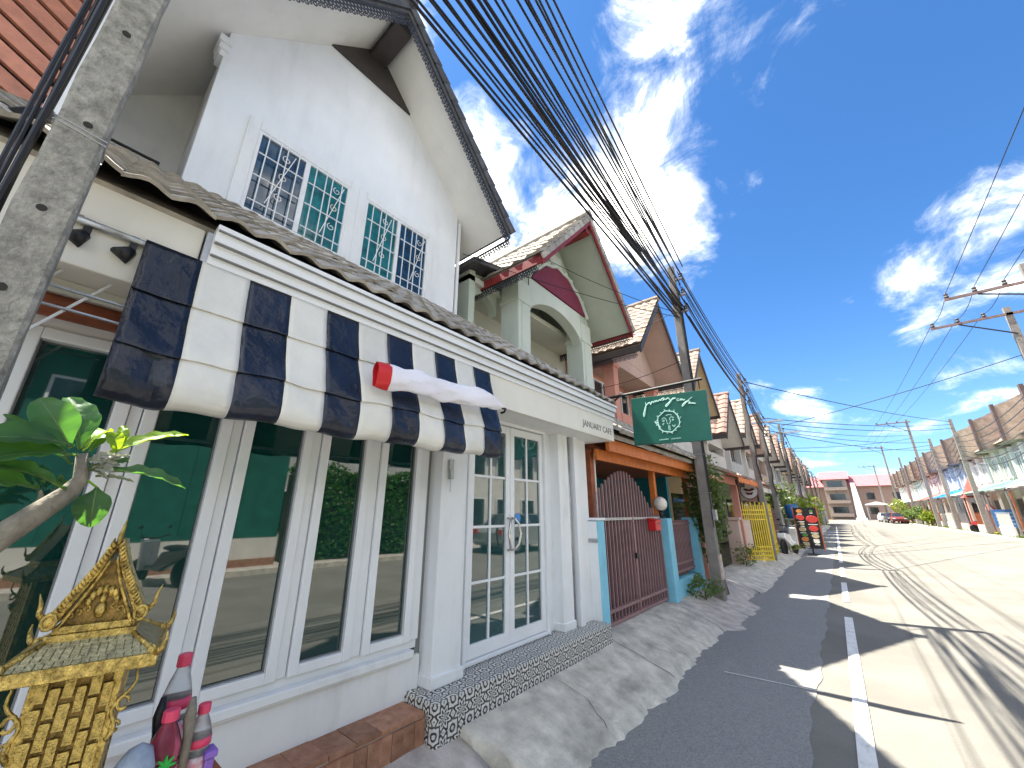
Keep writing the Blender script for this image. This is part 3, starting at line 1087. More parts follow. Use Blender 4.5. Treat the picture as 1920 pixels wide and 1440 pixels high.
# recessed wall on the left and side returns
rb = MB(); rb.box(-6.1, -5.9, -0.7, 0.30, 4.0, 7.6)
rb.build('recessed_wall', GREY_WALL, cafe)
rb = MB(); rb.box(-5.9, -4.71, 0.262, 0.40, 4.0, 7.0)
rb.build('return_wall', GREY_WALL, cafe)
rb = MB(); rb.box(-12, -4.91, 0.40, 4.055, 4.0, 6.9); rb.box(-12, -6.1, -.3, .4, 0, 6.5)
rb.build('rear_wall', WHITE_WALL, cafe)
rb = MB(); rb.box(-4.72, -4.68, 4.09, 4.14, 4.3, 6.85)
rb.build('down_pipe', WHITE, cafe)
cp = MB()
for i, (dx, z) in enumerate(((.0, 6.74), (.03, 6.82), (.06, 6.9))):
    cp.box(-4.9, -4.69 + dx, .21 - dx * .6, .30, z, z + .1)
cp.build('corner_capital', WHITE_WALL, cafe, bevel=.01)
# gable vent, ridge beam
gvn = MB(); gvn.prism([(UW + .004, 1.30, 8.36), (UW + .004, 2.84, 8.36), (UW + .004, YC, 9.12)], (.03, 0, 0))
gvn.build('gable_vent', DARKWOOD, cafe)
gb = MB(); gb.box(UW + .03, -3.93, YC - .14, YC + .14, ZA - .30, ZA - .02)
gb.build('ridge_beam', DARKWOOD, cafe)
# roof
XF = -3.86
roof = MB()
HW = 2.52
for s_ in (-1, 1):
    y1 = YC + s_ * HW
    z1 = ZA - HW * SL
    roof.prism([(XF, YC, ZA + .06), (XF, y1, z1 + .06), (XF, y1, z1 + .17), (XF, YC, ZA + .17)], (-8.5, 0, 0))
roof = roof.build('roof', ROOF_DARK, cafe)
for s_ in (-1, 1):
    sf = MB()
    y1 = YC + s_ * (HW - .05)
    z1 = ZA - (HW - .05) * SL
    sf.prism([(XF - .02, YC + s_ * .002, ZA), (XF - .02, y1, z1), (XF - .02, y1, z1 + .058), (XF - .02, YC + s_ * .002, ZA + .058)], (-8.4, 0, 0))
    sf.build('soffit', SOFFIT, roof)
    fb = MB()
    y2, z2 = YC + s_ * (HW + .01), ZA - (HW + .01) * SL
    fb.prism([(XF, YC, ZA - .02), (XF, y2, z2 - .02), (XF, y2, z2 + .2), (XF, YC, ZA + .2)], (.035, 0, 0))
    fb.build('barge_board', ROOF_DARK, roof)
    lc = MB()
    lace(lc, (XF + .018, YC + s_ * .05, ZA - .07), (XF + .018, y2, z2 - .03))
    lace(lc, (XF, y2, z2 - .02), (XF - 2.6, y2, z2 - .02), nrm=(0, 1, 0))
    tag(lc.build('fretwork', LACE, roof), kind='stuff')
verge_tiles(roof, VERGE_DARK, XF + .05, YC, ZA + .19, SL, HW)
# ridge cap
rc = MB(); rc.tube([(XF + .1, YC, ZA + .24), (-12, YC, ZA + .24)], .11, 8)
rc.build('ridge_cap', ROOF_DARK, roof)

# --- upper windows with grilles
for wi, (a, b) in enumerate(((0.78, 1.965), (2.225, 3.395))):
    z0, z1 = 4.86, 6.04
    fm = MB()
    e = .13
    fm.box(UW, UW + .045, a - e, a, z0 - e, z1 + e); fm.box(UW, UW + .045, b, b + e, z0 - e, z1 + e)
    fm.box(UW, UW + .0455, a, b, z1, z1 + e); fm.box(UW, UW + .0455, a, b, z0 - e, z0)
    wd = fm.build('upper_window', WHITE, cafe, bevel=.01)
    fr = MB(); ym = (a + b) / 2
    fr.box(UW, UW + .035, a, a + .035, z0, z1); fr.box(UW, UW + .035, b - .035, b, z0, z1)
    fr.box(UW, UW + .0345, a + .035, b - .035, z0, z0 + .035); fr.box(UW, UW + .0345, a + .035, b - .035, z1 - .035, z1)
    fr.box(UW, UW + .04, ym - .03, ym + .03, z0 + .035, z1 - .035)
    fr.build('window_frame', FRAME, wd)
    for k_, (p0, p1) in enumerate(((a + .035, ym - .03), (ym + .03, b - .035))):
        g_ = MB(); g_.box(UW, UW + .01, p0, p1, z0 + .035, z1 - .035)
        teal = (wi == 0 and k_ == 1) or (wi == 1 and k_ == 0)
        g_.build('pane', GLASS_TEAL if teal else GLASS_UP, wd)
        w_ = p1 - p0
        for t in (0.14, 0.40, 0.56, 0.82):
            br = MB(); br.box(UW + .062, UW + .074, p0 + w_ * t - .006, p0 + w_ * t + .006, z0 + .01, z1 - .01)
            br.build('grille_bar', FRAME, wd)
        for t in (0.12, 0.42, 0.70):
            br = MB(); br.box(UW + .061, UW + .075, p0 + .002, p1 - .002, z0 + (z1 - z0) * t - .006, z0 + (z1 - z0) * t + .006)
            br.build('grille_bar', FRAME, wd)
        cy = p0 + w_ * (.61 if k_ else .48)
        for cz in (z0 + .33, z0 + .64, z0 + .93):
            sc_ = MB()
            pts = []
            for i in range(15):
                th = i / 14 * 2.2 * math.pi
                rr = .055 - .0028 * i
                pts.append((UW + .068, cy + .05 + rr * math.cos(th + 2), cz + .02 + rr * math.sin(th + 2)))
            sc_.tube(pts, .0055, 5)
            sc_.build('grille_scroll', FRAME if cz != z0 + .64 else CREAM, wd)
        br = MB(); br.bar((UW + .068, cy - .08, z0 + .18), (UW + .068, cy + .14, z1 - .12), .01, .01)
        br.build('grille_bar', FRAME, wd)

# --- black frame stood on the lower roof at the left
bf = thing('roof_frame', 'thin black metal frame standing on the cafe roof behind the pole', 'frame', (-4.4, -.1, 4.4))
q = MB(); q.tube([(-4.4, -.42, 4.32), (-4.4, -.42, 4.70), (-4.4, .06, 4.70), (-4.4, .06, 4.32)], .017, 6)
q.build('frame', BLACK_METAL, bf)
q = MB(); q.box(-4.42, -4.3, -.40, -.06, 4.36, 4.60)
q.build('panel', ROOF_GREY, bf, bevel=.01)

# ================================================================ striped awning
aw = thing('striped_awning', 'black and white striped drop awning hung across the cafe windows', 'awning', (-2.1, 1.15, 1.94))
AP = [(-2.092, 2.662), (-2.078, 2.58), (-2.058, 2.50), (-2.036, 2.425), (-2.032, 2.407), (-2.044, 2.410), (-2.040, 2.398), (-2.012, 2.32), (-1.978, 2.235), (-1.950, 2.160), (-1.946, 2.143), (-1.958, 2.147), (-1.955, 2.132),
      (-1.944, 2.085), (-1.937, 2.03), (-1.938, 1.99), (-1.948, 1.962), (-1.968, 1.946), (-1.995, 1.942)]
NS = 11
Y0, Y1 = 0.075, 2.245


def awn_pt(y, t):
    k = t * (len(AP) - 1)
    i = min(int(k), len(AP) - 2)
    fx = k - i
    x = AP[i][0] * (1 - fx) + AP[i + 1][0] * fx
    z = AP[i][1] * (1 - fx) + AP[i + 1][1] * fx
    amp = min(1, t * 1.6)
    x += amp * (.007 * math.sin(y * 5.3 + z * 9) + .004 * math.sin(y * 13 + 1.3 + z * 14) + .0025 * math.sin(y * 37 + z * 33))
    z += amp * (.006 * math.sin(y * 9.1 + 2) + .004 * math.sin(y * 23)) - .008 * t * math.sin(math.pi * (y - Y0) / (Y1 - Y0))
    if y < 0.3 and t > .55:                 # slack fold in the first panel
        x -= .035 * math.exp(-((y - .19 - (t - .6) * .12) / .035) ** 2) * min(1, (t - .55) * 6)
    return (x, y, z)


for i in range(NS):
    a, b = Y0 + (Y1 - Y0) * i / NS, Y0 + (Y1 - Y0) * (i + 1) / NS
    st = MB(); st.grid(lambda u, v: awn_pt(a + (b - a) * u, v), 8, 54)
    st.build('stripe', VINYL if i % 2 == 0 else CANVAS, aw, smooth=True, solid=.004, crease=38)
rail = MB(); rail.tube([(-2.112, -.16, 2.648), (-2.112, .29, 2.646)], .016, 8)
rail.build('rail', GREY_METAL, aw, smooth=True)
rail = MB(); rail.tube([(-2.0, 0.08, 1.972), (-2.0, 2.24, 1.97)], .012, 8)
rail.build('weight_bar', GREY_METAL, aw, smooth=True)
for y in (-.12, .1):
    q = MB(); q.bar((-2.11, y, 2.66), (-2.26, y, 2.72), .02, .02)
    q.build('bracket', GREY_METAL, aw)

# rolled banner tied across the awning
bn = thing('rolled_banner', 'white cloth banner with a red end rolled up over the striped awning', 'banner', (-1.9, 1.6, 2.2))


def banner_pt(u, v):
    y = 1.125 + u * 1.06
    zc = 2.295 + .055 * u
    th = v * 2 * math.pi
    rz = .074 * (1 - .1 * u) * (1 if u < .80 else 1 - (u - .80) * 3.2) + .004 * math.sin(u * 30)
    rx = .028 * (1 if u < .85 else 1 - (u - .85) * 2)
    k = 1 + .10 * math.sin(th * 3 + u * 14) + .08 * math.sin(th * 5 - u * 23)
    sl = -.05 * max(0, u - .85) * 4
    return (-1.905 + rx * math.cos(th) * k + .012 * math.sin(u * 9), y, zc + rz * math.sin(th) * k + sl)


q = MB(); q.grid(banner_pt, 60, 20)
q.build('cloth', CLOTH, bn, smooth=True)
q = MB(); q.grid(lambda u, v: (lambda p: (p[0] + .003, p[1] - .022 * (1 - u) - .004, p[2]))(banner_pt(u * .06, v)), 6, 20)
q.build('red_end', RED_PLASTIC, bn, smooth=True)
q = MB()
q.tube([(-1.89, 2.17, 2.31), (-1.9, 2.23, 2.315), (-1.93, 2.25, 2.30), (-1.95, 2.23, 2.29)], .009, 6)
q.build('tie_cord', BLACK_METAL, bn, smooth=True)

# two clip lamps on the awning rail and a drying rack behind
for i, (y, lab) in enumerate(((-.09, 'black clip lamp on the awning rail nearer the concrete pole'), (.045, 'black clip lamp on the awning rail beside the first black stripe'))):
    cl = thing('clip_lamp', lab, 'lamp', (-2.1, y, 2.56), group='clip lamps on the awning rail')
    q = MB(); q.box(-2.155, -2.11, y - .012, y + .012, 2.60, 2.665); q.build('clamp', BLACK_METAL, cl)
    q = MB(); q.tube([(-2.12, y, 2.60), (-2.11, y - .03, 2.555)], [.02, .036], 10); q.build('shade', BLACK_METAL, cl, smooth=True)
    q = MB(); q.tube([(-2.12, y, 2.60), (-2.16, y + .03, 2.58), (-2.2, y + .06, 2.62)], .004, 5); q.build('cable', CABLE, cl)
rk = thing('drying_rack', 'light metal drying rack behind the end of the awning', 'rack', (-2.3, -.1, 2.2))
for z in (2.30, 2.38, 2.47, 2.56):
    q = MB(); q.tube([(-2.2, -.45, z + .012), (-2.2, .09, z)], .006, 5); q.build('rod', GREY_METAL, rk)
for y0, y1 in ((-.30, -.02), (-.16, .12)):
    q = MB(); q.tube([(-2.21, y0, 2.15), (-2.21, y1, 2.62)], .006, 5); q.build('rod', FRAME, rk)
cl = MB(); cl.grid(lambda u, v: (-2.19 + .02 * math.sin(u * 9), -.24 + .09 * u, 2.53 - .24 * v * (1 - .2 * math.sin(u * 7))), 8, 8)
tag(cl.build('hanging_cloth', CLOTH, solid=.004, loc=(-2.19, -.2, 2.3), smooth=True), 'small pale cloth hung on the drying rack', 'cloth')
rolb = MB(); rolb.tube([(-2.36, -.75, 2.36), (-2.36, .25, 2.36)], .05, 10)
tag(rolb.build('rolled_blind', RUST_WOOD, loc=(-2.36, -.3, 2.36), smooth=True), 'rolled brown blind under the cafe beam beside the pole', 'blind')

# ================================================================ steps
TP = bpy.data.materials.new('patterned_cement_tile')


def pattern_tile_material(m):
    m.use_nodes = True
    nt = m.node_tree
    N = nt.nodes.new
    L = nt.links.new
    b = [n for n in nt.nodes if n.type == 'BSDF_PRINCIPLED'][0]
    tc = N('ShaderNodeTexCoord')
    sep = N('ShaderNodeSeparateXYZ'); L(tc.outputs['Object'], sep.inputs[0])

    def M_(op, a, b_=None):
        n = N('ShaderNodeMath'); n.operation = op
        for i, v in enumerate((a, b_)):
            if v is None:
                continue
            if isinstance(v, (int, float)):
                n.inputs[i].default_value = v
            else:
                L(v, n.inputs[i])
        return n.outputs[0]
    x, y = sep.outputs['X'], sep.outputs['Y']
    ax, ay = M_('ABSOLUTE', x), M_('ABSOLUTE', y)
    r_ = M_('SQRT', M_('ADD', M_('MULTIPLY', x, x), M_('MULTIPLY', y, y)))
    th = M_('ARCTAN2', y, x)
    pet = M_('MULTIPLY', M_('COSINE', M_('MULTIPLY', th, 8.0)), 0.012)
    v1 = M_('SINE', M_('MULTIPLY', M_('ADD', r_, pet), 185.0))
    # corner arcs
    cx, cy = M_('SUBTRACT', ax, 0.075), M_('SUBTRACT', ay, 0.075)
    rc_ = M_('SQRT', M_('ADD', M_('MULTIPLY', cx, cx), M_('MULTIPLY', cy, cy)))
    v2 = M_('SINE', M_('MULTIPLY', rc_, 260.0))
    sw = M_('LESS_THAN', rc_, 0.034)
    v = M_('ADD', M_('MULTIPLY', v1, M_('SUBTRACT', 1.0, sw)), M_('MULTIPLY', v2, sw))
    mr = N('ShaderNodeMapRange'); mr.inputs['From Min'].default_value = -0.05; mr.inputs['From Max'].default_value = 0.18
    L(v, mr.inputs['Value'])
    mx = N('ShaderNodeMix'); mx.data_type = 'RGBA'
    mx.inputs['A'].default_value = (0.015, 0.016, 0.02, 1)
    mx.inputs['B'].default_value = (0.72, 0.70, 0.66, 1)
    L(mr.outputs[0], mx.inputs['Factor'])
    nz = N('ShaderNodeTexNoise'); nz.inputs['Scale'].default_value = 40; nz.inputs['Detail'].default_value = 6
    L(tc.outputs['Object'], nz.inputs['Vector'])
    g_ = N('ShaderNodeMapRange'); g_.inputs['From Min'].default_value = .45; g_.inputs['From Max'].default_value = .8; g_.inputs['To Max'].default_value = .45
    L(nz.outputs['Fac'], g_.inputs['Value'])
    m2 = N('ShaderNodeMix'); m2.data_type = 'RGBA'
    L(g_.outputs[0], m2.inputs['Factor']); L(mx.outputs['Result'], m2.inputs['A']); m2.inputs['B'].default_value = (.33, .31, .28, 1)
    L(m2.outputs['Result'], b.inputs['Base Color'])
    b.inputs['Roughness'].default_value = 0.45


pattern_tile_material(TP)
ts = thing('tiled_step', 'doorstep faced with black and white patterned tiles', 'step', (-2.35, 3.1, 0.2))
q = MB(); q.box(-2.56, -2.208, 1.935, 4.34, 0.03, 0.412)
q.build('step_core', MORTAR, ts)
tm = MB(); tm.box(-.0735, .0735, -.0735, .0735, -.006, .006); TMESH = tm.mesh('tile', TP)
for i in range(16):
    y = 1.93 + .075 + i * .1508
    for j in range(2):
        inst('tile', TMESH, (-2.2765 - j * .15, y, 0.418), ts)
    inst('tile', TMESH, (-2.204, y, 0.338), ts, (0, R(90), 0))
    inst('tile', TMESH, (-2.204, y, 0.188), ts, (0, R(90), 0))
for j in range(2):
    inst('tile', TMESH, (-2.2765 - j * .15, 1.93, 0.338), ts, (R(90), 0, 0))
    inst('tile', TMESH, (-2.2765 - j * .15, 1.93, 0.188), ts, (R(90), 0, 0))

bs = thing('brick_step', 'low terracotta tiled ledge along the foot of the cafe wall', 'step', (-2.4, .6, 0.1))
q = MB(); q.box(-2.52, -2.285, -0.8, 1.913, 0.03, 0.355)
q.build('step_core', MORTAR, bs)
rs = random.Random(11)
t_top = MB(); t_top.box(-.112, .112, -.0735, .0735, -.012, .012); TT = t_top.mesh('brick', TERRACOTTA)
t_fr = MB(); t_fr.box(-.012, .012, -.0375, .0375, -.085, .085); TF = t_fr.mesh('brick', TERRACOTTA)
for i in range(18):
    inst('brick', TT, (-2.392 + rs.uniform(-.003, .003), 1.84 - i * .151, 0.365 + rs.uniform(-.002, .002)), bs, (0, 0, rs.uniform(-.015, .015)))
for i in range(35):
    inst('brick', TF, (-2.276 + rs.uniform(-.002, .002), 1.873 - i * .0775, 0.262), bs, (rs.uniform(-.01, .01), 0, 0))
for j in range(3):
    inst('brick', TF, (-2.316 - j * .078, 1.918, 0.262), bs, (0, 0, R(90)))

# ================================================================ things in front of the cafe
# --- near concrete pole
np_ = thing('utility_pole', 'nearest square concrete utility pole with bolt holes, beside the golden shrine', 'utility pole', (-1.85, -.175, 0.0), group='concrete poles along the left pavement')
q = MB()
hh, n_ = 7.6, 40
vs, fs = [], []
for i in range(n_ + 1):
    z = 0.0 + hh * i / n_
    a = .068 - .008 * z / hh * 2
    c = .012
    ring = [(-a, -a + c), (-a + c, -a), (a - c, -a), (a, -a + c), (a, a - c), (a - c, a), (-a + c, a), (-a, a - c)]
    for k, (x, y) in enumerate(ring):
        w_ = .0022 * math.sin(z * 21 + k * 1.7) + .0016 * math.sin(z * 57 + k)
        vs.append((-1.85 + x + w_, -.175 + y + w_, z))
for i in range(n_):
    for k in range(8):
        fs.append((8 * i + k, 8 * i + (k + 1) % 8, 8 * i + 8 + (k + 1) % 8, 8 * i + 8 + k))
fs.append(tuple(8 * n_ + k for k in range(8)))
q.add(vs, fs)
shaft = q.build('shaft', POLE, np_)
HOLE = mat('bolt_hole', (0.03, 0.028, 0.025), 0.9, 0.2)
for z, dy in ((2.18, -.012), (2.47, -.006), (2.84, .008), (3.31, .0), (3.83, 0), (1.7, 0)):
    q = MB(); q.lathe([(.0125, -.01), (.0125, .0012), (.009, .0016)], (-1.85 + .068 - .016 * z / 7.6, -.175 + dy, z), 12, 'x')
    q.build('bolt_hole', HOLE, shaft)
for z in (2.80, 2.818):
    q = MB(); a = .0645
    q.tube([(-1.85 + a, -.175 - a, z), (-1.85 + a + .001, -.175 + a, z - .012), (-1.85 - a, -.175 + a, z - .005), (-1.85 - a, -.175 - a, z), (-1.85 + a, -.175 - a, z)], .0018, 5)
    q.build('band_wire', GREY_METAL, shaft)
for i, (dx, dy, r_) in enumerate(((.02, -.115, .009), (-.02, -.12, .008), (.05, -.125, .006), (-.05, -.118, .010), (.0, -.14, .006))):
    q = MB()
    q.tube([(-1.85 + dx + .012 * math.sin(z * 2.1 + i), -.155 + dy - .01 * math.sin(z * 1.3 + i * 2), z) for z in [1.2 + .3 * k for k in range(19)]], r_, 6)
    q.build('riser_cable', CABLE, np_)
q = MB(); q.box(-2.35, -.95, -.20, -.09, 6.62, 6.72)
q.build('cross_arm', GREY_METAL, np_)
q = MB(); q.box(-2.2, -1.0, -.20, -.10, 6.22, 6.30)
q.build('cross_arm', GREY_METAL, np_)

# --- plant
def leaf_blade(name, m, parent, p, q_, width, up=(0, 0, 1), bend=.03, cup=.25, fold=0.0, sides=(1, 1)):
    p, q_ = Vector(p), Vector(q_)
    d = q_ - p
    ln_ = d.length
    d.normalize()
    up = Vector(up)
    s_ = d.cross(up)
    if s_.length < .05:
        s_ = d.cross(Vector((1, 0, 0)))
    s_.normalize()
    nrm = s_.cross(d).normalized()
    n = 14
    mb = MB()
    vs = []
    for i in range(n + 1):
        t = i / n
        w = width * (math.sin(math.pi * min(1, t * .86 + .1) ** 1.15) ** .75) * (1 if t < .97 else .3) * (0.25 + .75 * min(1, t * 3.2))
        c = p + d * (ln_ * t) + nrm * (bend * math.sin(math.pi * t)) - Vector((0, 0, 1)) * bend * .5 * t * t
        for j, k in ((-1, -1), (-.5, -.5), (0, 0), (.5, .5), (1, 1)):
            ruf = .004 * math.sin(t * 26 + j * 2)
            sw = sides[0] if j < 0 else sides[1]
            vs.append(c + s_ * (w * .5 * j * sw) + nrm * (w * cup * abs(j) ** 1.5 + ruf * abs(j)))
    fs = [(5 * i + j, 5 * i + j + 1, 5 * i + j + 6, 5 * i + j + 5) for i in range(n) for j in range(4)]
    mb.add(vs, fs)
    lf = mb.build(name, m, parent, smooth=True)
    rib = MB()
    rib.tube([p + d * (ln_ * t) + nrm * (bend * math.sin(math.pi * t) - .001) - Vector((0, 0, 1)) * bend * .5 * t * t for t in [i / 8 * .96 for i in range(9)]], [.0028 - .0002 * i for i in range(9)], 5)
    rib.build('midrib', MIDRIB, lf, smooth=True)
    return lf


MIDRIB = leaf_mat('leaf_midrib', (0.20, 0.30, 0.10), (0.2, 0.3, 0.06), 0.1)


def dp(p, X):
    """slide a point along its sight depth so that the crown has volume"""
    k = X / -1.35
    return (X, p[1] * k, 1.55 + (p[2] - 1.55) * k)


pl = thing('frangipani', 'leafy frangipani bush with a bare grey branch beside the golden shrine', 'plant', (-1.38, -.30, .15))
q = MB()
q.tube([(-1.45, -.30, .3), (-1.45, -.31, .8), (-1.42, -.22, 1.2), (-1.36, -.10, 1.40), (-1.34, -.03, 1.475), (-1.35, .03, 1.548), (-1.35, .066, 1.592), (-1.352, .078, 1.625), (-1.35, .066, 1.68)],
       [.035, .034, .031, .028, .026, .0225, .019, .014, .010], 10)
q.build('branch', BARK, pl, smooth=True)
q = MB(); q.tube([(-1.36, -.10, 1.40), (-1.33, -.12, 1.5), (-1.3, -.115, 1.60)], [.022, .017, .012], 8); q.build('branch', BARK, pl, smooth=True)
q = MB(); q.lathe([(.11, .15), (.16, .16), (.19, .42), (.205, .43), (.205, .46), (.175, .46), (.16, .40)], (-1.45, -.30, 0), 20); q.build('pot', TERRACOTTA, pl, smooth=True)
q = MB(); q.lathe([(.165, .41), (.14, .425), (.01, .43)], (-1.45, -.30, 0), 16); q.build('soil', DIRT, pl)
TOP = (-1.35, .064, 1.672)
LV = [
    ('leaf', LEAF, (.045, 1.69), (-.028, 1.80), .062, -1.34, -1.36, (1, 0, .1)),
    ('leaf', LEAF, (.060, 1.69), (.015, 1.812), .058, -1.36, -1.42, (1, .3, .1)),
    ('leaf', LEAF_LIT, (.066, 1.685), (.104, 1.745), .045, -1.36, -1.40, (.6, -.6, .4)),
    ('leaf', LEAF_LIT, (.094, 1.732), (.122, 1.70), .030, -1.38, -1.37, (1, 0, .5)),
    ('leaf', LEAF_LIT, (.126, 1.695), (.118, 1.762), .020, -1.40, -1.42, (1, 0, 0)),
    ('leaf', LEAF_LIT, (.10, 1.675), (.250, 1.758), .034, -1.37, -1.38, (.5, 0, 1)),
    ('leaf', LEAF, (.10, 1.645), (.272, 1.618), .034, -1.35, -1.30, (.6, 0, 1)),
    ('leaf', LEAF, (.05, 1.695), (-.10, 1.70), .052, -1.33, -1.25, (.8, 0, .6)),
    ('leaf', LEAF, (.06, 1.676), (-.10, 1.645), .055, -1.32, -1.22, (.7, 0, .8)),
    ('leaf', LEAF, (.055, 1.655), (-.066, 1.757), .022, -1.34, -1.30, (.9, 0, .3)),
    ('leaf', LEAF, (.06, 1.60), (-.09, 1.648), .040, -1.33, -1.24, (.6, 0, .9)),
    ('leaf', LEAF, (.02, 1.60), (-.12, 1.60), .055, -1.31, -1.22, (.7, .2, .9)),
    ('leaf', LEAF, (.108, 1.606), (.118, 1.525), .052, -1.345, -1.335, (1, -.2, 0)),
    ('leaf', LEAF, (.075, 1.68), (.085, 1.735), .026, -1.36, -1.43, (1, 0, 0)),
    ('leaf', LEAF, (.11, 1.66), (.15, 1.68), .02, -1.36, -1.36, (1, 0, .3)),
]
for nm, m_, a, b, wd, xa, xb, up in LV:
    leaf_blade(nm, m_, pl, dp((0, a[0], a[1]), xa), dp((0, b[0], b[1]), xb), wd * 1.2, up, bend=.014)
for a, b, wd in (((.082, 1.672), (.128, 1.684), .016), ((.086, 1.655), (.136, 1.663), .018), ((.088, 1.648), (.13, 1.646), .02), ((.078, 1.663), (.112, 1.668), .022), ((.1, 1.66), (.15, 1.69), .012), ((.09, 1.645), (.12, 1.63), .012), ((.1, 1.632), (.17, 1.626), .008)):
    leaf_blade('dry_leaf', LEAF_DRY, pl, dp((0, *a), -1.345), dp((0, *b), -1.33), wd, (1, 0, .4), bend=.008)
# petioles
for a, b, xa, xb in (((.066, 1.64), (.108, 1.606), -1.35, -1.345), ((.066, 1.665), (.10, 1.675), -1.35, -1.37), ((.068, 1.65), (.10, 1.645), -1.35, -1.35)):
    q = MB(); q.tube([dp((0, *a), xa), dp((0, *b), xb)], .0025, 5); q.build('leaf_stalk', LEAF_LIT, pl)

# --- golden spirit house on a pedestal (front faces local +X)
sh = thing('spirit_house', 'small golden spirit house with a pointed gable roof in the near left corner', 'shrine', (-1.52, .205, .15), rz=R(-14), local=True)
ZB = -.15


def zz(z):
    return z - .15


q = MB(); q.lathe([(.13, zz(.16)), (.13, zz(.22)), (.07, zz(.28)), (.06, zz(.62)), (.10, zz(.70)), (.17, zz(.72)), (.17, zz(.75))], (0, 0, 0), 16)
q.build('pedestal', GOLD, sh, smooth=False)
q = MB(); q.box(-.17, .20, -.19, .19, zz(.75), zz(.78)); q.build('platform', GOLD, sh, bevel=.006)
q = MB(); q.box(-.095, .085, -.090, .090, zz(.78), zz(1.222)); body = q.build('body', BRONZE, sh)
brk = MB(); brk.box(-.006, .008, -.0125, .0125, -.029, .029)
BK = brk.mesh('relief_block', GOLD)
rs = random.Random(4)
for c in range(6):
    for r_ in range(7):
        z = .805 + r_ * .062 + (.031 if c % 2 else 0)
        if z > 1.185:
            continue
        y = -.0745 + c * .0298
        o = inst('relief_block', BK, (.088, y, zz(z)), body, (rs.uniform(-.03, .03), rs.uniform(-.08, .08), 0), (rs.uniform(.8, 1.5), rs.uniform(.8, 1.0), rs.uniform(.8, 1)))
for c in range(5):
    for r_ in range(7):
        z = .805 + r_ * .062 + (.031 if c % 2 else 0)
        if z < 1.185:
            for sy in (-1, 1):
                inst('relief_block', BK, (-.07 + c * .034, sy * .093, zz(z)), body, (0, 0, R(90 * sy)))
for sy in (-1, 1):
    for sx in (-1, 1):
        q = MB(); q.box(-.012 + (.078 if sx > 0 else -.088), .012 + (.078 if sx > 0 else -.088), sy * .092 - .012, sy * .092 + .012, zz(.78), zz(1.2))
        q.build('corner_post', GOLD, sh, bevel=.003)
    # scrolled eave brackets
    pts = [(.09, sy * (.10 + .012 * math.sin(i * .9) + .05 * (i / 12) ** 2), zz(1.05 + .012 * i)) for i in range(13)]
    q = MB(); q.tube(pts, [.007 - .0003 * i for i in range(13)], 6)
    q.tube([(.09, sy * (.12 + .014 * math.cos(i * .7)), zz(1.12 + .014 * math.sin(i * .7))) for i in range(9)], .005, 6)
    q.tube([(.09, sy * (.115 + .01 * math.cos(i * .7)), zz(1.075 + .01 * math.sin(i * .7))) for i in range(9)], .004, 6)
    q.build('eave_bracket', GOLD, sh, smooth=True)
# hipped skirt roof with rows of small tiles
E0, E1 = (.165, .175, 1.222), (.098, .100, 1.264)
q = MB()
a, b = E0, E1
q.add([(a[0], -a[1], zz(a[2])), (a[0], a[1], zz(a[2])), (-a[0], a[1], zz(a[2])), (-a[0], -a[1], zz(a[2])),
       (b[0], -b[1], zz(b[2])), (b[0], b[1], zz(b[2])), (-b[0], b[1], zz(b[2])), (-b[0], -b[1], zz(b[2]))],
      [(0, 1, 5, 4), (1, 2, 6, 5), (2, 3, 7, 6), (3, 0, 4, 7), (3, 2, 1, 0), (4, 5, 6, 7)])
sk = q.build('skirt_roof', GOLD_TILE, sh)
q = MB()
for f_ in range(4):
    for r_ in range(6):
        t0 = r_ / 6
        hx = a[0] + (b[0] - a[0]) * t0
        hy = a[1] + (b[1] - a[1]) * t0
        z = a[2] + (b[2] - a[2]) * t0
        L_ = hy if f_ % 2 == 0 else hx
        n = max(3, int(L_ * 2 / .019))
        for i in range(n):
            s0 = -L_ + 2 * L_ * (i + .08 + (.5 if r_ % 2 else 0)) / n
            s1 = s0 + 2 * L_ / n * .84
            if s1 > L_:
                continue
            d_ = (E0[0] - E1[0]) / 6
            dz = (E1[2] - E0[2]) / 6
            for_pts = [(hx + .003, s0, z + .004), (hx + .003, s1, z + .004), (hx - d_ * .9, s1, z + dz * .9 + .005), (hx - d_ * .9, s0, z + dz * .9 + .005),
                       (hx + .003, s0, z - .001), (hx + .003, s1, z - .001)]
            if f_ % 2:
                dY = (E0[1] - E1[1]) / 6
                for_pts = [(s1, hy + .003, z + .004), (s0, hy + .003, z + .004), (s0, hy - dY * .9, z + dz * .9 + .005), (s1, hy - dY * .9, z + dz * .9 + .005), (s1, hy + .003, z - .001), (s0, hy + .003, z - .001)]
            if f_ >= 2:
                for_pts = [(-x, -y, w_) for x, y, w_ in for_pts]
            q.add([(x, y, zz(w_)) for x, y, w_ in for_pts], [(0, 1, 2, 3), (0, 4, 5, 1)])
tag(q.build('roof_tiles', GOLD_TILE, sh), kind='stuff')
q = MB()
for s_ in (-1, 1):
    q.bar((s_ * E0[0], -E0[1] - .006, zz(1.216)), (s_ * E0[0], E0[1] + .006, zz(1.216)), .012, .028)
    q.bar((-E0[0], s_ * (E0[1]), zz(1.2165)), (E0[0], s_ * (E0[1]), zz(1.2165)), .012, .027)
q.build('eave_board', GOLD, sh, bevel=.002)
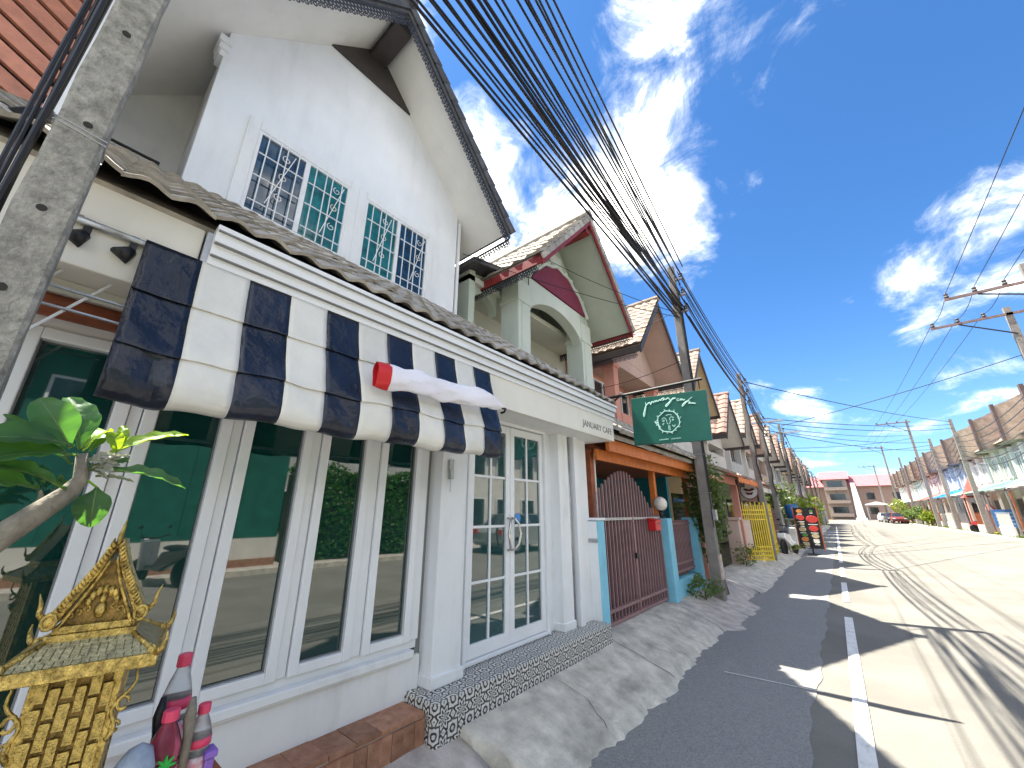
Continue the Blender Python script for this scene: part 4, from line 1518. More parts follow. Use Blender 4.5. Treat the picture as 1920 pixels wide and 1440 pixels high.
for sx in (-1, 1):
    for sy in (-1, 1):
        q = MB()
        q.tube([(sx * E1[0], sy * E1[1], zz(E1[2] + .004)), (sx * E0[0], sy * E0[1], zz(E0[2] + .008))], .007, 6)
        q.tube([(sx * E0[0], sy * E0[1], zz(1.23)), (sx * (E0[0] + .012), sy * (E0[1] + .014), zz(1.24)), (sx * (E0[0] + .012), sy * (E0[1] + .02), zz(1.258)), (sx * (E0[0] + .006), sy * (E0[1] + .018), zz(1.275))], [.010, .009, .006, .002], 6)
        q.ball((sx * (E0[0] - .012), sy * (E0[1] - .012), zz(1.232)), .015, n=8)
        q.build('corner_finial', GOLD, sh, smooth=True)
# upper gable
q = MB(); q.box(-.098, .100, -.105, .105, zz(1.262), zz(1.282)); q.box(-.09, .092, -.095, .095, zz(1.282), zz(1.298))
q.build('gable_base', GOLD, sh, bevel=.002)
GA = 1.485
q = MB(); q.prism([(.062, -.085, zz(1.298)), (.062, .085, zz(1.298)), (.062, 0, zz(1.44))], (.012, 0, 0))
ped = q.build('pediment', BRONZE, sh)
for k_ in range(3):
    for s_ in (-1, 1):
        q = MB(); yy_ = s_ * (.030 + .018 * k_); q.tube([(.077, yy_ + s_ * (.010 - .0012 * i) * math.cos(i * .8), zz(1.316 + .006 * (2 - k_) + (.010 - .0012 * i) * math.sin(i * .8))) for i in range(8)], .0026, 5); q.build('relief_scroll', GOLD, ped, smooth=True)
for i in range(7):      # raised relief leaves and a seated form
    a_ = (i - 3) * .42
    q = MB(); q.ball((.077, .030 * math.sin(a_) * 1.2, zz(1.335 + .034 * math.cos(a_))), .007, .009, .013, 8)
    q.build('relief_leaf', GOLD, ped, smooth=True)
q = MB(); q.ball((.078, 0, zz(1.325)), .012, .016, .018, 10); q.ball((.08, 0, zz(1.35)), .009, .009, .011, 8)
q.build('relief_figure', GOLD, ped, smooth=True)
for s_ in (-1, 1):
    # curved barge with flame teeth
    def bp(t):
        return (s_ * (.108 * (1 - t) ** 1.15), 1.300 + (GA - 1.300) * (t ** 1.12) + .004 * math.sin(t * 6.28))
    q = MB()
    q.tube([(.085, bp(i / 16)[0], zz(bp(i / 16)[1])) for i in range(17)], [.013 - .0005 * i for i in range(17)], 8)
    q.tube([(.089, bp(i / 16)[0] * .86, zz(bp(i / 16)[1] - .018)) for i in range(15)], .005, 6)
    bg_ = q.build('barge', GOLD, sh, smooth=True)
    fl = MB()
    for i in range(22):
        t = .02 + i / 22 * .95
        y, z = bp(t)
        for dx in (0, .012):
            fl.tube([(.086 + dx, y, zz(z)), (.086 + dx, y + s_ * .010, zz(z + .010)), (.086 + dx, y + s_ * .007, zz(z + .021))], [.0065, .005, .0008], 5)
    tag(fl.build('flame_teeth', GOLD, sh, smooth=True), kind='stuff')
    q = MB()
    q.ball((.088, s_ * .106, zz(1.312)), .016, .020, .020, 10)
    q.tube([(.1, s_ * (.106 + .016 * math.cos(i * .75)), zz(1.312 + .016 * math.sin(i * .75))) for i in range(10)], .005, 6)
    q.tube([(.088, s_ * .12, zz(1.315)), (.088, s_ * .135, zz(1.33)), (.09, s_ * .137, zz(1.35)), (.09, s_ * .146, zz(1.372))], [.008, .007, .005, .001], 6)
    q.build('naga_scroll', GOLD, sh, smooth=True)
    # roof slope behind with ribs
    q = MB()
    q.grid(lambda u, v: (.078 - .17 * u, bp(v)[0] * .98, zz(bp(v)[1] - .004)), 10, 10)
    rs_ = q.build('roof_slope', GOLD_TILE, sh, smooth=True, solid=.006)
    for k in range(9):
        q = MB(); x = .06 - k * .0175
        q.tube([(x, bp(i / 8)[0] * 1.0, zz(bp(i / 8)[1] + .001)) for i in range(8)], .0035, 5)
        q.build('roof_rib', GOLD_TILE, rs_)
q = MB(); q.tube([(.09, 0, zz(GA - .02)), (.092, 0, zz(GA + .012)), (.088, .002, zz(GA + .034)), (.086, .004, zz(GA + .05))], [.009, .007, .004, .0008], 6)
q.build('finial', GOLD, sh, smooth=True)

sh.scale = (.8, .74, 1)

# --- offerings on a small table beside the shrine
tb = thing('offering_table', 'small low table carrying bottles beside the golden shrine', 'table', (-1.6, .46, .15))
TZ = .80
q = MB(); q.box(-1.78, -1.38, .36, .60, TZ - .03, TZ); q.build('table_top', RUST_WOOD, tb, bevel=.004)
for x in (-1.76, -1.40):
    for y in (.38, .58):
        q = MB(); q.box(x - .015, x + .015, y - .015, y + .015, .15, TZ - .03); q.build('leg', RUST_WOOD, tb)
PET = bpy.data.materials.new('clear_bottle_plastic')
PET.use_nodes = True
_b = PET.node_tree.nodes['Principled BSDF']
_b.inputs['Base Color'].default_value = (0.93, 0.95, 0.97, 1)
_b.inputs['Roughness'].default_value = 0.08
_b.inputs['IOR'].default_value = 1.22
_b.inputs['Transmission Weight'].default_value = 0.85
_n = PET.node_tree.nodes.new('ShaderNodeTexNoise'); _n.inputs['Scale'].default_value = 60
_bp = PET.node_tree.nodes.new('ShaderNodeBump'); _bp.inputs['Strength'].default_value = .3; _bp.inputs['Distance'].default_value = .004
PET.node_tree.links.new(_n.outputs['Fac'], _bp.inputs['Height']); PET.node_tree.links.new(_bp.outputs[0], _b.inputs['Normal'])
SODA = mat('red_soda', (0.80, 0.16, 0.26), 0.08, 0.15, 20, 0.1, spec=.6, trans=.8, ior=1.25)
PINK_CAP = mat('pink_cap', (0.72, 0.06, 0.14), 0.4, 0.1)
LABEL = mat('white_red_label', (0.75, 0.72, 0.74), 0.45, 0.2, 60, col2=(0.6, 0.08, 0.12))
GREEN_STAR = mat('green_bow', (0.02, 0.36, 0.05), 0.4, 0.2)


def bottle(c, h, r_, lab, red, star):
    b_ = thing('bottle', lab, 'bottle', c, group=None)
    x, y, z = c
    pr = [(r_ * .85, 0), (r_, .012), (r_, h * .2), (r_ * .92, h * .24), (r_, h * .28), (r_, h * .56), (r_ * .93, h * .6), (r_, h * .64), (r_ * .95, h * .72), (r_ * .7, h * .82), (r_ * .42, h * .90), (r_ * .4, h * .93)]
    q = MB(); q.lathe(pr, c, 20); q.build('body', PET if not red else SODA, b_, smooth=True)
    q = MB(); q.lathe([(r_ * 1.015, h * .32), (r_ * 1.015, h * .54)], c, 20); q.build('label', LABEL, b_, smooth=True)
    q = MB(); q.lathe([(r_ * .5, h * .92), (r_ * .5, h), (r_ * .45, h * 1.01)], c, 14); q.build('cap', PINK_CAP, b_)
    if not red:
        q = MB(); q.lathe([(r_ * 1.02, h * .62), (r_ * 1.0, h * .70)], c, 20); q.build('band', PINK_CAP, b_, smooth=True)
    if star:
        for k in range(8):
            a_ = k * math.pi / 4
            q = MB(); q.tube([(x + r_ * 1.02, y, z + h * .60), (x + r_ * 1.08, y + .022 * math.cos(a_), z + h * .60 + .022 * math.sin(a_))], [.007, .002], 5)
            q.build('bow_loop', GREEN_STAR, b_)
        q = MB(); q.lathe([(r_ * 1.03, h * .44), (r_ * 1.03, h * .53)], c, 18); q.build('band', RED_PLASTIC, b_)


bottle((-1.62, .43, TZ), .345, .036, 'clear water bottle with a pink cap standing behind the red one', False, False)
bottle((-1.46, .385, TZ), .262, .036, 'red soda bottle with a green bow on its neck', True, True)
bottle((-1.50, .47, TZ), .24, .030, 'short clear bottle at the table edge beside the wooden stick', False, False)
gb_ = thing('plastic_bag', 'crumpled grey plastic bag beside the golden shrine', 'bag', (-1.43, .33, .80))
q = MB(); q.ball((-1.43, .325, .90), .05, .052, .12, 14)
q.v = [(x + .008 * math.sin(z * 60 + y * 40), y + .008 * math.sin(z * 47 + x * 50), z) for x, y, z in q.v]
q.build('bag', mat('grey_blue_plastic', (0.30, 0.35, 0.42), 0.35, 0.2, 20, 0.5, 30), gb_, smooth=True)
for i, (x, y, h, m_, lab) in enumerate(((-1.52, .375, .28, BLACK_METAL, 'burnt black incense holder between the shrine and the bottles'), (-1.47, .43, .275, BARK, 'weathered wooden stick standing beside the red bottle'))):
    q = MB(); q.tube([(x, y, TZ), (x + .005, y + .004, TZ + h * .7), (x, y, TZ + h * .85), (x, y, TZ + h)], [.013, .012, .015, .006], 8)
    tag(q.build('incense_holder' if i == 0 else 'wooden_stick', m_, loc=(x, y, TZ), smooth=True), lab, 'incense holder' if i == 0 else 'stick')
q = MB(); q.box(-1.50, -1.465, .485, .508, TZ, TZ + .12); q.box(-1.507, -1.458, .481, .512, TZ + .12, TZ + .137)
tag(q.build('purple_box', mat('purple_plastic', (0.24, 0.12, 0.50), 0.4, 0.1), loc=(-1.47, .48, TZ), bevel=.004), 'small purple plastic box at the right end of the offering table', 'box')

# --- neighbour on the left with slatted screen, roof and dish
nb = thing('slatted_house', 'neighbouring house with a sloping orange slatted screen at the upper left edge', 'building', (-3.6, -3, 0))
q = MB(); q.box(-12, -4.45, -5.2, -.72, 0, 7.2); q.build('wall', GREY_WALL, nb)
q = MB(); q.box(-4.45, -3.0, -5.2, -.78, 0, 3.0); q.build('porch_wall', GREY_WALL, nb)
q = MB(); q.prism([(-3.2, -5.2, 6.9), (-3.2, -.62, 5.9), (-3.2, -.62, 6.02), (-3.2, -5.2, 7.05)], (-5, 0, 0)); q.build('roof', ROOF_DARK, nb)
q = MB(); q.box(-4.2, -4.12, -.66, -.58, 3.0, 5.6); q.build('screen_post', DARKWOOD, nb)
q = MB(); q.box(-4.3, -4.25, -3.2, -.62, 3.0, 5.9); q.build('screen_back', DARKWOOD, nb)
SLAT = mat('orange_slat', (0.50, 0.205, 0.135), 0.55, 0.22, 8, 0.15, rnd=.12)
for i in range(15):
    z = 3.15 + i * .175
    q = MB(); q.bar((-4.05, -.60, z), (-4.05, -2.9, z + 1.30), .04, .115)
    q.build('slat', SLAT, nb)
q = MB(); q.box(-4.25, -4.0, -.60, -.50, 2.9, 5.75); q.build('white_edge', WHITE, nb)
dish = thing('satellite_dish', 'dark satellite dish behind the near concrete pole', 'dish', (-2.6, -.42, 2.95))
q = MB(); q.lathe([(.02, 0), (.10, .012), (.16, .04), (.19, .07), (.188, .075), (.155, .045), (.09, .02), (.01, .01)], (0, 0, 0), 20)
mt_ = Matrix.Translation((-2.6, -.40, 3.17)) @ Euler((R(50), R(20), 0)).to_matrix().to_4x4()
q.v = [tuple(mt_ @ Vector(p)) for p in q.v]
q.build('reflector', BLACK_METAL, dish, smooth=True)
q = MB(); q.tube([(-2.6, -.42, 2.9), (-2.6, -.42, 3.12)], .02, 8); q.build('mast', GREY_METAL, dish)

# ================================================================ the row of townhouses on the left
def tiles_joined(mb, p, eu, ev, nu, nv, du, dv, amp=.03, th=.02):
    """rows of curved tiles on a slope: p lower corner, eu along the eave, ev up the slope"""
    p, eu, ev = Vector(p), Vector(eu).normalized(), Vector(ev).normalized()
    nrm = eu.cross(ev)
    if nrm.z < 0:
        nrm = -nrm
    for j in range(nv):
        for i in range(nu):
            a = p + eu * (du * i) + ev * (dv * j) + nrm * .02
            prof = [(0, 0), (.25, amp), (.5, amp * 1.1), (.78, amp * .4), (1.0, 0)]
            vs = []
            for k, (t, h) in enumerate(prof):
                vs.append(a + eu * (du * t) + nrm * (h + th))
                vs.append(a + eu * (du * t) + nrm * h + ev * (dv * 1.08))
            vs += [a + eu * (du * t) for t, h in prof]
            fs = [(2 * k, 2 * k + 2, 2 * k + 3, 2 * k + 1) for k in range(4)] + [(10 + k, 11 + k, 2 * k + 2, 2 * k) for k in range(4)]
            mb.add(vs, fs)
    return mb


def tile_obj_mesh(name, m, du, dv, amp=.03, th=.02):
    mb = MB()
    tiles_joined(mb, (0, 0, 0), (1, 0, 0), (0, 1, 0), 1, 1, du, dv, amp, th)
    return mb.mesh(name, m)


def slope_tiles(parent, mesh, p, eu, ev, nu, nv, du, dv):
    p, eu, ev = Vector(p), Vector(eu).normalized(), Vector(ev).normalized()
    nrm = eu.cross(ev)
    e = Matrix((eu, ev, nrm)).transposed().to_euler()
    for j in range(nv):
        for i in range(nu):
            inst('roof_tile', mesh, p + eu * (du * i) + ev * (dv * j) + nrm * .012, parent, e)


def gable_roof(parent, XF_, XB, yc, za, sl, hw, soff, cover, board, verge=None, th=.1, lace_=True, joined=None, sides=(-1, 1)):
    q = MB()
    for s_ in (-1, 1):
        y1, z1 = yc + s_ * hw, za - hw * sl
        q.prism([(XF_, yc, za + .05), (XF_, y1, z1 + .05), (XF_, y1, z1 + .05 + th), (XF_, yc, za + .05 + th)], (XB - XF_, 0, 0))
    rf = q.build('roof', cover, parent)
    for s_ in (-1, 1):
        y1, z1 = yc + s_ * (hw - .03), za - (hw - .03) * sl
        q = MB(); q.prism([(XF_ - .02, yc + s_ * .002, za), (XF_ - .02, y1, z1), (XF_ - .02, y1, z1 + .048), (XF_ - .02, yc + s_ * .002, za + .048)], (XB - XF_, 0, 0))
        q.build('soffit', soff, rf)
        y2, z2 = yc + s_ * (hw + .01), za - (hw + .01) * sl
        q = MB(); q.prism([(XF_, yc, za - .12), (XF_, y2, z2 - .12), (XF_, y2, z2 + .12), (XF_, yc, za + .12)], (.04, 0, 0))
        q.build('barge_board', board, rf)
        q = MB(); q.box(XB, XF_ + .02, min(y2, y2 + s_ * .03), max(y2, y2 + s_ * .03), z2 - .08, z2 + .1)
        q.build('eave_board', board, rf)
        if lace_:
            q = MB(); lace(q, (XF_ - .1, y2, z2 - .06), (XF_ - 2.4, y2, z2 - .06), nrm=(0, 1, 0)); tag(q.build('fretwork', LACE, rf), kind='stuff')
    if verge:
        verge_tiles(rf, verge, XF_ + .05, yc, za + .13, sl, hw, .31)
    q = MB(); q.tube([(XF_ + .08, yc, za + .2), (XB, yc, za + .2)], .11, 8); q.build('ridge_cap', cover, rf)
    return rf


# ---------------------------------------------------------------- sage green house with arched balcony
gh = thing('green_house', 'sage green gabled house with an arched balcony and burgundy gable panel', 'building', (-4.4, 7.1, 0.2))
YC2, ZA2, SL2, HW2 = 7.12, 8.25, 1.09, 2.04
q = MB(); q.box(-12, -5.7, 4.60, 9.6, 0.2, 6.3); q.build('wall', SAGE_IN, gh)
q = MB(); q.prism([(-5.69, YC2 - 1.7, 6.2), (-5.69, YC2 + 1.7, 6.2), (-5.69, YC2, 8.2)], (-6, 0, 0)); q.build('rear_gable', SAGE, gh)
# side wall of the balcony towards the cafe with its own arch
q = MB(); q.box(-5.7, -4.9, 4.62, 4.78, 3.9, 6.3); q.build('side_wall', SAGE, gh)
# balcony columns
for a, b in ((5.53, 5.94), (8.13, 8.62)):
    q = MB(); q.box(-4.85, -4.38, a, b, 3.6, 6.25); q.box(-4.87, -4.355, a - .03, b + .03, 5.72, 5.80)
    q.box(-4.83, -4.36, a + .10, b - .10, 3.7, 5.70)
    q.build('column', SAGE_PALE, gh, bevel=.012)
# arch and ornamental gable front
q = MB()
N_ = 24
lo, hi = [], []
for i in range(N_ + 1):
    t = i / N_
    y = 5.94 + (8.13 - 5.94) * t
    zl = 5.62 + .50 * math.sin(math.pi * t) ** .55
    lo.append((y, zl))
    hi.append((y, 6.47))
for X0, X1 in ((-4.40, -4.66),):
    vs = []
    for (y, a), (_, b) in zip(lo, hi):
        vs += [(X0, y, a), (X0, y, b), (X1, y, a), (X1, y, b)]
    fs = []
    for i in range(N_):
        k = 4 * i
        fs += [(k, k + 4, k + 5, k + 1), (k + 2, k + 3, k + 7, k + 6), (k, k + 2, k + 6, k + 4), (k + 1, k + 5, k + 7, k + 3)]
    q.add(vs, fs)
q.build('arch', SAGE_PALE, gh)
# gable front above the arch
q = MB(); q.prism([(-4.42, 5.50, 6.10), (-4.42, 5.94, 6.10), (-4.42, 5.94, 6.46), (-4.42, 8.13, 6.46), (-4.42, 8.13, 6.10), (-4.42, 8.66, 6.10), (-4.42, 8.56, 6.45), (-4.42, 7.75, 7.35), (-4.42, YC2, 8.1), (-4.42, 6.35, 7.2), (-4.42, 5.62, 6.45)], (-.2, 0, 0))
q.build('gable_front', SAGE, gh)


def gable_curve(k):
    pts = []
    for i in range(21):
        t = i / 20
        y = YC2 + .08 + (t - .5) * 2.36 * k
        z = 6.50 + .76 * k * math.sin(math.pi * t) ** .8 + .03 * math.sin(t * 31)
        pts.append((y, z))
    return pts


cur = gable_curve(1.0)
q = MB(); q.prism([(-4.415, y, z) for y, z in cur], (.05, 0, 0)); q.build('burgundy_panel', BURGUNDY, gh)
cur = gable_curve(1.1)
q = MB(); q.tube([(-4.39, y, z - .02) for y, z in cur], .055, 6); q.build('panel_moulding', SAGE_PALE, gh)
q = MB()
for i, (y, z) in enumerate(cur[2:-2:2]):
    q.ball((-4.37, y, z + .03), .05, .07, .06, 8)
q.build('moulding_scrolls', SAGE_PALE, gh, smooth=True)
q = MB(); q.box(-4.46, -4.34, YC2 - .45, YC2 + .12, 7.42, 7.62); q.box(-4.46, -4.33, YC2 - .4, YC2 + .02, 7.3, 7.42); q.build('crest_block', SAGE_PALE, gh, bevel=.02)
# interior of the balcony
q = MB(); q.box(-5.72, -4.9, 4.62, 9.5, 5.98, 6.1); q.build('balcony_ceiling', SAGE_IN, gh)
q = MB(); q.box(-5.72, -4.3, 4.62, 9.5, 3.75, 3.9); q.build('balcony_floor', SAGE, gh)
for y0, y1 in ((4.9, 5.35), (6.2, 6.85), (7.2, 7.9)):
    q = MB(); q.box(-5.699, -5.66, y0, y1, 4.25, 5.15); wd = q.build('window', DARKGLASS, gh)
    q = MB()
    q.box(-5.66, -5.62, y0 - .06, y0, 4.2, 5.2); q.box(-5.66, -5.62, y1, y1 + .06, 4.2, 5.2); q.box(-5.66, -5.621, y0, y1, 5.15, 5.2); q.box(-5.66, -5.621, (y0 + y1) / 2 - .03, (y0 + y1) / 2 + .03, 4.25, 5.15)
    q.build('window_frame', FRAME, wd)
for y in [4.9 + .14 * i for i in range(26)]:
    if 5.5 < y < 5.97 or 8.1 < y < 8.65:
        continue
    q = MB(); q.lathe([(.03, 0), (.045, .06), (.025, .12), (.05, .26), (.028, .42), (.04, .5)], (-4.5, y, 3.92), 8); q.build('baluster', SAGE_PALE, gh, smooth=True)
for a, b in ((4.75, 5.53), (5.94, 8.13), (8.62, 9.4)):
    q = MB(); q.box(-4.58, -4.42, a, b, 4.42, 4.52); q.build('handrail', SAGE_PALE, gh, bevel=.01)
q = MB()
for i in range(13):     # arched soffit of the left bay
    pass
vs, fs = [], []
for i in range(17):
    t = i / 16
    y = 4.78 + .76 * t
    z = 5.55 + .34 * math.sin(math.pi * t) ** .6
    vs += [(-5.0, y, z), (-5.0, y, 6.3), (-5.2, y, z), (-5.2, y, 6.3)]
for i in range(16):
    k = 4 * i
    fs += [(k, k + 4, k + 5, k + 1), (k + 2, k + 3, k + 7, k + 6), (k, k + 2, k + 6, k + 4)]
q.add(vs, fs); q.build('side_arch', SAGE, gh)
q = MB(); q.ball((-5.2, 6.5, 5.9), .09, .09, .07, 10); q.build('ceiling_lamp', FRAME, gh, smooth=True)
rf2 = gable_roof(gh, -3.47, -12, YC2, ZA2, SL2, HW2, SAGE, ROOF_GREY, RED_BOARD, VERGE_GREY)
q = MB(); q.box(-4.2, -3.5, YC2 - .10, YC2 + .10, ZA2 - .32, ZA2 - .05); q.build('ridge_beam', RED_BOARD, rf2)
TL2 = tile_obj_mesh('roof_tile', ROOF_GREY, .34, .38, .035)
a2 = math.atan(SL2)
slope_tiles(rf2, TL2, (-3.5 - 12 * .34, YC2 - HW2, ZA2 - HW2 * SL2 + .13), (1, 0, 0), (0, math.cos(a2), math.sin(a2)), 12, 8, .34, .365)
# low tiled lean-to behind the gable towards the cafe
q = MB(); q.prism([(-4.6, 4.45, 6.15), (-4.6, 5.6, 6.42), (-4.6, 5.6, 6.52), (-4.6, 4.45, 6.27)], (-4, 0, 0)); q.build('valley_roof', ROOF_DARK, gh)

# ---------------------------------------------------------------- porch and gate of the green house
po = thing('porch_canopy', 'orange timber porch canopy with a tiled edge beyond the cafe', 'canopy', (-2.4, 6.7, .25))
cr = MB(); cr.prism([(-2.12, 4.62, 2.50), (-4.4, 4.62, 3.9), (-4.4, 4.62, 3.84), (-2.12, 4.62, 2.44)], (0, 4.45, 0)); cr = cr.build('canopy_roof', ROOF_GREY, po)
TC = tile_obj_mesh('roof_tile', ROOF_GREY, .172, .36, .036)
ac = math.atan(1.4 / 2.28)
slope_tiles(cr, TC, (-2.06, 4.62, 2.485), (0, 1, 0), (-math.cos(ac), 0, math.sin(ac)), 26, 7, .172, .36)
for x, z0, z1, y0, y1 in ((-2.20, 2.30, 2.46, 4.63, 9.02), (-2.36, 2.20, 2.34, 4.60, 8.95)):
    q = MB(); q.box(x - .05, x, y0, y1, z0, z1); q.build('beam', ORANGE, po, bevel=.006)
for i in range(9):
    y = 4.75 + i * .5
    q = MB(); q.bar((-2.42, y, 2.33), (-4.3, y, 3.5), .05, .10); q.build('rafter', RUST_WOOD, po)
q = MB(); q.box(-4.4, -2.45, 4.60, 9.0, 2.30, 2.34); q.build('ceiling', RUST_WOOD, po)
for y in (4.66, 6.87, 8.72):
    q = MB(); q.box(-2.56, -2.47, y - .05, y + .05, .25, 2.31); q.build('post', RUST_WOOD if y < 5 else ORANGE, po, bevel=.006)
q = MB(); q.box(-2.475, -2.46, 4.70, 4.725, 1.45, 2.3); q.build('white_batten', CREAM, po)
q = MB(); q.box(-5.7, -4.3, 4.42, 9.25, .2, 3.9); q.build('porch_back_wall', TEAL_WALL, po)
q = MB(); q.box(-4.3, -3.0, 9.02, 9.14, .2, 2.9); q.build('porch_side_wall', TEAL_WALL, po)
q = MB(); q.box(-4.295, -4.26, 4.9, 6.2, .25, 2.2); q.build('porch_door', DARKGLASS, po)
q = MB(); q.box(-4.4, -2.5, 4.45, 9.1, .0, .24); q.build('porch_floor', CONCRETE2, po)

gt = thing('maroon_gate', 'arched maroon steel bar gate between sky blue posts', 'gate', (-2.42, 5.6, .26))
G0, G1, GX = 4.55, 6.72, -2.42


def gate_top(y):
    t = (y - G0) / (G1 - G0)
    return 1.62 + .50 * max(0, math.sin(math.pi * min(1, t * 1.0 + .16) ** 1.25)) - (.10 if t > .93 else 0)


gbm = MB(); gbm.box(-.013, .013, -.011, .011, 0, 1); GB = gbm.mesh('bar', GATE_BAR)
n_ = 22
for i in range(n_):
    y = G0 + .04 + (G1 - G0 - .08) * i / (n_ - 1)
    inst('bar', GB, (GX, y, .31), gt, None, (1, 1, gate_top(y) - .31))
for z in (.30, .43, 1.47):
    q = MB(); q.box(GX - .022, GX + .024, G0 + .005, G1 - .005, z - .018, z + .018); q.build('rail', GATE_BAR if z < 1 else GREY_METAL, gt, bevel=.003)
for y in (G0 + .01, (G0 + G1) / 2, G1 - .035):
    q = MB(); q.box(GX - .026, GX + .028, y - .02, y + .02, .28, 1.50); q.build('stile', GATE_BAR, gt)
q = MB(); q.box(GX - .10, GX - .085, G0 + .02, G1 - .02, .30, 1.44); q.build('backing_sheet', GATE_SHEET, gt)
q = MB(); q.box(GX + .02, GX + .05, 5.60, 5.66, .95, 1.02); q.build('latch', BLACK_METAL, gt)

bx = thing('letter_box', 'small red letter box fixed on the maroon gate', 'letter box', (-2.36, 6.28, 1.30))
q = MB(); q.prism([(-2.395, 6.17, 1.29), (-2.395, 6.40, 1.29), (-2.395, 6.40, 1.44), (-2.395, 6.17, 1.44)], (.12, 0, 0)); b1 = q.build('box', RED_PLASTIC, bx, bevel=.008)
q = MB(); q.prism([(-2.40, 6.16, 1.445), (-2.26, 6.16, 1.43), (-2.26, 6.16, 1.445), (-2.40, 6.16, 1.47)], (0, .25, 0)); q.build('lid', RED_PLASTIC, bx)
q = MB(); q.box(-2.275, -2.2735, 6.21, 6.36, 1.385, 1.397); q.build('slot', BLACK_METAL, bx)

for (y0, y1, lab, white) in ((4.37, 4.53, 'sky blue gatepost against the white cafe wall', True), (6.76, 6.97, 'sky blue gatepost carrying the globe lamp', False), (8.30, 8.46, 'sky blue fence post beside the second utility pole', False)):
    gp = thing('gatepost', lab, 'post', (-2.4, (y0 + y1) / 2, .2), group='sky blue posts of the gate')
    q = MB(); q.box(-2.55, -2.29, y0, y1, .12, 1.46); q.build('post', SKYBLUE, gp, bevel=.012)
    if white:
        q = MB(); q.box(-2.55, -2.31, y0 - .012, y0 - .001, .2, 1.45); q.build('white_render', WHITE, gp)
        q = MB(); q.box(-2.50, -2.305, y0 - .02, y0 - .0125, 1.22, 1.26); q.build('steel_strap', GREY_METAL, gp)
        q = MB(); q.box(-2.56, -2.28, y0 - .02, y1 + .012, 1.461, 1.49); q.build('cap', WHITE, gp, bevel=.006)
fw = thing('fence_panel', 'short maroon bar fence on a sky blue dwarf wall beside the gate', 'fence', (-2.42, 7.6, .2))
q = MB(); q.box(-2.50, -2.34, 6.97, 8.30, .10, .50); q.build('dwarf_wall', SKYBLUE, fw, bevel=.008)
for i in range(17):
    inst('bar', GB, (GX, 7.03 + i * .076, .56), fw, None, (1, 1, .86))
for z in (.60, .72, 1.36):
    q = MB(); q.box(GX - .02, GX + .022, 6.98, 8.29, z - .014, z + .014); q.build('rail', GATE_BAR, fw)
gl = thing('globe_lamp', 'white globe lamp on the sky blue gatepost', 'lamp', (-2.42, 6.86, 1.46))
q = MB(); q.lathe([(.07, 0), (.07, .02), (.035, .05), (.03, .10), (.05, .12)], (-2.42, 6.86, 1.462), 12); q.build('base', BLACK_METAL, gl)
q = MB(); q.ball((-2.42, 6.86, 1.69), .115, n=16); q.build('globe', mat('opal_glass', (.78, .72, .66), .3, .05), gl, smooth=True)

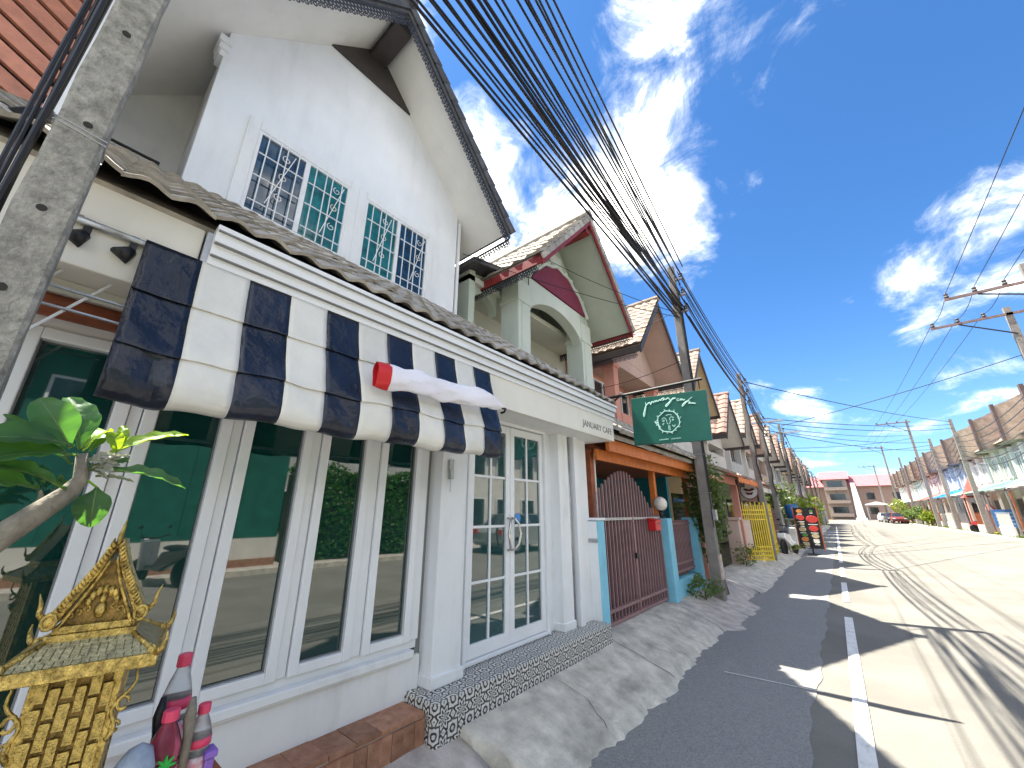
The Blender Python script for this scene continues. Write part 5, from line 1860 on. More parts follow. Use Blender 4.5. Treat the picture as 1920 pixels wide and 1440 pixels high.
# ---------------------------------------------------------------- generic townhouse further along
def townhouse(idx, yc, wallm, gablem, roofm, label, za=8.05, sl=1.12, hw=2.0, XF_=-3.5, detail=1, trim=None, lowm=None):
    th_ = thing('townhouse', label, 'building', (-4.6, yc, 0.1), group='row of gabled townhouses on the left')
    ze = za - hw * sl
    trim = trim or wallm
    q = MB(); q.box(-12, -5.4, yc - 2.28, yc + 2.28, .05, ze + .5); q.build('wall', wallm, th_)
    q = MB(); q.prism([(-4.45, yc - 1.75, za - 1.75 * sl - .02), (-4.45, yc + 1.75, za - 1.75 * sl - .02), (-4.45, yc, za - .03)], (-1.2, 0, 0)); q.build('gable', gablem, th_)
    q = MB(); q.box(-5.4, -4.46, yc - 1.75, yc + 1.75, za - 1.75 * sl - .35, za - 1.75 * sl - .021); q.build('gable_beam', gablem, th_)
    for y in (yc - 1.62, yc + 1.62):
        q = MB(); q.box(-4.75, -4.42, y - .15, y + .15, 3.2, za - 1.75 * sl - .35); q.box(-4.8, -4.38, y - .19, y + .19, za - 1.75 * sl - .5, za - 1.75 * sl - .36); q.build('column', trim, th_, bevel=.01 if detail > 1 else 0)
    q = MB(); q.box(-5.4, -4.35, yc - 2.2, yc + 2.2, 3.3, 3.5); q.build('balcony_floor', trim, th_)
    q = MB(); q.box(-4.5, -4.40, yc - 1.47, yc + 1.47, 3.5, 4.25); q.build('balcony_wall', trim, th_)
    for y0, y1 in ((yc - 1.25, yc - .15), (yc + .15, yc + 1.25)):
        q = MB(); q.box(-5.399, -5.35, y0, y1, 4.0, 5.5); wd = q.build('window', DARKGLASS, th_)
        q = MB(); q.box(-5.35, -5.31, y0 - .06, y0, 3.95, 5.56); q.box(-5.35, -5.31, y1, y1 + .06, 3.95, 5.56); q.box(-5.35, -5.311, y0, y1, 5.5, 5.56); q.box(-5.35, -5.311, (y0 + y1) / 2 - .03, (y0 + y1) / 2 + .03, 4, 5.5)
        q.build('window_frame', FRAME, wd)
    rf = gable_roof(th_, XF_, -12, yc, za, sl, hw, gablem, roofm, DARKWOOD, None, lace_=detail > 1)
    a_ = math.atan(sl)
    if detail > 1:
        tm_ = tile_obj_mesh('roof_tile', roofm, .26, .30, .035)
        slope_tiles(rf, tm_, (XF_ + .06 - 14 * .26, yc - hw - .03, za - hw * sl + .13), (1, 0, 0), (0, math.cos(a_), math.sin(a_)), 14, 10, .26, .295)
    else:
        q = MB(); tiles_joined(q, (XF_ + .04, yc - hw - .03, za - hw * sl + .13), (-1, 0, 0), (0, math.cos(a_), math.sin(a_)), 8, 8, .42, .37, .05, .035)
        tag(q.build('roof_tiles', roofm, rf), kind='stuff')
    # porch roof and ground floor
    q = MB(); q.prism([(-2.5, yc - 2.2, 2.62), (-4.5, yc - 2.2, 3.55), (-4.5, yc - 2.2, 3.47), (-2.5, yc - 2.2, 2.54)], (0, 4.4, 0)); pr = q.build('porch_roof', roofm, th_)
    q = MB(); tiles_joined(q, (-2.46, yc - 2.2, 2.62), (0, 1, 0), (-.907, 0, .422), 15, 6, .293, .36, .05, .03); tag(q.build('porch_tiles', roofm, pr), kind='stuff')
    q = MB(); q.box(-2.62, -2.52, yc - 2.2, yc + 2.2, 2.36, 2.54); q.build('porch_beam', lowm or trim, th_)
    for y in (yc - 2.22, yc + 2.1):
        q = MB(); q.box(-2.68, -2.5, y, y + .14, .1, 2.36); q.build('porch_post', lowm or trim, th_)
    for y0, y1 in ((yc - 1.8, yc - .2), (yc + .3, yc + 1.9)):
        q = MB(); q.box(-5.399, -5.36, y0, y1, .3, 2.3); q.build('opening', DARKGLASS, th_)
    return th_


CREAM_Y = mat('cream_yellow_render', (0.60, 0.49, 0.32), 0.8, 0.08, 2, 0.1, 25, grime=.3, gcol=(.36, .29, .2))
OFFWHITE = mat('off_white_render', (0.62, 0.60, 0.56), 0.8, 0.08, 2, 0.1, 25, grime=.4, gcol=(.34, .32, .29))
PALE_GREY = mat('pale_grey_render', (0.50, 0.50, 0.49), 0.8, 0.08, 2, 0.1, 25, grime=.4, gcol=(.28, .27, .26))
ROOF_RUST = mat('rust_red_roof_tile', (0.23, 0.145, 0.12), 0.8, 0.3, 4, 0.3, 50, grime=.4, gcol=(.12, .08, .07), gscale=(2, 2, 2))
townhouse(3, 11.75, SALMON, PINKISH, ROOF_BROWN, 'salmon pink gabled townhouse with a pale tiled roof behind the green sign', detail=2, trim=SALMON)
townhouse(4, 16.4, CREAM_Y, CREAM_Y, ROOF_BROWN, 'cream yellow gabled townhouse beyond the salmon one', za=7.75, detail=2, trim=OFFWHITE, lowm=DARKWOOD)
specs = [(21.2, OFFWHITE, OFFWHITE, ROOF_RUST, 'off-white townhouse with a rust red roof beyond the cream one', 7.0),
         (26.0, PALE_GREY, OFFWHITE, ROOF_BROWN, 'pale grey townhouse just beyond the yellow gate', 7.7),
         (30.8, OFFWHITE, PINKISH, ROOF_RUST, 'off-white townhouse with a dusty pink gable, seventh from the cafe', 7.7),
         (35.6, PINKISH, OFFWHITE, ROOF_BROWN, 'dusty pink townhouse, eighth from the cafe', 7.7),
         (40.4, OFFWHITE, OFFWHITE, ROOF_RUST, 'off-white townhouse with a red roof, ninth from the cafe', 7.7),
         (45.2, PALE_GREY, PALE_GREY, ROOF_BROWN, 'pale grey townhouse, tenth from the cafe', 7.7),
         (50.0, OFFWHITE, CREAM_Y, ROOF_RUST, 'off-white townhouse with a cream gable, eleventh from the cafe', 7.7),
         (54.8, PINKISH, OFFWHITE, ROOF_BROWN, 'dusty pink townhouse, twelfth from the cafe', 7.7),
         (59.6, OFFWHITE, OFFWHITE, ROOF_RUST, 'off-white townhouse, thirteenth from the cafe', 7.7),
         (64.4, PALE_GREY, OFFWHITE, ROOF_BROWN, 'pale grey townhouse, fourteenth from the cafe', 7.7),
         (69.2, OFFWHITE, OFFWHITE, ROOF_RUST, 'off-white townhouse, fifteenth from the cafe', 7.7),
         (74.0, OFFWHITE, PINKISH, ROOF_BROWN, 'off-white townhouse, sixteenth from the cafe', 7.7)]
for i, (yc, a, b, c, lab, za) in enumerate(specs):
    townhouse(5 + i, yc, a, b, c, lab, za=za)
# boundary walls and gates before the far houses
FENCE_M = [GATE_BAR, GREY_METAL, RUST_WOOD, GREY_METAL]
for i in range(9):
    yc = 21.2 + i * 4.8
    fc = thing('front_fence', ['brown', 'grey', 'rusty', 'silver', 'maroon', 'dull grey', 'dark', 'pale', 'far grey'][i] + ' bar fence before the ' + ['fifth', 'sixth', 'seventh', 'eighth', 'ninth', 'tenth', 'eleventh', 'twelfth', 'thirteenth'][i] + ' house from the cafe', 'fence', (-2.6, yc, .1), group='front fences of the far left houses')
    q = MB(); q.box(-2.72, -2.56, yc - 2.2, yc - .6, .05, .7); q.build('dwarf_wall', OFFWHITE if i % 2 else PALE_GREY, fc)
    fm_ = FENCE_M[i % 4]
    bm_ = MB(); bm_.box(-.012, .012, -.015, .015, 0, 1); bme = bm_.mesh('bar', fm_)
    for k in range(30):
        y = yc - 2.15 + k * .148
        inst('bar', bme, (-2.64, y, .15 if y > yc - .6 else .7), fc, None, (1, 1, 1.55 if y > yc - .6 else .95))
    for z in (.75, 1.55):
        q = MB(); q.box(-2.66, -2.62, yc - 2.18, yc + 2.18, z, z + .04); q.build('rail', fm_, fc)

# ================================================================ hanging sign
sg = thing('hanging_sign', 'green cafe sign board with mint handwriting hung from a black bracket', 'sign', (-2.3, 4.75, 2.3))
q = MB(); q.prism([(-1.895, 4.735, 2.955), (-.992, 4.735, 2.903), (-1.012, 4.735, 2.318), (-1.905, 4.735, 2.350)], (0, .035, 0))
bd = q.build('board', GREEN_SIGN, sg, bevel=.003)
q = MB(); q.tube([(-2.5, 4.75, 3.02), (-1.02, 4.75, 3.045)], .019, 8); q.build('bracket_arm', BLACK_METAL, sg)
q = MB(); q.tube([(-2.45, 4.75, 2.80), (-2.2, 4.75, 2.93), (-2.05, 4.75, 3.02)], .013, 8); q.build('bracket_brace', BLACK_METAL, sg)
q = MB(); q.box(-2.52, -2.49, 4.70, 4.80, 2.72, 3.10); q.build('wall_plate', BLACK_METAL, sg)
for x in (-1.83, -1.06):
    q = MB(); q.tube([(x, 4.752, 3.03), (x, 4.752, 2.93)], .006, 6); q.build('hanger', BLACK_METAL, sg)
SYZ = 4.733


def stroke(pts, w):
    m_ = MB()
    P_ = [Vector((x, SYZ, z)) for x, z in pts]
    # smooth by Catmull-Rom
    out = []
    for i in range(len(P_) - 1):
        p0, p1, p2, p3 = P_[max(0, i - 1)], P_[i], P_[i + 1], P_[min(len(P_) - 1, i + 2)]
        for k in range(5):
            t = k / 5
            out.append(.5 * ((2 * p1) + (p2 - p0) * t + (2 * p0 - 5 * p1 + 4 * p2 - p3) * t * t + (3 * p1 - p0 - 3 * p2 + p3) * t ** 3))
    out.append(P_[-1])
    m_.tube(out, w, 4)
    m_.v = [(x, SYZ + (y - SYZ) * .3, z) for x, y, z in m_.v]
    return m_


for pts, w_ in (([(-1.706, 2.874), (-1.707, 2.815), (-1.722, 2.76), (-1.74, 2.694), (-1.747, 2.72), (-1.730, 2.77), (-1.707, 2.825), (-1.68, 2.85), (-1.654, 2.862), (-1.645, 2.834), (-1.63, 2.862), (-1.613, 2.869)], .0068),
                ([(-1.613, 2.869), (-1.607, 2.850), (-1.59, 2.872), (-1.578, 2.856), (-1.568, 2.874), (-1.55, 2.858), (-1.529, 2.876), (-1.515, 2.862), (-1.5, 2.886), (-1.473, 2.884), (-1.492, 2.859), (-1.47, 2.872), (-1.453, 2.866), (-1.43, 2.880), (-1.415, 2.873)], .0056),
                ([(-1.415, 2.873), (-1.402, 2.848), (-1.368, 2.868), (-1.338, 2.861), (-1.375, 2.854), (-1.412, 2.816), (-1.454, 2.778), (-1.462, 2.792), (-1.421, 2.823), (-1.38, 2.85)], .006),
                ([(-1.30, 2.846), (-1.318, 2.848), (-1.325, 2.832), (-1.311, 2.824), (-1.29, 2.832), (-1.274, 2.843), (-1.282, 2.824), (-1.262, 2.836), (-1.255, 2.82), (-1.234, 2.828)], .0052),
                ([(-1.151, 2.841), (-1.2, 2.811), (-1.235, 2.779), (-1.27, 2.747), (-1.266, 2.768), (-1.225, 2.798), (-1.19, 2.806)], .0062),
                ([(-1.223, 2.788), (-1.195, 2.80), (-1.18, 2.785), (-1.20, 2.774), (-1.16, 2.768), (-1.123, 2.757)], .0055)):
    stroke(pts, w_).build('handwriting_stroke', SIGN_INK, bd)
CX, CZ, RR_ = -1.457, 2.593, .126
for k in range(4):
    a0 = k * math.pi / 2 + .3
    stroke([(CX + (RR_ + .006 * math.sin(a * 5 + k)) * math.cos(a), CZ + RR_ * 1.03 * math.sin(a) + .005 * math.cos(a * 7)) for a in [a0 + i * .2 for i in range(9)]], .008).build('wreath_stroke', SIGN_INK, bd)
for k in range(16):
    a = k * math.pi / 8 + .1
    r1 = RR_ + (.022 if k % 2 else .030)
    stroke([(CX + RR_ * math.cos(a), CZ + RR_ * math.sin(a)), (CX + r1 * math.cos(a + .12), CZ + r1 * math.sin(a + .12))], .0055).build('wreath_leaf', SIGN_INK, bd)
stroke([(CX - .12, CZ - .005), (CX - .16, CZ + .02), (CX - .135, CZ - .02), (CX - .10, CZ - .06)], .007).build('wreath_leaf', SIGN_INK, bd)
for pts in ([(-.075, .035), (-.045, .05), (-.02, .02), (-.015, -.02), (-.002, -.035)], [(.01, -.035), (.025, .0), (.02, .03), (.04, .05), (.07, .035)],
            [(-.055, .0), (-.065, .015), (-.05, .022), (-.045, .008)], [(.045, .0), (.055, .02), (.065, .005)], [(-.002, -.05), (-.004, -.085), (-.002, -.11)], [(.012, -.05), (.01, -.08), (.012, -.11)],
            [(-.06, -.04), (-.07, -.025), (-.05, -.02)], [(.04, -.05), (.06, -.07), (.075, -.05)], [(-.02, .075), (.02, .08), (.05, .07)]):
    stroke([(CX + x, CZ + z) for x, z in pts], .0045).build('emblem_stroke', SIGN_INK, bd)
for x0, x1, z in ((-1.588, -1.477, 2.381), (-1.446, -1.334, 2.378)):
    for k in range(7):
        x = x0 + (x1 - x0) * k / 7
        stroke([(x, z - .006), (x + .006, z + .006), (x + .011, z - .004)], .0022).build('small_print_stroke', SIGN_INK, bd)

# ================================================================ utility poles and wires on the left
LP = [(-2.0, 8.07, 6.8, 'second'), (-2.1, 15.5, 6.35, 'third'), (-2.35, 20.9, 6.0, 'fourth'), (-2.1, 26.6, 6.35, 'fifth'), (-2.45, 36.5, 6.3, 'sixth'), (-2.5, 43.5, 6.2, 'seventh'),
      (-2.5, 51.0, 6.2, 'eighth'), (-2.5, 59.0, 6.2, 'ninth'), (-2.5, 67.0, 6.2, 'tenth')]
for i, (x, y, h, nth) in enumerate(LP):
    up = thing('utility_pole', ['second concrete utility pole from the cafe, overgrown with a vine at its foot', 'third concrete utility pole along the left pavement, beyond the green sign'][i] if i < 2 else nth + ' concrete utility pole along the left pavement', 'utility pole', (x, y, 0), group='concrete poles along the left pavement')
    q = MB()
    vs, fs = [], []
    for k in range(13):
        z = h * k / 12
        a = .092 - .03 * z / h
        vs += [(x - a, y - a, z), (x + a, y - a, z), (x + a, y + a, z), (x - a, y + a, z)]
    for k in range(12):
        for j in range(4):
            fs.append((4 * k + j, 4 * k + (j + 1) % 4, 4 * k + 4 + (j + 1) % 4, 4 * k + 4 + j))
    fs.append((48, 49, 50, 51))
    q.add(vs, fs); q.build('shaft', POLE_FAR, up, bevel=.012)
    for dz in (.35, .75, 1.15):
        q = MB(); q.box(x + .05, x + .22, y - .03, y + .03, h - dz - .02, h - dz + .02); q.build('wire_arm', GREY_METAL, up)
        q = MB(); q.lathe([(.03, 0), (.045, .03), (.03, .06), (.045, .09), (.02, .11)], (x + .18, y, h - dz + .02), 8); q.build('insulator', DARKWOOD, up)
    if i == 0:
        for k in range(4):
            q = MB(); q.tube(sag((x + .09, y - .09 + .05 * k, 6.2 - .1 * k), (x + .10, y - .10 + .05 * k, 1.3 + .3 * k), .0, 6), .008, 5); q.build('riser_cable', CABLE, up)
        q = MB(); q.box(x + .105, x + .17, y - .12, y - .02, 1.42, 1.60); q.build('meter_box', GREY_METAL, up, bevel=.006)
        for z in (1.9, 2.6, 3.3):
            q = MB(); a = .1
            q.tube([(x + a, y - a, z), (x + a, y + a, z), (x - a, y + a, z), (x - a, y - a, z), (x + a, y - a, z)], .004, 4); q.build('strap', GREY_METAL, up)
    if i in (2, 3):
        q = MB(); q.box(x - .5, x + .9, y - .05, y + .05, h - .55, h - .46); q.build('cross_arm', GREY_METAL, up)
    if i >= 1:
        q = MB(); q.tube([(x + .08 + .03 * math.sin(k * 1.9), y - .1, h - .5 - k * .3) for k in range(12)], .02, 5); q.build('riser_cable', CABLE, up)

q = MB(); q.box(-1.93, -1.888, 8.0, 8.14, .45, .85)
tag(q.build('poster_strip', mat('faded_pink_poster', (.55, .33, .28), .8, .4, 14, col2=(.7, .66, .6)), loc=(-1.9, 8.07, .65)), 'faded pink poster strip pasted low on the second pole', 'poster')

# wires from the near pole past the camera to the row of poles
WN = 0


def wire(p, q_, s_, r_, lab, grp, n=10):
    global WN
    m_ = MB(); m_.tube(sag(p, q_, s_, n), r_, 5)
    WN += 1
    return tag(m_.build('overhead_wire', CABLE, loc=tuple(Vector(p)), smooth=True), lab, 'wire', grp)


ORDN = ['first', 'second', 'third', 'fourth', 'fifth', 'sixth', 'seventh', 'eighth', 'ninth', 'tenth', 'eleventh', 'twelfth', 'thirteenth', 'fourteenth', 'fifteenth', 'sixteenth', 'seventeenth', 'eighteenth', 'nineteenth', 'twentieth', 'twenty-first', 'twenty-second', 'twenty-third']
rw = random.Random(21)
far_z = 0
NEARW = [  # x at y=1.6, z at y=1.6, attach z at second pole, radius
    (-2.20, 6.10, 5.55, .020), (-2.15, 6.12, 5.60, .016), (-2.12, 6.3, 5.62, .010), (-2.06, 6.10, 5.52, .012), (-2.02, 6.25, 5.68, .022), (-1.98, 6.2, 5.65, .014), (-1.95, 6.35, 5.75, .009),
    (-1.90, 6.2, 5.70, .018), (-1.87, 6.30, 5.80, .024), (-1.84, 6.28, 5.78, .016), (-1.80, 6.35, 5.85, .020), (-1.77, 6.40, 5.88, .012), (-1.72, 6.3, 5.9, .008), (-1.68, 6.40, 6.0, .008),
    (-1.63, 6.45, 6.1, .007), (-1.60, 6.35, 6.1, .007), (-1.56, 6.6, 6.3, .009), (-1.50, 6.6, 6.35, .009), (-1.45, 6.6, 6.45, .009), (-1.40, 6.62, 6.5, .010), (-1.36, 6.65, 6.58, .009), (-1.32, 6.68, 6.66, .009), (-1.27, 6.7, 6.72, .008)]
for i, (xn, zn, zf, r_) in enumerate(NEARW):
    f_ = Vector((-1.93 + .05 * ((i * 7) % 5 - 2) + (.08 if i > 15 else 0), 8.06, zf))
    n0 = Vector((xn, 1.6, zn))
    st_ = f_ + (n0 - f_) * ((8.06 + .14) / (8.06 - 1.6))
    wire(st_, f_, .02 + .06 * rw.random(), max(r_ * .85, .0125), ('thick' if r_ > .015 else 'thin') + ' black cable, ' + ORDN[i] + ' from the left in the bundle above the cafe', 'bundle of cables above the cafe', 16)
for k in range(len(LP) - 1):
    a, b = LP[k], LP[k + 1]
    cnt = 12 if k < 2 else 6
    for j in range(cnt):
        t = j / (cnt - 1)
        wire((a[0] + .12 + .05 * (j % 3), a[1], a[2] - .15 - 1.15 * t), (b[0] + .12 + .05 * (j % 3), b[1], b[2] - .15 - 1.1 * t), .08 + .2 * rw.random(), .013 if j > cnt // 2 else .009,
             ORDN[j] + ' cable from the top between the ' + a[3] + ' and ' + b[3] + ' poles on the left', 'cables between the left poles', 8)
# service drops to the houses
for i, (p, q_, lab) in enumerate((((-1.95, 8.0, 5.6), (-4.4, 6.2, 7.25), 'thin service wire from the second pole to the green gable'), ((-1.95, 8.0, 5.7), (-4.4, 9.0, 6.0), 'thin service wire from the second pole to the right eave of the green house'),
                                  ((-1.95, 8.1, 4.6), (-5.2, 9.6, 4.9), 'pale service wire from the second pole to the salmon balcony'), ((-1.95, 8.0, 5.5), (-4.66, 4.2, 6.2), 'service wire from the second pole to the cafe wall'))):
    wire(p, q_, .12, .007, lab, 'service wires')

# ================================================================ plants and street items along the left
def foliage(mb, c, rad, n, size, rs, shell=.55):
    for i in range(n):
        while True:
            v = Vector((rs.uniform(-1, 1), rs.uniform(-1, 1), rs.uniform(-1, 1)))
            if shell < v.length < 1:
                break
        p = Vector(c) + Vector((v.x * rad[0], v.y * rad[1], v.z * rad[2])) * (1 + .18 * math.sin(v.x * 7 + v.z * 5) + .12 * math.sin(v.y * 11))
        d = Vector((rs.gauss(0, 1), rs.gauss(0, 1), rs.gauss(0, .7))).normalized()
        s_ = d.orthogonal().normalized()
        s_.rotate(Matrix.Rotation(rs.uniform(0, 6.28), 3, d))
        w = size * rs.uniform(.6, 1.3)
        mb.add([p - d * w, p + s_ * w * .42, p + d * w, p - s_ * w * .42], [(0, 1, 2, 3)])


rs = random.Random(9)
vn = thing('climbing_vine', 'bushy green vine climbing the second utility pole', 'plant', (-2.0, 8.6, .1))
q = MB()
foliage(q, (-2.12, 8.6, 1.75), (.36, .5, .8), 1700, .06, rs, .1)
foliage(q, (-2.2, 8.75, 1.05), (.25, .35, .5), 300, .05, rs, .2)
foliage(q, (-2.1, 8.35, 2.35), (.22, .3, .3), 250, .05, rs, .2)
q.build('foliage', BUSH, vn)
q = MB(); q.tube([(-2.05, 8.5, .15), (-2.03, 8.45, .6), (-2.12, 8.52, 1.2), (-2.1, 8.5, 1.9)], [.09, .07, .045, .02], 8); q.build('trunk', BARK, vn, smooth=True)
q = MB(); q.tube([(-2.0, 8.62, .1), (-2.08, 8.6, .7), (-2.2, 8.7, 1.3)], [.05, .035, .012], 6); q.build('stem', BARK2, vn, smooth=True)
for i, (x, y, rx, rz, m_, lab) in enumerate(((-2.1, 7.6, .28, .18, BUSH, 'low weedy plant at the foot of the sky blue fence'), (-2.35, 12.6, .3, .3, BUSH, 'small bush behind the second pole'), (-2.0, 19.0, .5, .12, BUSH_Y, 'low grass clump behind the yellow gate'))):
    w_ = thing('low_plant', lab, 'plant', (x, y, .15))
    q = MB(); foliage(q, (x, y, .2 + rz), (rx, rx * 1.4, rz), 220, .045, rs, .1); q.build('foliage', m_, w_)
    q = MB(); q.tube([(x, y, .05), (x, y, .25 + rz)], .012, 5); q.build('stem', BARK2, w_)
for i, (x, y, r_, h, m_, lab) in enumerate(((-1.9, 27.5, .9, 1.5, BUSH_Y, 'bright yellow-green roadside shrub beyond the menu board'), (-2.2, 31, 1.1, 1.7, BUSH_Y, 'second yellow-green shrub further along the left side'), (-2.6, 24.0, .8, 2.0, BUSH, 'dark green shrub between the yellow gate and the menu board'))):
    w_ = thing('roadside_shrub', lab, 'shrub', (x, y, 0), group='shrubs along the left side')
    q = MB(); foliage(q, (x, y, h), (r_, r_ * 1.3, h * .55), 1100, .10, rs, .25); q.build('foliage', m_, w_)
    for k in range(3):
        q = MB(); q.tube([(x, y, 0), (x + .15 * (k - 1), y + .1 * k, h * .6), (x + .3 * (k - 1), y + .2 * k, h)], [.05, .035, .015], 6); q.build('stem', BARK2, w_)

# rusty pillar and open yellow gate
pw = thing('boundary_pillar', 'reddish brown boundary pillar beside the yellow gate', 'pillar', (-2.55, 13.0, .1))
q = MB(); q.box(-2.75, -2.42, 12.85, 13.1, .1, 1.35); q.build('shaft', PINKISH, pw, bevel=.02)
q = MB(); q.box(-2.79, -2.38, 12.81, 13.14, 1.351, 1.42); q.build('cap', PINKISH, pw, bevel=.01)
YB = MB(); YB.box(-.014, .014, -.014, .014, 0, 1); YBM = YB.mesh('bar', YELLOW)


def yellow_leaf(p, q_, lab):
    p, q_ = Vector(p), Vector(q_)
    t_ = thing('yellow_gate', lab, 'gate', tuple((p + q_) / 2), group='yellow gate leaves')
    L_ = (q_ - p).length
    ang = math.atan2(q_.y - p.y, q_.x - p.x)
    n = 15
    for k in range(n + 1):
        c = p.lerp(q_, k / n)
        inst('bar', YBM, (c.x, c.y, .2), t_, (0, 0, ang), (1.5 if k in (0, n) else 1, 1.5 if k in (0, n) else 1, 1.55 + (.10 if k % 2 else .02)))
    for z in (.22, .34, .46, .58, 1.35, 1.5, 1.62):
        m_ = MB(); m_.bar((p.x, p.y, z), (q_.x, q_.y, z), .03, .035); m_.build('rail', YELLOW, t_)
    m_ = MB(); a, b = p.lerp(q_, .16), p.lerp(q_, .48)
    m_.bar((a.x, a.y, .95), (b.x, b.y, .95), .03, .8); m_.build('card_panel', mat('pale_board', (.62, .5, .42), .7, .15), t_)


yellow_leaf((-2.75, 14.0, 0), (-1.98, 14.6, 0), 'open yellow barred gate leaf with a pale board, nearer the camera')
yellow_leaf((-2.1, 15.6, 0), (-2.2, 17.6, 0), 'narrow yellow gate leaf behind the first one')

# menu board on a foot
mn = thing('menu_board', 'tall black menu board with red food pictures standing at the kerb', 'sign', (-1.35, 20.0, 0))
q = MB(); q.box(-1.72, -.98, 20.0, 20.05, .22, 1.74); bd2 = q.build('board', BLACK_METAL, mn)
q = MB(); q.box(-1.76, -1.721, 19.985, 20.06, .2, 1.77); q.box(-.979, -.94, 19.985, 20.06, .2, 1.77); q.build('frame', RUST_WOOD, mn)
q = MB(); q.tube([(-1.35, 20.03, .22), (-1.35, 20.03, .02)], .03, 8); q.lathe([(.2, .0), (.2, .03), (.04, .05)], (-1.35, 20.03, .005), 14); q.build('foot', BLACK_METAL, mn)
FOOD = [mat('print_red', (.55, .05, .04), .5, .4, 30), mat('print_orange', (.6, .22, .06), .5, .4, 30), mat('print_tan', (.45, .36, .22), .5, .4, 30), mat('print_green', (.10, .22, .05), .5, .4, 30), mat('print_white', (.7, .68, .62), .5, .2, 30)]
rr_ = random.Random(2)
for x, z, r_, k in ((-1.53, 1.60, .10, 1), (-1.15, 1.60, .06, 3), (-1.55, 1.36, .15, 0), (-1.17, 1.30, .19, 0), (-1.52, 1.12, .08, 2), (-1.54, .92, .12, 2), (-1.18, .95, .15, 0), (-1.5, .72, .10, 3), (-1.52, .56, .12, 1), (-1.17, .68, .12, 2), (-1.17, .48, .10, 4), (-1.5, .38, .10, 2)):
    q = MB(); q.lathe([(r_, 0), (r_ * .96, .006)], (0, 0, 0), 14, 'y'); q.v = [(a + x, 19.9935 + b * -1 + .006, c * .72 + z) for a, b, c in q.v]; q.build('dish_picture', FOOD[k], bd2)
    q = MB(); q.box(x - r_ * .8, x + r_ * .8, 19.995, 19.9995, z - r_ * .95 - .03, z - r_ * .95); q.build('caption_strip', FOOD[4], bd2)

# round sign and orange awning of the shop past the pole
rsn = thing('round_sign', 'round white shop sign with a dark red emblem on a bracket', 'sign', (-2.6, 15.4, 2.2))
q = MB(); q.lathe([(.27, 0), (.27, .05)], (-2.42, 15.4, 2.24), 24, 'y'); q.build('disc', FRAME, rsn)
q = MB()
for k in range(24):
    a0, a1 = k * math.pi / 12, (k + 1) * math.pi / 12
    q.bar((-2.42 + .262 * math.cos(a0), 15.392, 2.24 + .262 * math.sin(a0)), (-2.42 + .262 * math.cos(a1), 15.392, 2.24 + .262 * math.sin(a1)), .03, .03, (0, 1, 0))
q.build('rim', mat('sign_rim', (.25, .05, .05), .5, .2), rsn)
EMB = mat('dark_red_emblem', (.16, .02, .03), .5, .2)
for pts in ([(-.18, .05), (-.1, .08), (0, .04), (.1, .08), (.18, .05), (.1, .0), (0, -.02), (-.1, 0)], [(-.12, -.04), (0, -.07), (.12, -.04), (.07, -.13), (-.07, -.13)]):
    q = MB(); q.prism([(-2.42 + x, 15.385, 2.24 + z) for x, z in pts], (0, .014, 0)); q.build('emblem', EMB, rsn)
q = MB(); q.tube([(-2.9, 15.43, 2.4), (-2.68, 15.43, 2.4)], .02, 6); q.tube([(-2.9, 15.43, 2.1), (-2.68, 15.43, 2.1)], .02, 6); q.build('bracket', BLACK_METAL, rsn)
for k in range(3):
    q = MB(); q.box(-2.95, -2.70, 15.40, 15.425, 2.02 + k * .13, 2.12 + k * .13); q.build('small_plate', FRAME, rsn)
oa = thing('orange_awning', 'small orange awning over the shop behind the round sign', 'awning', (-2.3, 13.5, 2.4))
q = MB(); q.grid(lambda u, v: (-2.9 + .75 * v, 12.4 + 3.4 * u, 2.78 - .30 * v + .015 * math.sin(u * 40) * v), 24, 5); q.build('canopy', mat('orange_canvas', (.62, .12, .03), .6, .12), oa, solid=.01)
q = MB(); q.grid(lambda u, v: (-2.15, 12.4 + 3.4 * u, 2.48 - (.13 + .03 * math.sin(u * 60)) * v), 60, 1); q.build('valance', mat('orange_valance', (.60, .16, .03), .6, .2), oa, solid=.006)
# blue barrel and parked scooter, umbrella behind the gate
br_ = thing('water_barrel', 'blue plastic barrel standing behind the menu board', 'barrel', (-1.95, 22.2, 0))
q = MB(); q.lathe([(.20, 1.30), (.24, 1.33), (.25, 1.5), (.26, 1.55), (.25, 1.82), (.22, 1.88), (.1, 1.9)], (-1.95, 22.2, 0), 16); q.build('barrel', mat('blue_plastic', (.02, .12, .32), .4, .1), br_, smooth=True)
q = MB()
for a in range(4):
    q.box(-1.95 + .25 * math.cos(a * 1.57 + .78) - .03, -1.95 + .25 * math.cos(a * 1.57 + .78) + .03, 22.2 + .25 * math.sin(a * 1.57 + .78) - .03, 22.2 + .25 * math.sin(a * 1.57 + .78) + .03, 0, 1.3)
q.box(-2.3, -1.6, 21.85, 22.55, 1.26, 1.3)
q.build('stand', GREY_METAL, br_)

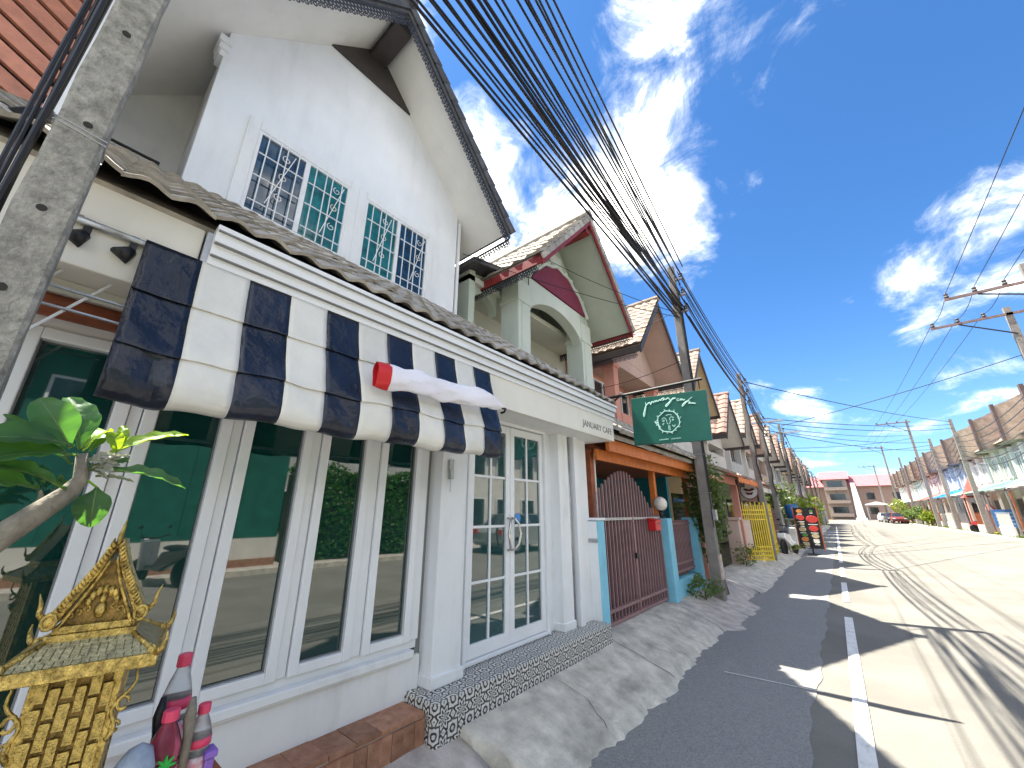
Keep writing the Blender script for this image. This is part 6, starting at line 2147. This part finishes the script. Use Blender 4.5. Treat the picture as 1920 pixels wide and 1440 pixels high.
# ================================================================ right-hand side of the street
R_ROOF = [mat('pale_brown_roof_tile', (0.36, 0.28, 0.22), 0.85, 0.3, 3, 0.3, 50, grime=.4, gcol=(.16, .12, .1), gscale=(2, 2, 2)), ROOF_BROWN, ROOF_GREY]
FIN = mat('dark_party_wall', (0.10, 0.07, 0.065), 0.8, 0.25, 2, 0.2)
FIN2 = mat('dull_brown_party_wall', (0.26, 0.20, 0.17), 0.85, 0.35, 3, 0.3, 30, grime=.5, gcol=(.13, .1, .085), gscale=(1, 1, 2))
R_WALLS = [OFFWHITE, PALE_GREY, CREAM, PINKISH]
CAN_GREEN = mat('green_metal_roof', (0.16, 0.36, 0.27), 0.5, 0.2, 6, 0.1, grime=.35, gcol=(.35, .42, .38))
CAN_BLUE = mat('blue_tarpaulin', (0.02, 0.20, 0.62), 0.45, 0.12)
CAN_WHITE = mat('white_metal_roof', (0.66, 0.66, 0.64), 0.5, 0.1, 6, 0.1)
CAN_RED = mat('red_metal_roof', (0.45, 0.12, 0.10), 0.55, 0.15)
RPITCH = 5.4
ORD = ['first', 'second', 'third', 'fourth', 'fifth', 'sixth', 'seventh', 'eighth', 'ninth', 'tenth', 'eleventh', 'twelfth', 'thirteenth', 'fourteenth', 'fifteenth', 'sixteenth', 'seventeenth']
CANS = [CAN_WHITE, CAN_GREEN, CAN_GREEN, CAN_WHITE, CAN_BLUE, CAN_BLUE, CAN_RED, CAN_RED, CAN_WHITE, CAN_GREEN, CAN_WHITE, CAN_RED, CAN_WHITE, CAN_WHITE]
CNAME = ['white', 'green', 'green', 'white', 'blue', 'blue', 'red', 'red', 'white', 'green', 'white', 'red', 'white', 'white']


def rx(y):
    return 10.0 if y < 30 else 10.0 - (y - 30) * .0175


def right_house(i, y0):
    X0 = rx(y0)
    y1 = y0 + RPITCH
    w_ = R_WALLS[i % 4]
    wn = ['off-white', 'pale grey', 'cream', 'dusty pink'][i % 4]
    h = thing('row_house', wn + ' two-storey row house, ' + ORD[i] + ' in the right-hand terrace, over a ' + CNAME[i] + ' canopy', 'building', (X0, (y0 + y1) / 2, 0), group='terrace of houses on the right')
    q = MB(); q.box(X0, X0 + 8, y0, y1, 0, 6.25); q.build('wall', w_, h)
    q = MB(); q.prism([(X0 - .7, y0 + .1, 6.15), (X0 + 3.3, y0 + .1, 9.3), (X0 + 7.5, y0 + .1, 6.15)], (0, RPITCH - .2, 0)); rf = q.build('roof', R_ROOF[(i * 2 + 1) % 3], h)
    q = MB(); tiles_joined(q, (X0 - .72, y1 - .12, 6.17), (0, -1, 0), (.785, 0, .62), 14, 11, .37, .45, .05, .04); tag(q.build('roof_tiles', R_ROOF[(i * 2 + 1) % 3], rf), kind='stuff')
    q = MB(); q.prism([(X0 - 1.25, y0 - .12, 5.9), (X0 - 1.25, y0 - .12, 8.1), (X0 - .7, y0 - .12, 8.3), (X0 + 3.0, y0 - .12, 10.2), (X0 + 3.9, y0 - .12, 10.1), (X0 + 3.9, y0 - .12, 6.0)], (0, .2, 0)); q.build('party_wall', R_ROOF[0] if i % 2 else FIN2, h)
    q = MB(); q.bar((X0 - 1.33, y0 - .02, 5.85), (X0 - 1.33, y0 - .02, 8.2), .16, .30, (0, 1, 0)); q.build('party_wall_edge', FIN, h)
    for a in (.55, 1.65, 3.0, 4.1):
        q = MB(); q.box(X0 - .03, X0 - .001, y0 + a, y0 + a + .8, 4.0, 5.5); wd = q.build('window', DARKGLASS, h)
        q = MB(); q.box(X0 - .09, X0 - .03, y0 + a - .07, y0 + a, 3.93, 5.57); q.box(X0 - .09, X0 - .03, y0 + a + .8, y0 + a + .87, 3.93, 5.57); q.box(X0 - .09, X0 - .031, y0 + a, y0 + a + .8, 5.5, 5.57); q.box(X0 - .11, X0 - .031, y0 + a, y0 + a + .8, 3.93, 4.0); q.box(X0 - .08, X0 - .031, y0 + a + .37, y0 + a + .43, 4.0, 5.5)
        q.build('window_frame', FRAME, wd)
    for a in (.15, 2.65, 5.1):
        q = MB(); q.box(X0 - .22, X0 - .001, y0 + a, y0 + a + .2, 0, 6.0); q.build('pilaster', WHITE if i % 2 else OFFWHITE, h)
    q = MB(); q.box(X0 - .02, X0 - .001, y0 + .5, y0 + 4.9, .1, 2.5); q.build('shopfront', DARKGLASS, h)
    cm = CANS[i]
    q = MB(); q.grid(lambda u, v: (X0 - .23 - 1.9 * v, y0 + .05 + (RPITCH - .1) * u, 3.75 - .75 * v + .03 * math.sin(u * 2 * math.pi * 18)), 72, 2); q.build('canopy', cm, h, solid=.02)
    for a in (.1, RPITCH - .2):
        q = MB(); q.box(X0 - 2.1, X0 - 2.02, y0 + a, y0 + a + .08, .1, 3.0); q.build('canopy_post', GREY_METAL if i % 3 else RUST_WOOD, h)
    q = MB(); q.box(X0 - 2.12, X0 - 2.0, y0 + .05, y1 - .05, 2.82, 2.93); q.build('canopy_beam', DARKWOOD, h)
    # front fence
    if y0 > 26:
        q = MB(); q.box(X0 - 2.3, X0 - 2.2, y0 + .2, y0 + 3.2, .1, .7); q.build('dwarf_wall', [PINKISH, OFFWHITE, PALE_GREY][i % 3], h)
        bm_ = MB(); bm_.box(-.015, .015, -.02, .02, 0, 1); me = bm_.mesh('fence_bar', [GREY_METAL, OFFWHITE, RUST_WOOD][i % 3])
        for k in range(15):
            inst('fence_bar', me, (X0 - 2.25, y0 + .3 + k * .2, .7), h, None, (1, 1, .75 if k % 2 else .85))
    return h


for i in range(14):
    right_house(i, 33.2 + i * RPITCH)

# shrine kiosk, notice board and small items before the right terrace
ks = thing('red_kiosk', 'small dusty red kiosk with a pointed roof beside the right-hand pole', 'kiosk', (8.2, 49.5, .1))
q = MB()
for dx, dy in ((-.5, -.5), (.5, -.5), (-.5, .5), (.5, .5)):
    q = MB(); q.box(8.2 + dx - .09, 8.2 + dx + .09, 49.5 + dy - .09, 49.5 + dy + .09, .1, 2.7); q.build('post', PINKISH, ks)
q = MB(); q.box(7.65, 8.75, 48.95, 50.05, .1, 1.1); q.build('base', CAN_RED, ks)
q = MB(); q.add([(7.5, 48.8, 2.7), (8.9, 48.8, 2.7), (8.9, 50.2, 2.7), (7.5, 50.2, 2.7), (8.2, 49.5, 4.3)], [(0, 1, 4), (1, 2, 4), (2, 3, 4), (3, 0, 4), (3, 2, 1, 0)]); q.build('roof', CAN_RED, ks)
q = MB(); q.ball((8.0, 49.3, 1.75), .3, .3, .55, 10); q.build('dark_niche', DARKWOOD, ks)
nbd = thing('notice_board', 'blue notice board on posts before the green canopy', 'sign', (8.1, 43.2, .1))
q = MB(); q.box(7.7, 8.7, 43.18, 43.24, .6, 1.75); nb2 = q.build('board', mat('blue_board', (.06, .17, .42), .5, .2), nbd)
for x in (7.72, 8.64):
    q = MB(); q.box(x, x + .06, 43.24, 43.3, .1, 1.9); q.build('post', GREY_METAL, nbd)
for k in range(4):
    q = MB(); q.box(7.8, 8.6, 43.172, 43.179, .78 + k * .24, .84 + k * .24); q.build('print_strip', mat('pale_blue_print', (.35, .5, .7), .5, .1) if k == 0 else MATS['pale_blue_print'], nb2)
pg = thing('red_gatepost', 'red pointed gatepost beside the blue notice board', 'post', (8.0, 45.0, .1))
q = MB(); q.box(7.75, 8.25, 44.8, 45.2, .1, 1.7); q.build('shaft', CAN_RED, pg)
q = MB(); q.add([(7.72, 44.77, 1.7), (8.28, 44.77, 1.7), (8.28, 45.23, 1.7), (7.72, 45.23, 1.7), (8, 45, 2.3)], [(0, 1, 4), (1, 2, 4), (2, 3, 4), (3, 0, 4), (3, 2, 1, 0)]); q.build('cap', CAN_RED, pg)
q = MB(); q.box(7.5, 7.9, 43.8, 46.6, .1, .22)
tag(q.build('kerb_block', mat('yellow_kerb_paint', (.6, .42, .06), .6, .2), loc=(7.7, 45, .1), bevel=.02), 'low kerb block painted yellow before the right terrace', 'kerb block')
for i, (x, y, w_, h_, lab) in enumerate(((7.7, 58.5, .55, 1.5, 'pale concrete boundary stump before the blue tarpaulin'), (7.6, 62, .5, 1.4, 'second pale boundary stump further along the right side'))):
    q = MB(); q.box(x - w_ / 2, x + w_ / 2, y - .3, y + .3, .1, h_)
    tag(q.build('boundary_stump', CONCRETE, loc=(x, y, .1), bevel=.05), lab, 'pillar')
rs = random.Random(31)
for i, (x, y, r_, h, m_, lab) in enumerate(((6.9, 72, .9, 1.5, BUSH, 'small dark green shrub on the right pavement'), (6.4, 86, 1.3, 2.4, BUSH_Y, 'rounded light green tree near the parked cars'), (7.0, 66, .8, 1.0, BUSH_Y, 'low yellow-green shrub on the right pavement'), (6.6, 79, .9, 1.3, BUSH, 'second dark shrub on the right pavement'))):
    w_ = thing('roadside_shrub', lab, 'shrub', (x, y, .1), group='shrubs on the right side')
    q = MB(); foliage(q, (x, y, h), (r_, r_, r_ * .9), 700, .16, rs, .3); q.build('foliage', m_, w_)
    q = MB(); q.tube([(x, y, .1), (x, y, h)], [.09, .04], 6); q.build('trunk', BARK2, w_)

# --- right-hand poles
ARM = mat('dull_brown_arm', (0.20, 0.135, 0.125), .7, .2)
def big_pole(x, y, h, lab, arms=True, r0=.15):
    p_ = thing('power_pole', lab, 'utility pole', (x, y, 0), group='power poles on the right')
    q = MB(); vs, fs = [], []
    for k in range(9):
        z = h * k / 8
        a = r0 - r0 * .4 * z / h
        vs += [(x - a, y - a, z), (x + a, y - a, z), (x + a, y + a, z), (x - a, y + a, z)]
    for k in range(8):
        for j in range(4):
            fs.append((4 * k + j, 4 * k + (j + 1) % 4, 4 * k + 4 + (j + 1) % 4, 4 * k + 4 + j))
    fs.append((32, 33, 34, 35)); q.add(vs, fs); q.build('shaft', POLE_FAR, p_)
    if arms:
        for z, x0, x1 in ((h - .35, x - 2.55, x + .1), (h - .35, x - .1, x + .5)) if arms == 1 else ((h - .3, x - 2.4, x + .3),):
            q = MB(); q.box(x0, x1, y - .16, y - .06, z - .05, z + .05); q.build('cross_arm', ARM, p_)
        for k in range(3):
            q = MB(); q.lathe([(.05, 0), (.09, .06), (.05, .12), (.08, .18), (.03, .24)], (x - 2.45 + k * .85, y - .11, h - .29), 8); q.build('insulator', DARKWOOD, p_)
        q = MB(); q.bar((x - 1.6, y - .11, h - .4), (x, y - .11, h - 1.35), .05, .05); q.build('arm_brace', BLACK_METAL, p_)
    return p_


big_pole(7.55, 27.0, 10.6, 'tall power pole with a wide cross arm at the right edge', 1, .17)
pp = big_pole(8.3, 26.2, 12.2, 'taller power pole mostly beyond the right edge', 0, .17)
q = MB(); q.box(5.2, 8.4, 24.05, 24.17, 10.52, 10.62)
pa = thing('power_pole', 'power pole beyond the right edge whose upper cross arm reaches over the road', 'utility pole', (8.6, 24.1, 0), group='power poles on the right')
q.build('cross_arm', ARM, pa)
q = MB(); q.box(8.45, 8.75, 23.95, 24.25, 0, 12.5); q.build('shaft', POLE_FAR, pa)
for k in range(3):
    q = MB(); q.lathe([(.05, 0), (.09, .06), (.05, .12), (.08, .18), (.03, .24)], (5.3 + k * .85, 24.11, 10.63), 8); q.build('insulator', DARKWOOD, pa)
q = MB(); q.bar((6.2, 24.11, 10.5), (8.5, 24.11, 9.6), .05, .05); q.build('arm_brace', BLACK_METAL, pa)
big_pole(7.35, 43.5, 8.3, 'leaning-looking concrete pole beside the red kiosk', 0)
big_pole(7.3, 53.5, 8.2, 'concrete pole before the blue tarpaulin', 0)
big_pole(6.9, 60.0, 11.3, 'tall power pole with cross arm before the blue tarpaulin', 2)
big_pole(6.7, 74.0, 8.6, 'concrete pole near the parked red car', 0)
big_pole(6.3, 88.0, 12.0, 'distant power pole with cross arm on the right', 2)
big_pole(6.0, 112.0, 11.0, 'farthest power pole near the end building', 2)
GR = 'high voltage wires on the right'
for k in range(3):
    x = 5.1 + k * .85
    for (a, b, lab) in (((x - .1, -14, 11.4), (x + .2, 24.0, 10.85), 'high wire running in to the near right cross arm'), ((x + .2, 24.0, 10.85), (x, 27.0, 10.5), 'short high wire between the two near right cross arms'), ((x, 27.0, 10.5), (x - .6, 60, 11.2), 'high wire from the near right pole to the next'), ((x - .6, 60, 11.2), (x - 1.1, 88, 11.9), 'far high wire along the right side')):
        m_ = MB(); m_.tube(sag(a, b, .25, 10), .012, 5)
        tag(m_.build('overhead_wire', CABLE, loc=a), lab + ', ' + ['on the road side', 'in the middle', 'on the pole side'][k], 'wire', GR)
# lines crossing the street
for k, (a, b, s_) in enumerate((((-2.2, 20.9, 5.7), (7.35, 43.5, 7.9), .25), ((-2.2, 20.9, 5.5), (7.35, 43.5, 7.6), .3), ((-2.0, 26.6, 5.9), (7.3, 53.5, 7.9), .3), ((-2.0, 26.6, 6.1), (6.9, 60, 9.6), .3), ((-2.4, 36.5, 6.0), (7.3, 53.5, 7.6), .3), ((-2.0, 26.6, 6.25), (7.55, 27.0, 8.3), .12), ((-2.3, 36.5, 6.2), (6.9, 60, 9.2), .2), ((-2.1, 15.6, 6.1), (7.35, 43.5, 8.1), .2), ((-2.35, 20.9, 5.2), (7.3, 53.5, 7.2), .4))):
    m_ = MB(); m_.tube(sag(a, b, s_, 12), .018, 5)
    tag(m_.build('overhead_wire', CABLE, loc=a), ORD[k] + ' of the black cables crossing high over the street', 'wire', 'cables crossing the street')
for k in range(6):
    for si, (a, b) in enumerate((((7.35, 43.5), (7.3, 53.5)), ((7.3, 53.5), (6.9, 60)), ((6.9, 60), (6.7, 74)), ((7.55, 27), (7.35, 43.5)), ((6.7, 74), (6.3, 88)))):
        m_ = MB(); m_.tube(sag((a[0], a[1], 7.0 - .35 * k), (b[0], b[1], 6.9 - .33 * k), .5 + .1 * k, 8), .022, 4)
        tag(m_.build('overhead_wire', CABLE, loc=(a[0], a[1], 6)), ORD[k] + ' slack cable from the top on the ' + ['second', 'third', 'fourth', 'nearest', 'farthest'][si] + ' span of the right-hand poles', 'wire', 'slack cables on the right')

# ---------------------------------------------------------------- end of the street
eb = thing('end_building', 'long pink roofed building with a three-storey middle closing the street', 'building', (1, 124, 0))
TAN = mat('tan_render', (.29, .20, .165), .8, .1, 2, .1)
PINK_ROOF = mat('pink_metal_roof', (.36, .12, .135), .6, .12, 2, .1)
q = MB(); q.box(-26, 36, 124, 134, 0, 7.6); q.build('wing', TAN, eb)
q = MB(); q.prism([(-26.5, 123, 7.4), (-26.5, 129, 10.2), (-26.5, 135, 7.4)], (63, 0, 0)); q.build('wing_roof', PINK_ROOF, eb)
q = MB(); q.box(-3.4, 1.0, 121, 134, 0, 9.0); cb = q.build('middle_block', mat('dull_tan_render', (.26, .205, .18), .8, .1, 2, .1), eb)
q = MB(); q.prism([(-4.0, 120.4, 9.0), (-4.0, 127, 11.2), (-4.0, 134, 9.0)], (5.6, 0, 0)); q.build('middle_roof', PINK_ROOF, eb)
for k in range(3):
    z = .6 + k * 2.9
    q = MB(); q.box(-2.6, .2, 120.95, 120.99, z + .9, z + 2.2); q.build('window', DARKGLASS, cb)
    q = MB(); q.box(-3.3, .9, 119.9, 120.99, z + .05, z + .75); q.build('balcony', MATS['dull_tan_render'], cb)
for k in range(14):
    for z in (1.2, 4.4):
        x = -24 + k * 2.4 if k < 8 else 4 + (k - 8) * 4.5
        q = MB(); q.box(x, x + 1.4, 123.95, 123.99, z, z + 1.5); q.build('window', DARKGLASS, eb)
gp = thing('white_pillar', 'tall white sunlit pillar standing at the end of the street', 'pillar', (2.0, 112, 0))
q = MB(); q.prism([(1.2, 112, 0), (2.6, 112, 0), (2.2, 112, 7.6), (1.5, 112, 7.6)], (0, 1.0, 0)); q.build('shaft', WHITE, gp)
q = MB(); q.box(1.0, 2.8, 111.8, 113.2, 0, .5); q.build('plinth', WHITE, gp)
sd = thing('white_shelter', 'low white roofed shelter near the end of the street', 'shelter', (4.6, 112, 0))
q = MB(); q.prism([(3.0, 110, 3.0), (6.4, 110, 3.0), (6.4, 110, 3.2), (4.7, 110, 3.7), (3.0, 110, 3.2)], (0, 4, 0)); q.build('roof', CAN_WHITE, sd)
for x in (3.1, 6.2):
    for y in (110.2, 113.7):
        q = MB(); q.box(x, x + .12, y, y + .12, 0, 3.0); q.build('post', GREY_METAL, sd)


# ---------------------------------------------------------------- vehicles
def car(name, lab, paint, loc, rz, group=None):
    t = thing(name, lab, 'car', loc, group, rz, local=True)
    side = [(-2.15, .45), (-2.18, .70), (-2.05, .86), (-1.25, .97), (-.95, 1.0), (1.35, 1.02), (2.0, .98), (2.12, .80), (2.12, .48), (1.95, .30), (-1.95, .30)]
    q = MB()
    vs, n = [], len(side)
    for x, k in ((-.86, .96), (-.80, 1.0), (.80, 1.0), (.86, .96)):
        for y, z in side:
            vs.append((x, y * (1 if abs(x) < .83 else .985), .62 + (z - .62) * (1 if abs(x) < .83 else .86)))
    fs = []
    for j in range(3):
        for i in range(n):
            fs.append((j * n + i, j * n + (i + 1) % n, (j + 1) * n + (i + 1) % n, (j + 1) * n + i))
    fs += [tuple(range(n)), tuple(3 * n + i for i in range(n - 1, -1, -1))]
    q.add(vs, fs); q.build('body', paint, t, bevel=.03)
    lo = [(-1.15, .98), (1.55, 1.0)]
    q = MB()
    q.add([(-.76, -1.15, .97), (.76, -1.15, .97), (.78, 1.6, 1.0), (-.78, 1.6, 1.0), (-.60, -.45, 1.46), (.60, -.45, 1.46), (.60, 1.05, 1.46), (-.60, 1.05, 1.46)],
          [(0, 1, 5, 4), (1, 2, 6, 5), (2, 3, 7, 6), (3, 0, 4, 7), (4, 5, 6, 7)])
    q.build('glasshouse', DARKGLASS, t)
    q = MB(); q.box(-.61, .61, -.47, 1.07, 1.452, 1.49); q.build('roof', paint, t, bevel=.015)
    for s_ in (-1, 1):
        q = MB(); q.bar((s_ * .77, -1.15, .98), (s_ * .61, -.46, 1.47), .06, .05); q.bar((s_ * .79, 1.6, 1.0), (s_ * .61, 1.06, 1.47), .07, .06); q.bar((s_ * .785, .3, 1.0), (s_ * .61, .3, 1.46), .05, .03); q.build('pillar', paint, t)
        for y in (-1.35, 1.3):
            q = MB(); q.lathe([(.31, -.1), (.32, -.06), (.32, .06), (.31, .1), (.2, .1)], (s_ * .76, y, .32), 18, 'x'); wh = q.build('wheel', RUBBER, t, smooth=False)
            q = MB(); q.lathe([(.2, -.108), (.2, .108), (.05, .115)], (s_ * .76, y, .32), 14, 'x'); q.build('rim', GREY_METAL, wh)
        q = MB(); q.box(s_ * .62 - .15, s_ * .62 + .15, -2.19, -2.10, .66, .80); q.build('headlight', FRAME, t)
        q = MB(); q.box(s_ * .66 - .13, s_ * .66 + .13, 2.07, 2.14, .74, .92); q.build('tail_light', RED_PLASTIC, t)
        q = MB(); q.box(s_ * .90 - .07, s_ * .90 + .07, -.75, -.62, 1.0, 1.12); q.build('mirror', paint, t, bevel=.02)
    return t


def scooter(lab, loc, rz, paint):
    t = thing('motor_scooter', lab, 'scooter', loc, None, rz, local=True)
    for y in (-.62, .62):
        q = MB(); q.lathe([(.27, -.04), (.285, 0), (.27, .04), (.2, .04), (.2, -.04)], (0, y, .285), 20, 'x'); wh = q.build('wheel', RUBBER, t)
        q = MB(); q.lathe([(.2, -.02), (.2, .02), (.04, .05)], (0, y, .285), 12, 'x'); q.build('rim', GREY_METAL, wh)
    q = MB(); q.prism([(-.13, -.35, .35), (-.13, .10, .32), (-.13, .75, .62), (-.13, .70, .80), (-.13, .05, .72), (-.13, -.10, .45), (-.13, -.30, .48)], (.26, 0, 0)); q.build('body', paint, t, bevel=.04)
    q = MB(); q.prism([(-.2, -.42, .35), (-.2, -.36, .33), (-.2, -.42, .95), (-.2, -.50, .98)], (.4, 0, 0)); q.build('leg_shield', GREY_METAL, t, bevel=.03)
    q = MB(); q.ball((0, .33, .80), .14, .38, .07, 12); q.build('seat', BLACK_METAL, t, smooth=True)
    q = MB(); q.tube([(0, -.62, .30), (0, -.46, .98)], .03, 8); q.build('fork', GREY_METAL, t)
    q = MB(); q.tube([(-.33, -.36, 1.05), (-.1, -.46, 1.0), (.1, -.46, 1.0), (.33, -.36, 1.05)], .018, 8); q.build('handlebar', BLACK_METAL, t, smooth=True)
    q = MB(); q.ball((0, -.54, .92), .11, .09, .09, 10); q.build('headlight', FRAME, t, smooth=True)
    for s_ in (-1, 1):
        q = MB(); q.tube([(s_ * .26, -.40, 1.05), (s_ * .32, -.42, 1.2)], .008, 5); q.ball((s_ * .32, -.42, 1.24), .06, .015, .04, 8); q.build('mirror', BLACK_METAL, t)
    return t


scooter('motor scooter parked behind the yellow gate leaves', (-1.95, 18.7, .05), R(170), WHITE_CAR)
scooter('motor scooter parked before the right-hand terrace', (7.9, 47.2, .1), R(80), RED_CAR)
car('parked_car', 'white car parked far along the right side', WHITE_CAR, (4.8, 96, 0), R(4), 'cars parked far down the street')
car('parked_car', 'dark car parked beside the white one on the right', DARK_CAR, (5.2, 88.5, 0), R(3), 'cars parked far down the street')
car('parked_car', 'dark red car parked nearest on the right', mat('maroon_car_paint', (.16, .03, .03), .3, .05), (5.6, 84, 0), R(0), 'cars parked far down the street')

# ---------------------------------------------------------------- opposite the cafe (seen mirrored in its glass)
hw_ = thing('hoarding', 'dark green hoarding on a white dwarf wall opposite the cafe', 'fence', (8.4, 2, .1))
HG = mat('dark_green_sheet', (0.012, 0.10, 0.075), 0.5, 0.25, 3, 0.1)
q = MB(); q.box(8.4, 8.6, -8, 5.2, .1, .85); q.build('dwarf_wall', OFFWHITE, hw_)
q = MB(); q.box(8.35, 8.395, -8, 5.2, .1, .3); q.build('brick_skirting', TERRACOTTA, hw_)
for k in range(11):
    q = MB(); q.box(8.44, 8.5, -8 + k * 1.2, -8 + k * 1.2 + 1.19, .86, 3.3); q.build('panel', HG, hw_)
scooter('motor scooter parked before the green hoarding opposite the cafe', (7.0, 2.35, .0), R(62), DARK_CAR)
hd = thing('hedge', 'tall clipped green hedge opposite the cafe', 'hedge', (8.6, 8, .1))
q = MB(); rs = random.Random(77)
for i in range(9000):
    y = rs.uniform(5.4, 12.4)
    z = rs.uniform(.15, 2.9)
    x = 8.15 + abs(rs.gauss(0, .14)) + .12 * math.sin(y * 3 + z * 2)
    if rs.random() < .2:
        z = 2.9 + .15 * math.sin(y * 4) + rs.gauss(0, .06)
        x = rs.uniform(8.2, 9.2)
    d = Vector((rs.gauss(-.3, .8), rs.gauss(0, 1), rs.gauss(0, .7))).normalized()
    s_ = d.orthogonal().normalized()
    s_.rotate(Matrix.Rotation(rs.uniform(0, 6.28), 3, d))
    w_ = .085 * rs.uniform(.6, 1.3)
    p = Vector((x, y, z))
    q.add([p - d * w_, p + s_ * w_ * .45, p + d * w_, p - s_ * w_ * .45], [(0, 1, 2, 3)])
q.build('foliage', HEDGE, hd)
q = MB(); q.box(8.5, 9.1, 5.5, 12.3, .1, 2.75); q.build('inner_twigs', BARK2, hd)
sp = thing('roadside_notice', 'narrow red and white notice post before the hedge opposite the cafe', 'sign', (7.6, 5.6, .1))
q = MB(); q.box(7.58, 7.64, 5.55, 5.62, .1, 2.2); q.build('post', GREY_METAL, sp)
q = MB(); q.box(7.54, 7.575, 5.35, 5.82, 1.25, 2.15); pn = q.build('plate', RED_PLASTIC, sp)
q = MB(); q.box(7.53, 7.5395, 5.42, 5.75, 1.65, 1.95); q.build('white_field', FRAME, pn)
car('silver_car', 'silver car parked opposite the cafe, seen mirrored in the door', SILVER_PAINT, (6.2, 14.2, 0), R(180))
for i, (y0, y1, h, m_, lab) in enumerate(((-8, 5.0, 6.4, HG, 'dark green house behind the hoarding opposite the cafe'), (5.2, 15, 5.8, PALE_GREY, 'grey house behind the hedge opposite the cafe'), (15.2, 32.8, 6.2, OFFWHITE, 'long off-white house opposite the cafe'))):
    oh = thing('opposite_house', lab, 'building', (12, (y0 + y1) / 2, 0), group='houses opposite the cafe')
    q = MB(); q.box(11.2, 18, y0, y1, 0, h); q.build('wall', m_, oh)
    q = MB(); q.prism([(10.4, y0, h - .2), (14.5, y0, h + 2.2), (18.6, y0, h - .2)], (0, y1 - y0, 0)); q.build('roof', ROOF_BROWN, oh)
    n = int((y1 - y0) / 2.4)
    for k in range(n):
        y = y0 + .6 + k * 2.4
        for z in (.9, 3.7):
            q = MB(); q.box(11.15, 11.199, y, y + 1.3, z, z + 1.4); wd = q.build('window', DARKGLASS, oh)
            q = MB(); q.box(11.1, 11.149, y - .07, y, z - .07, z + 1.47); q.box(11.1, 11.149, y + 1.3, y + 1.37, z - .07, z + 1.47); q.box(11.1, 11.1485, y, y + 1.3, z + 1.4, z + 1.47); q.build('window_frame', FRAME, wd)
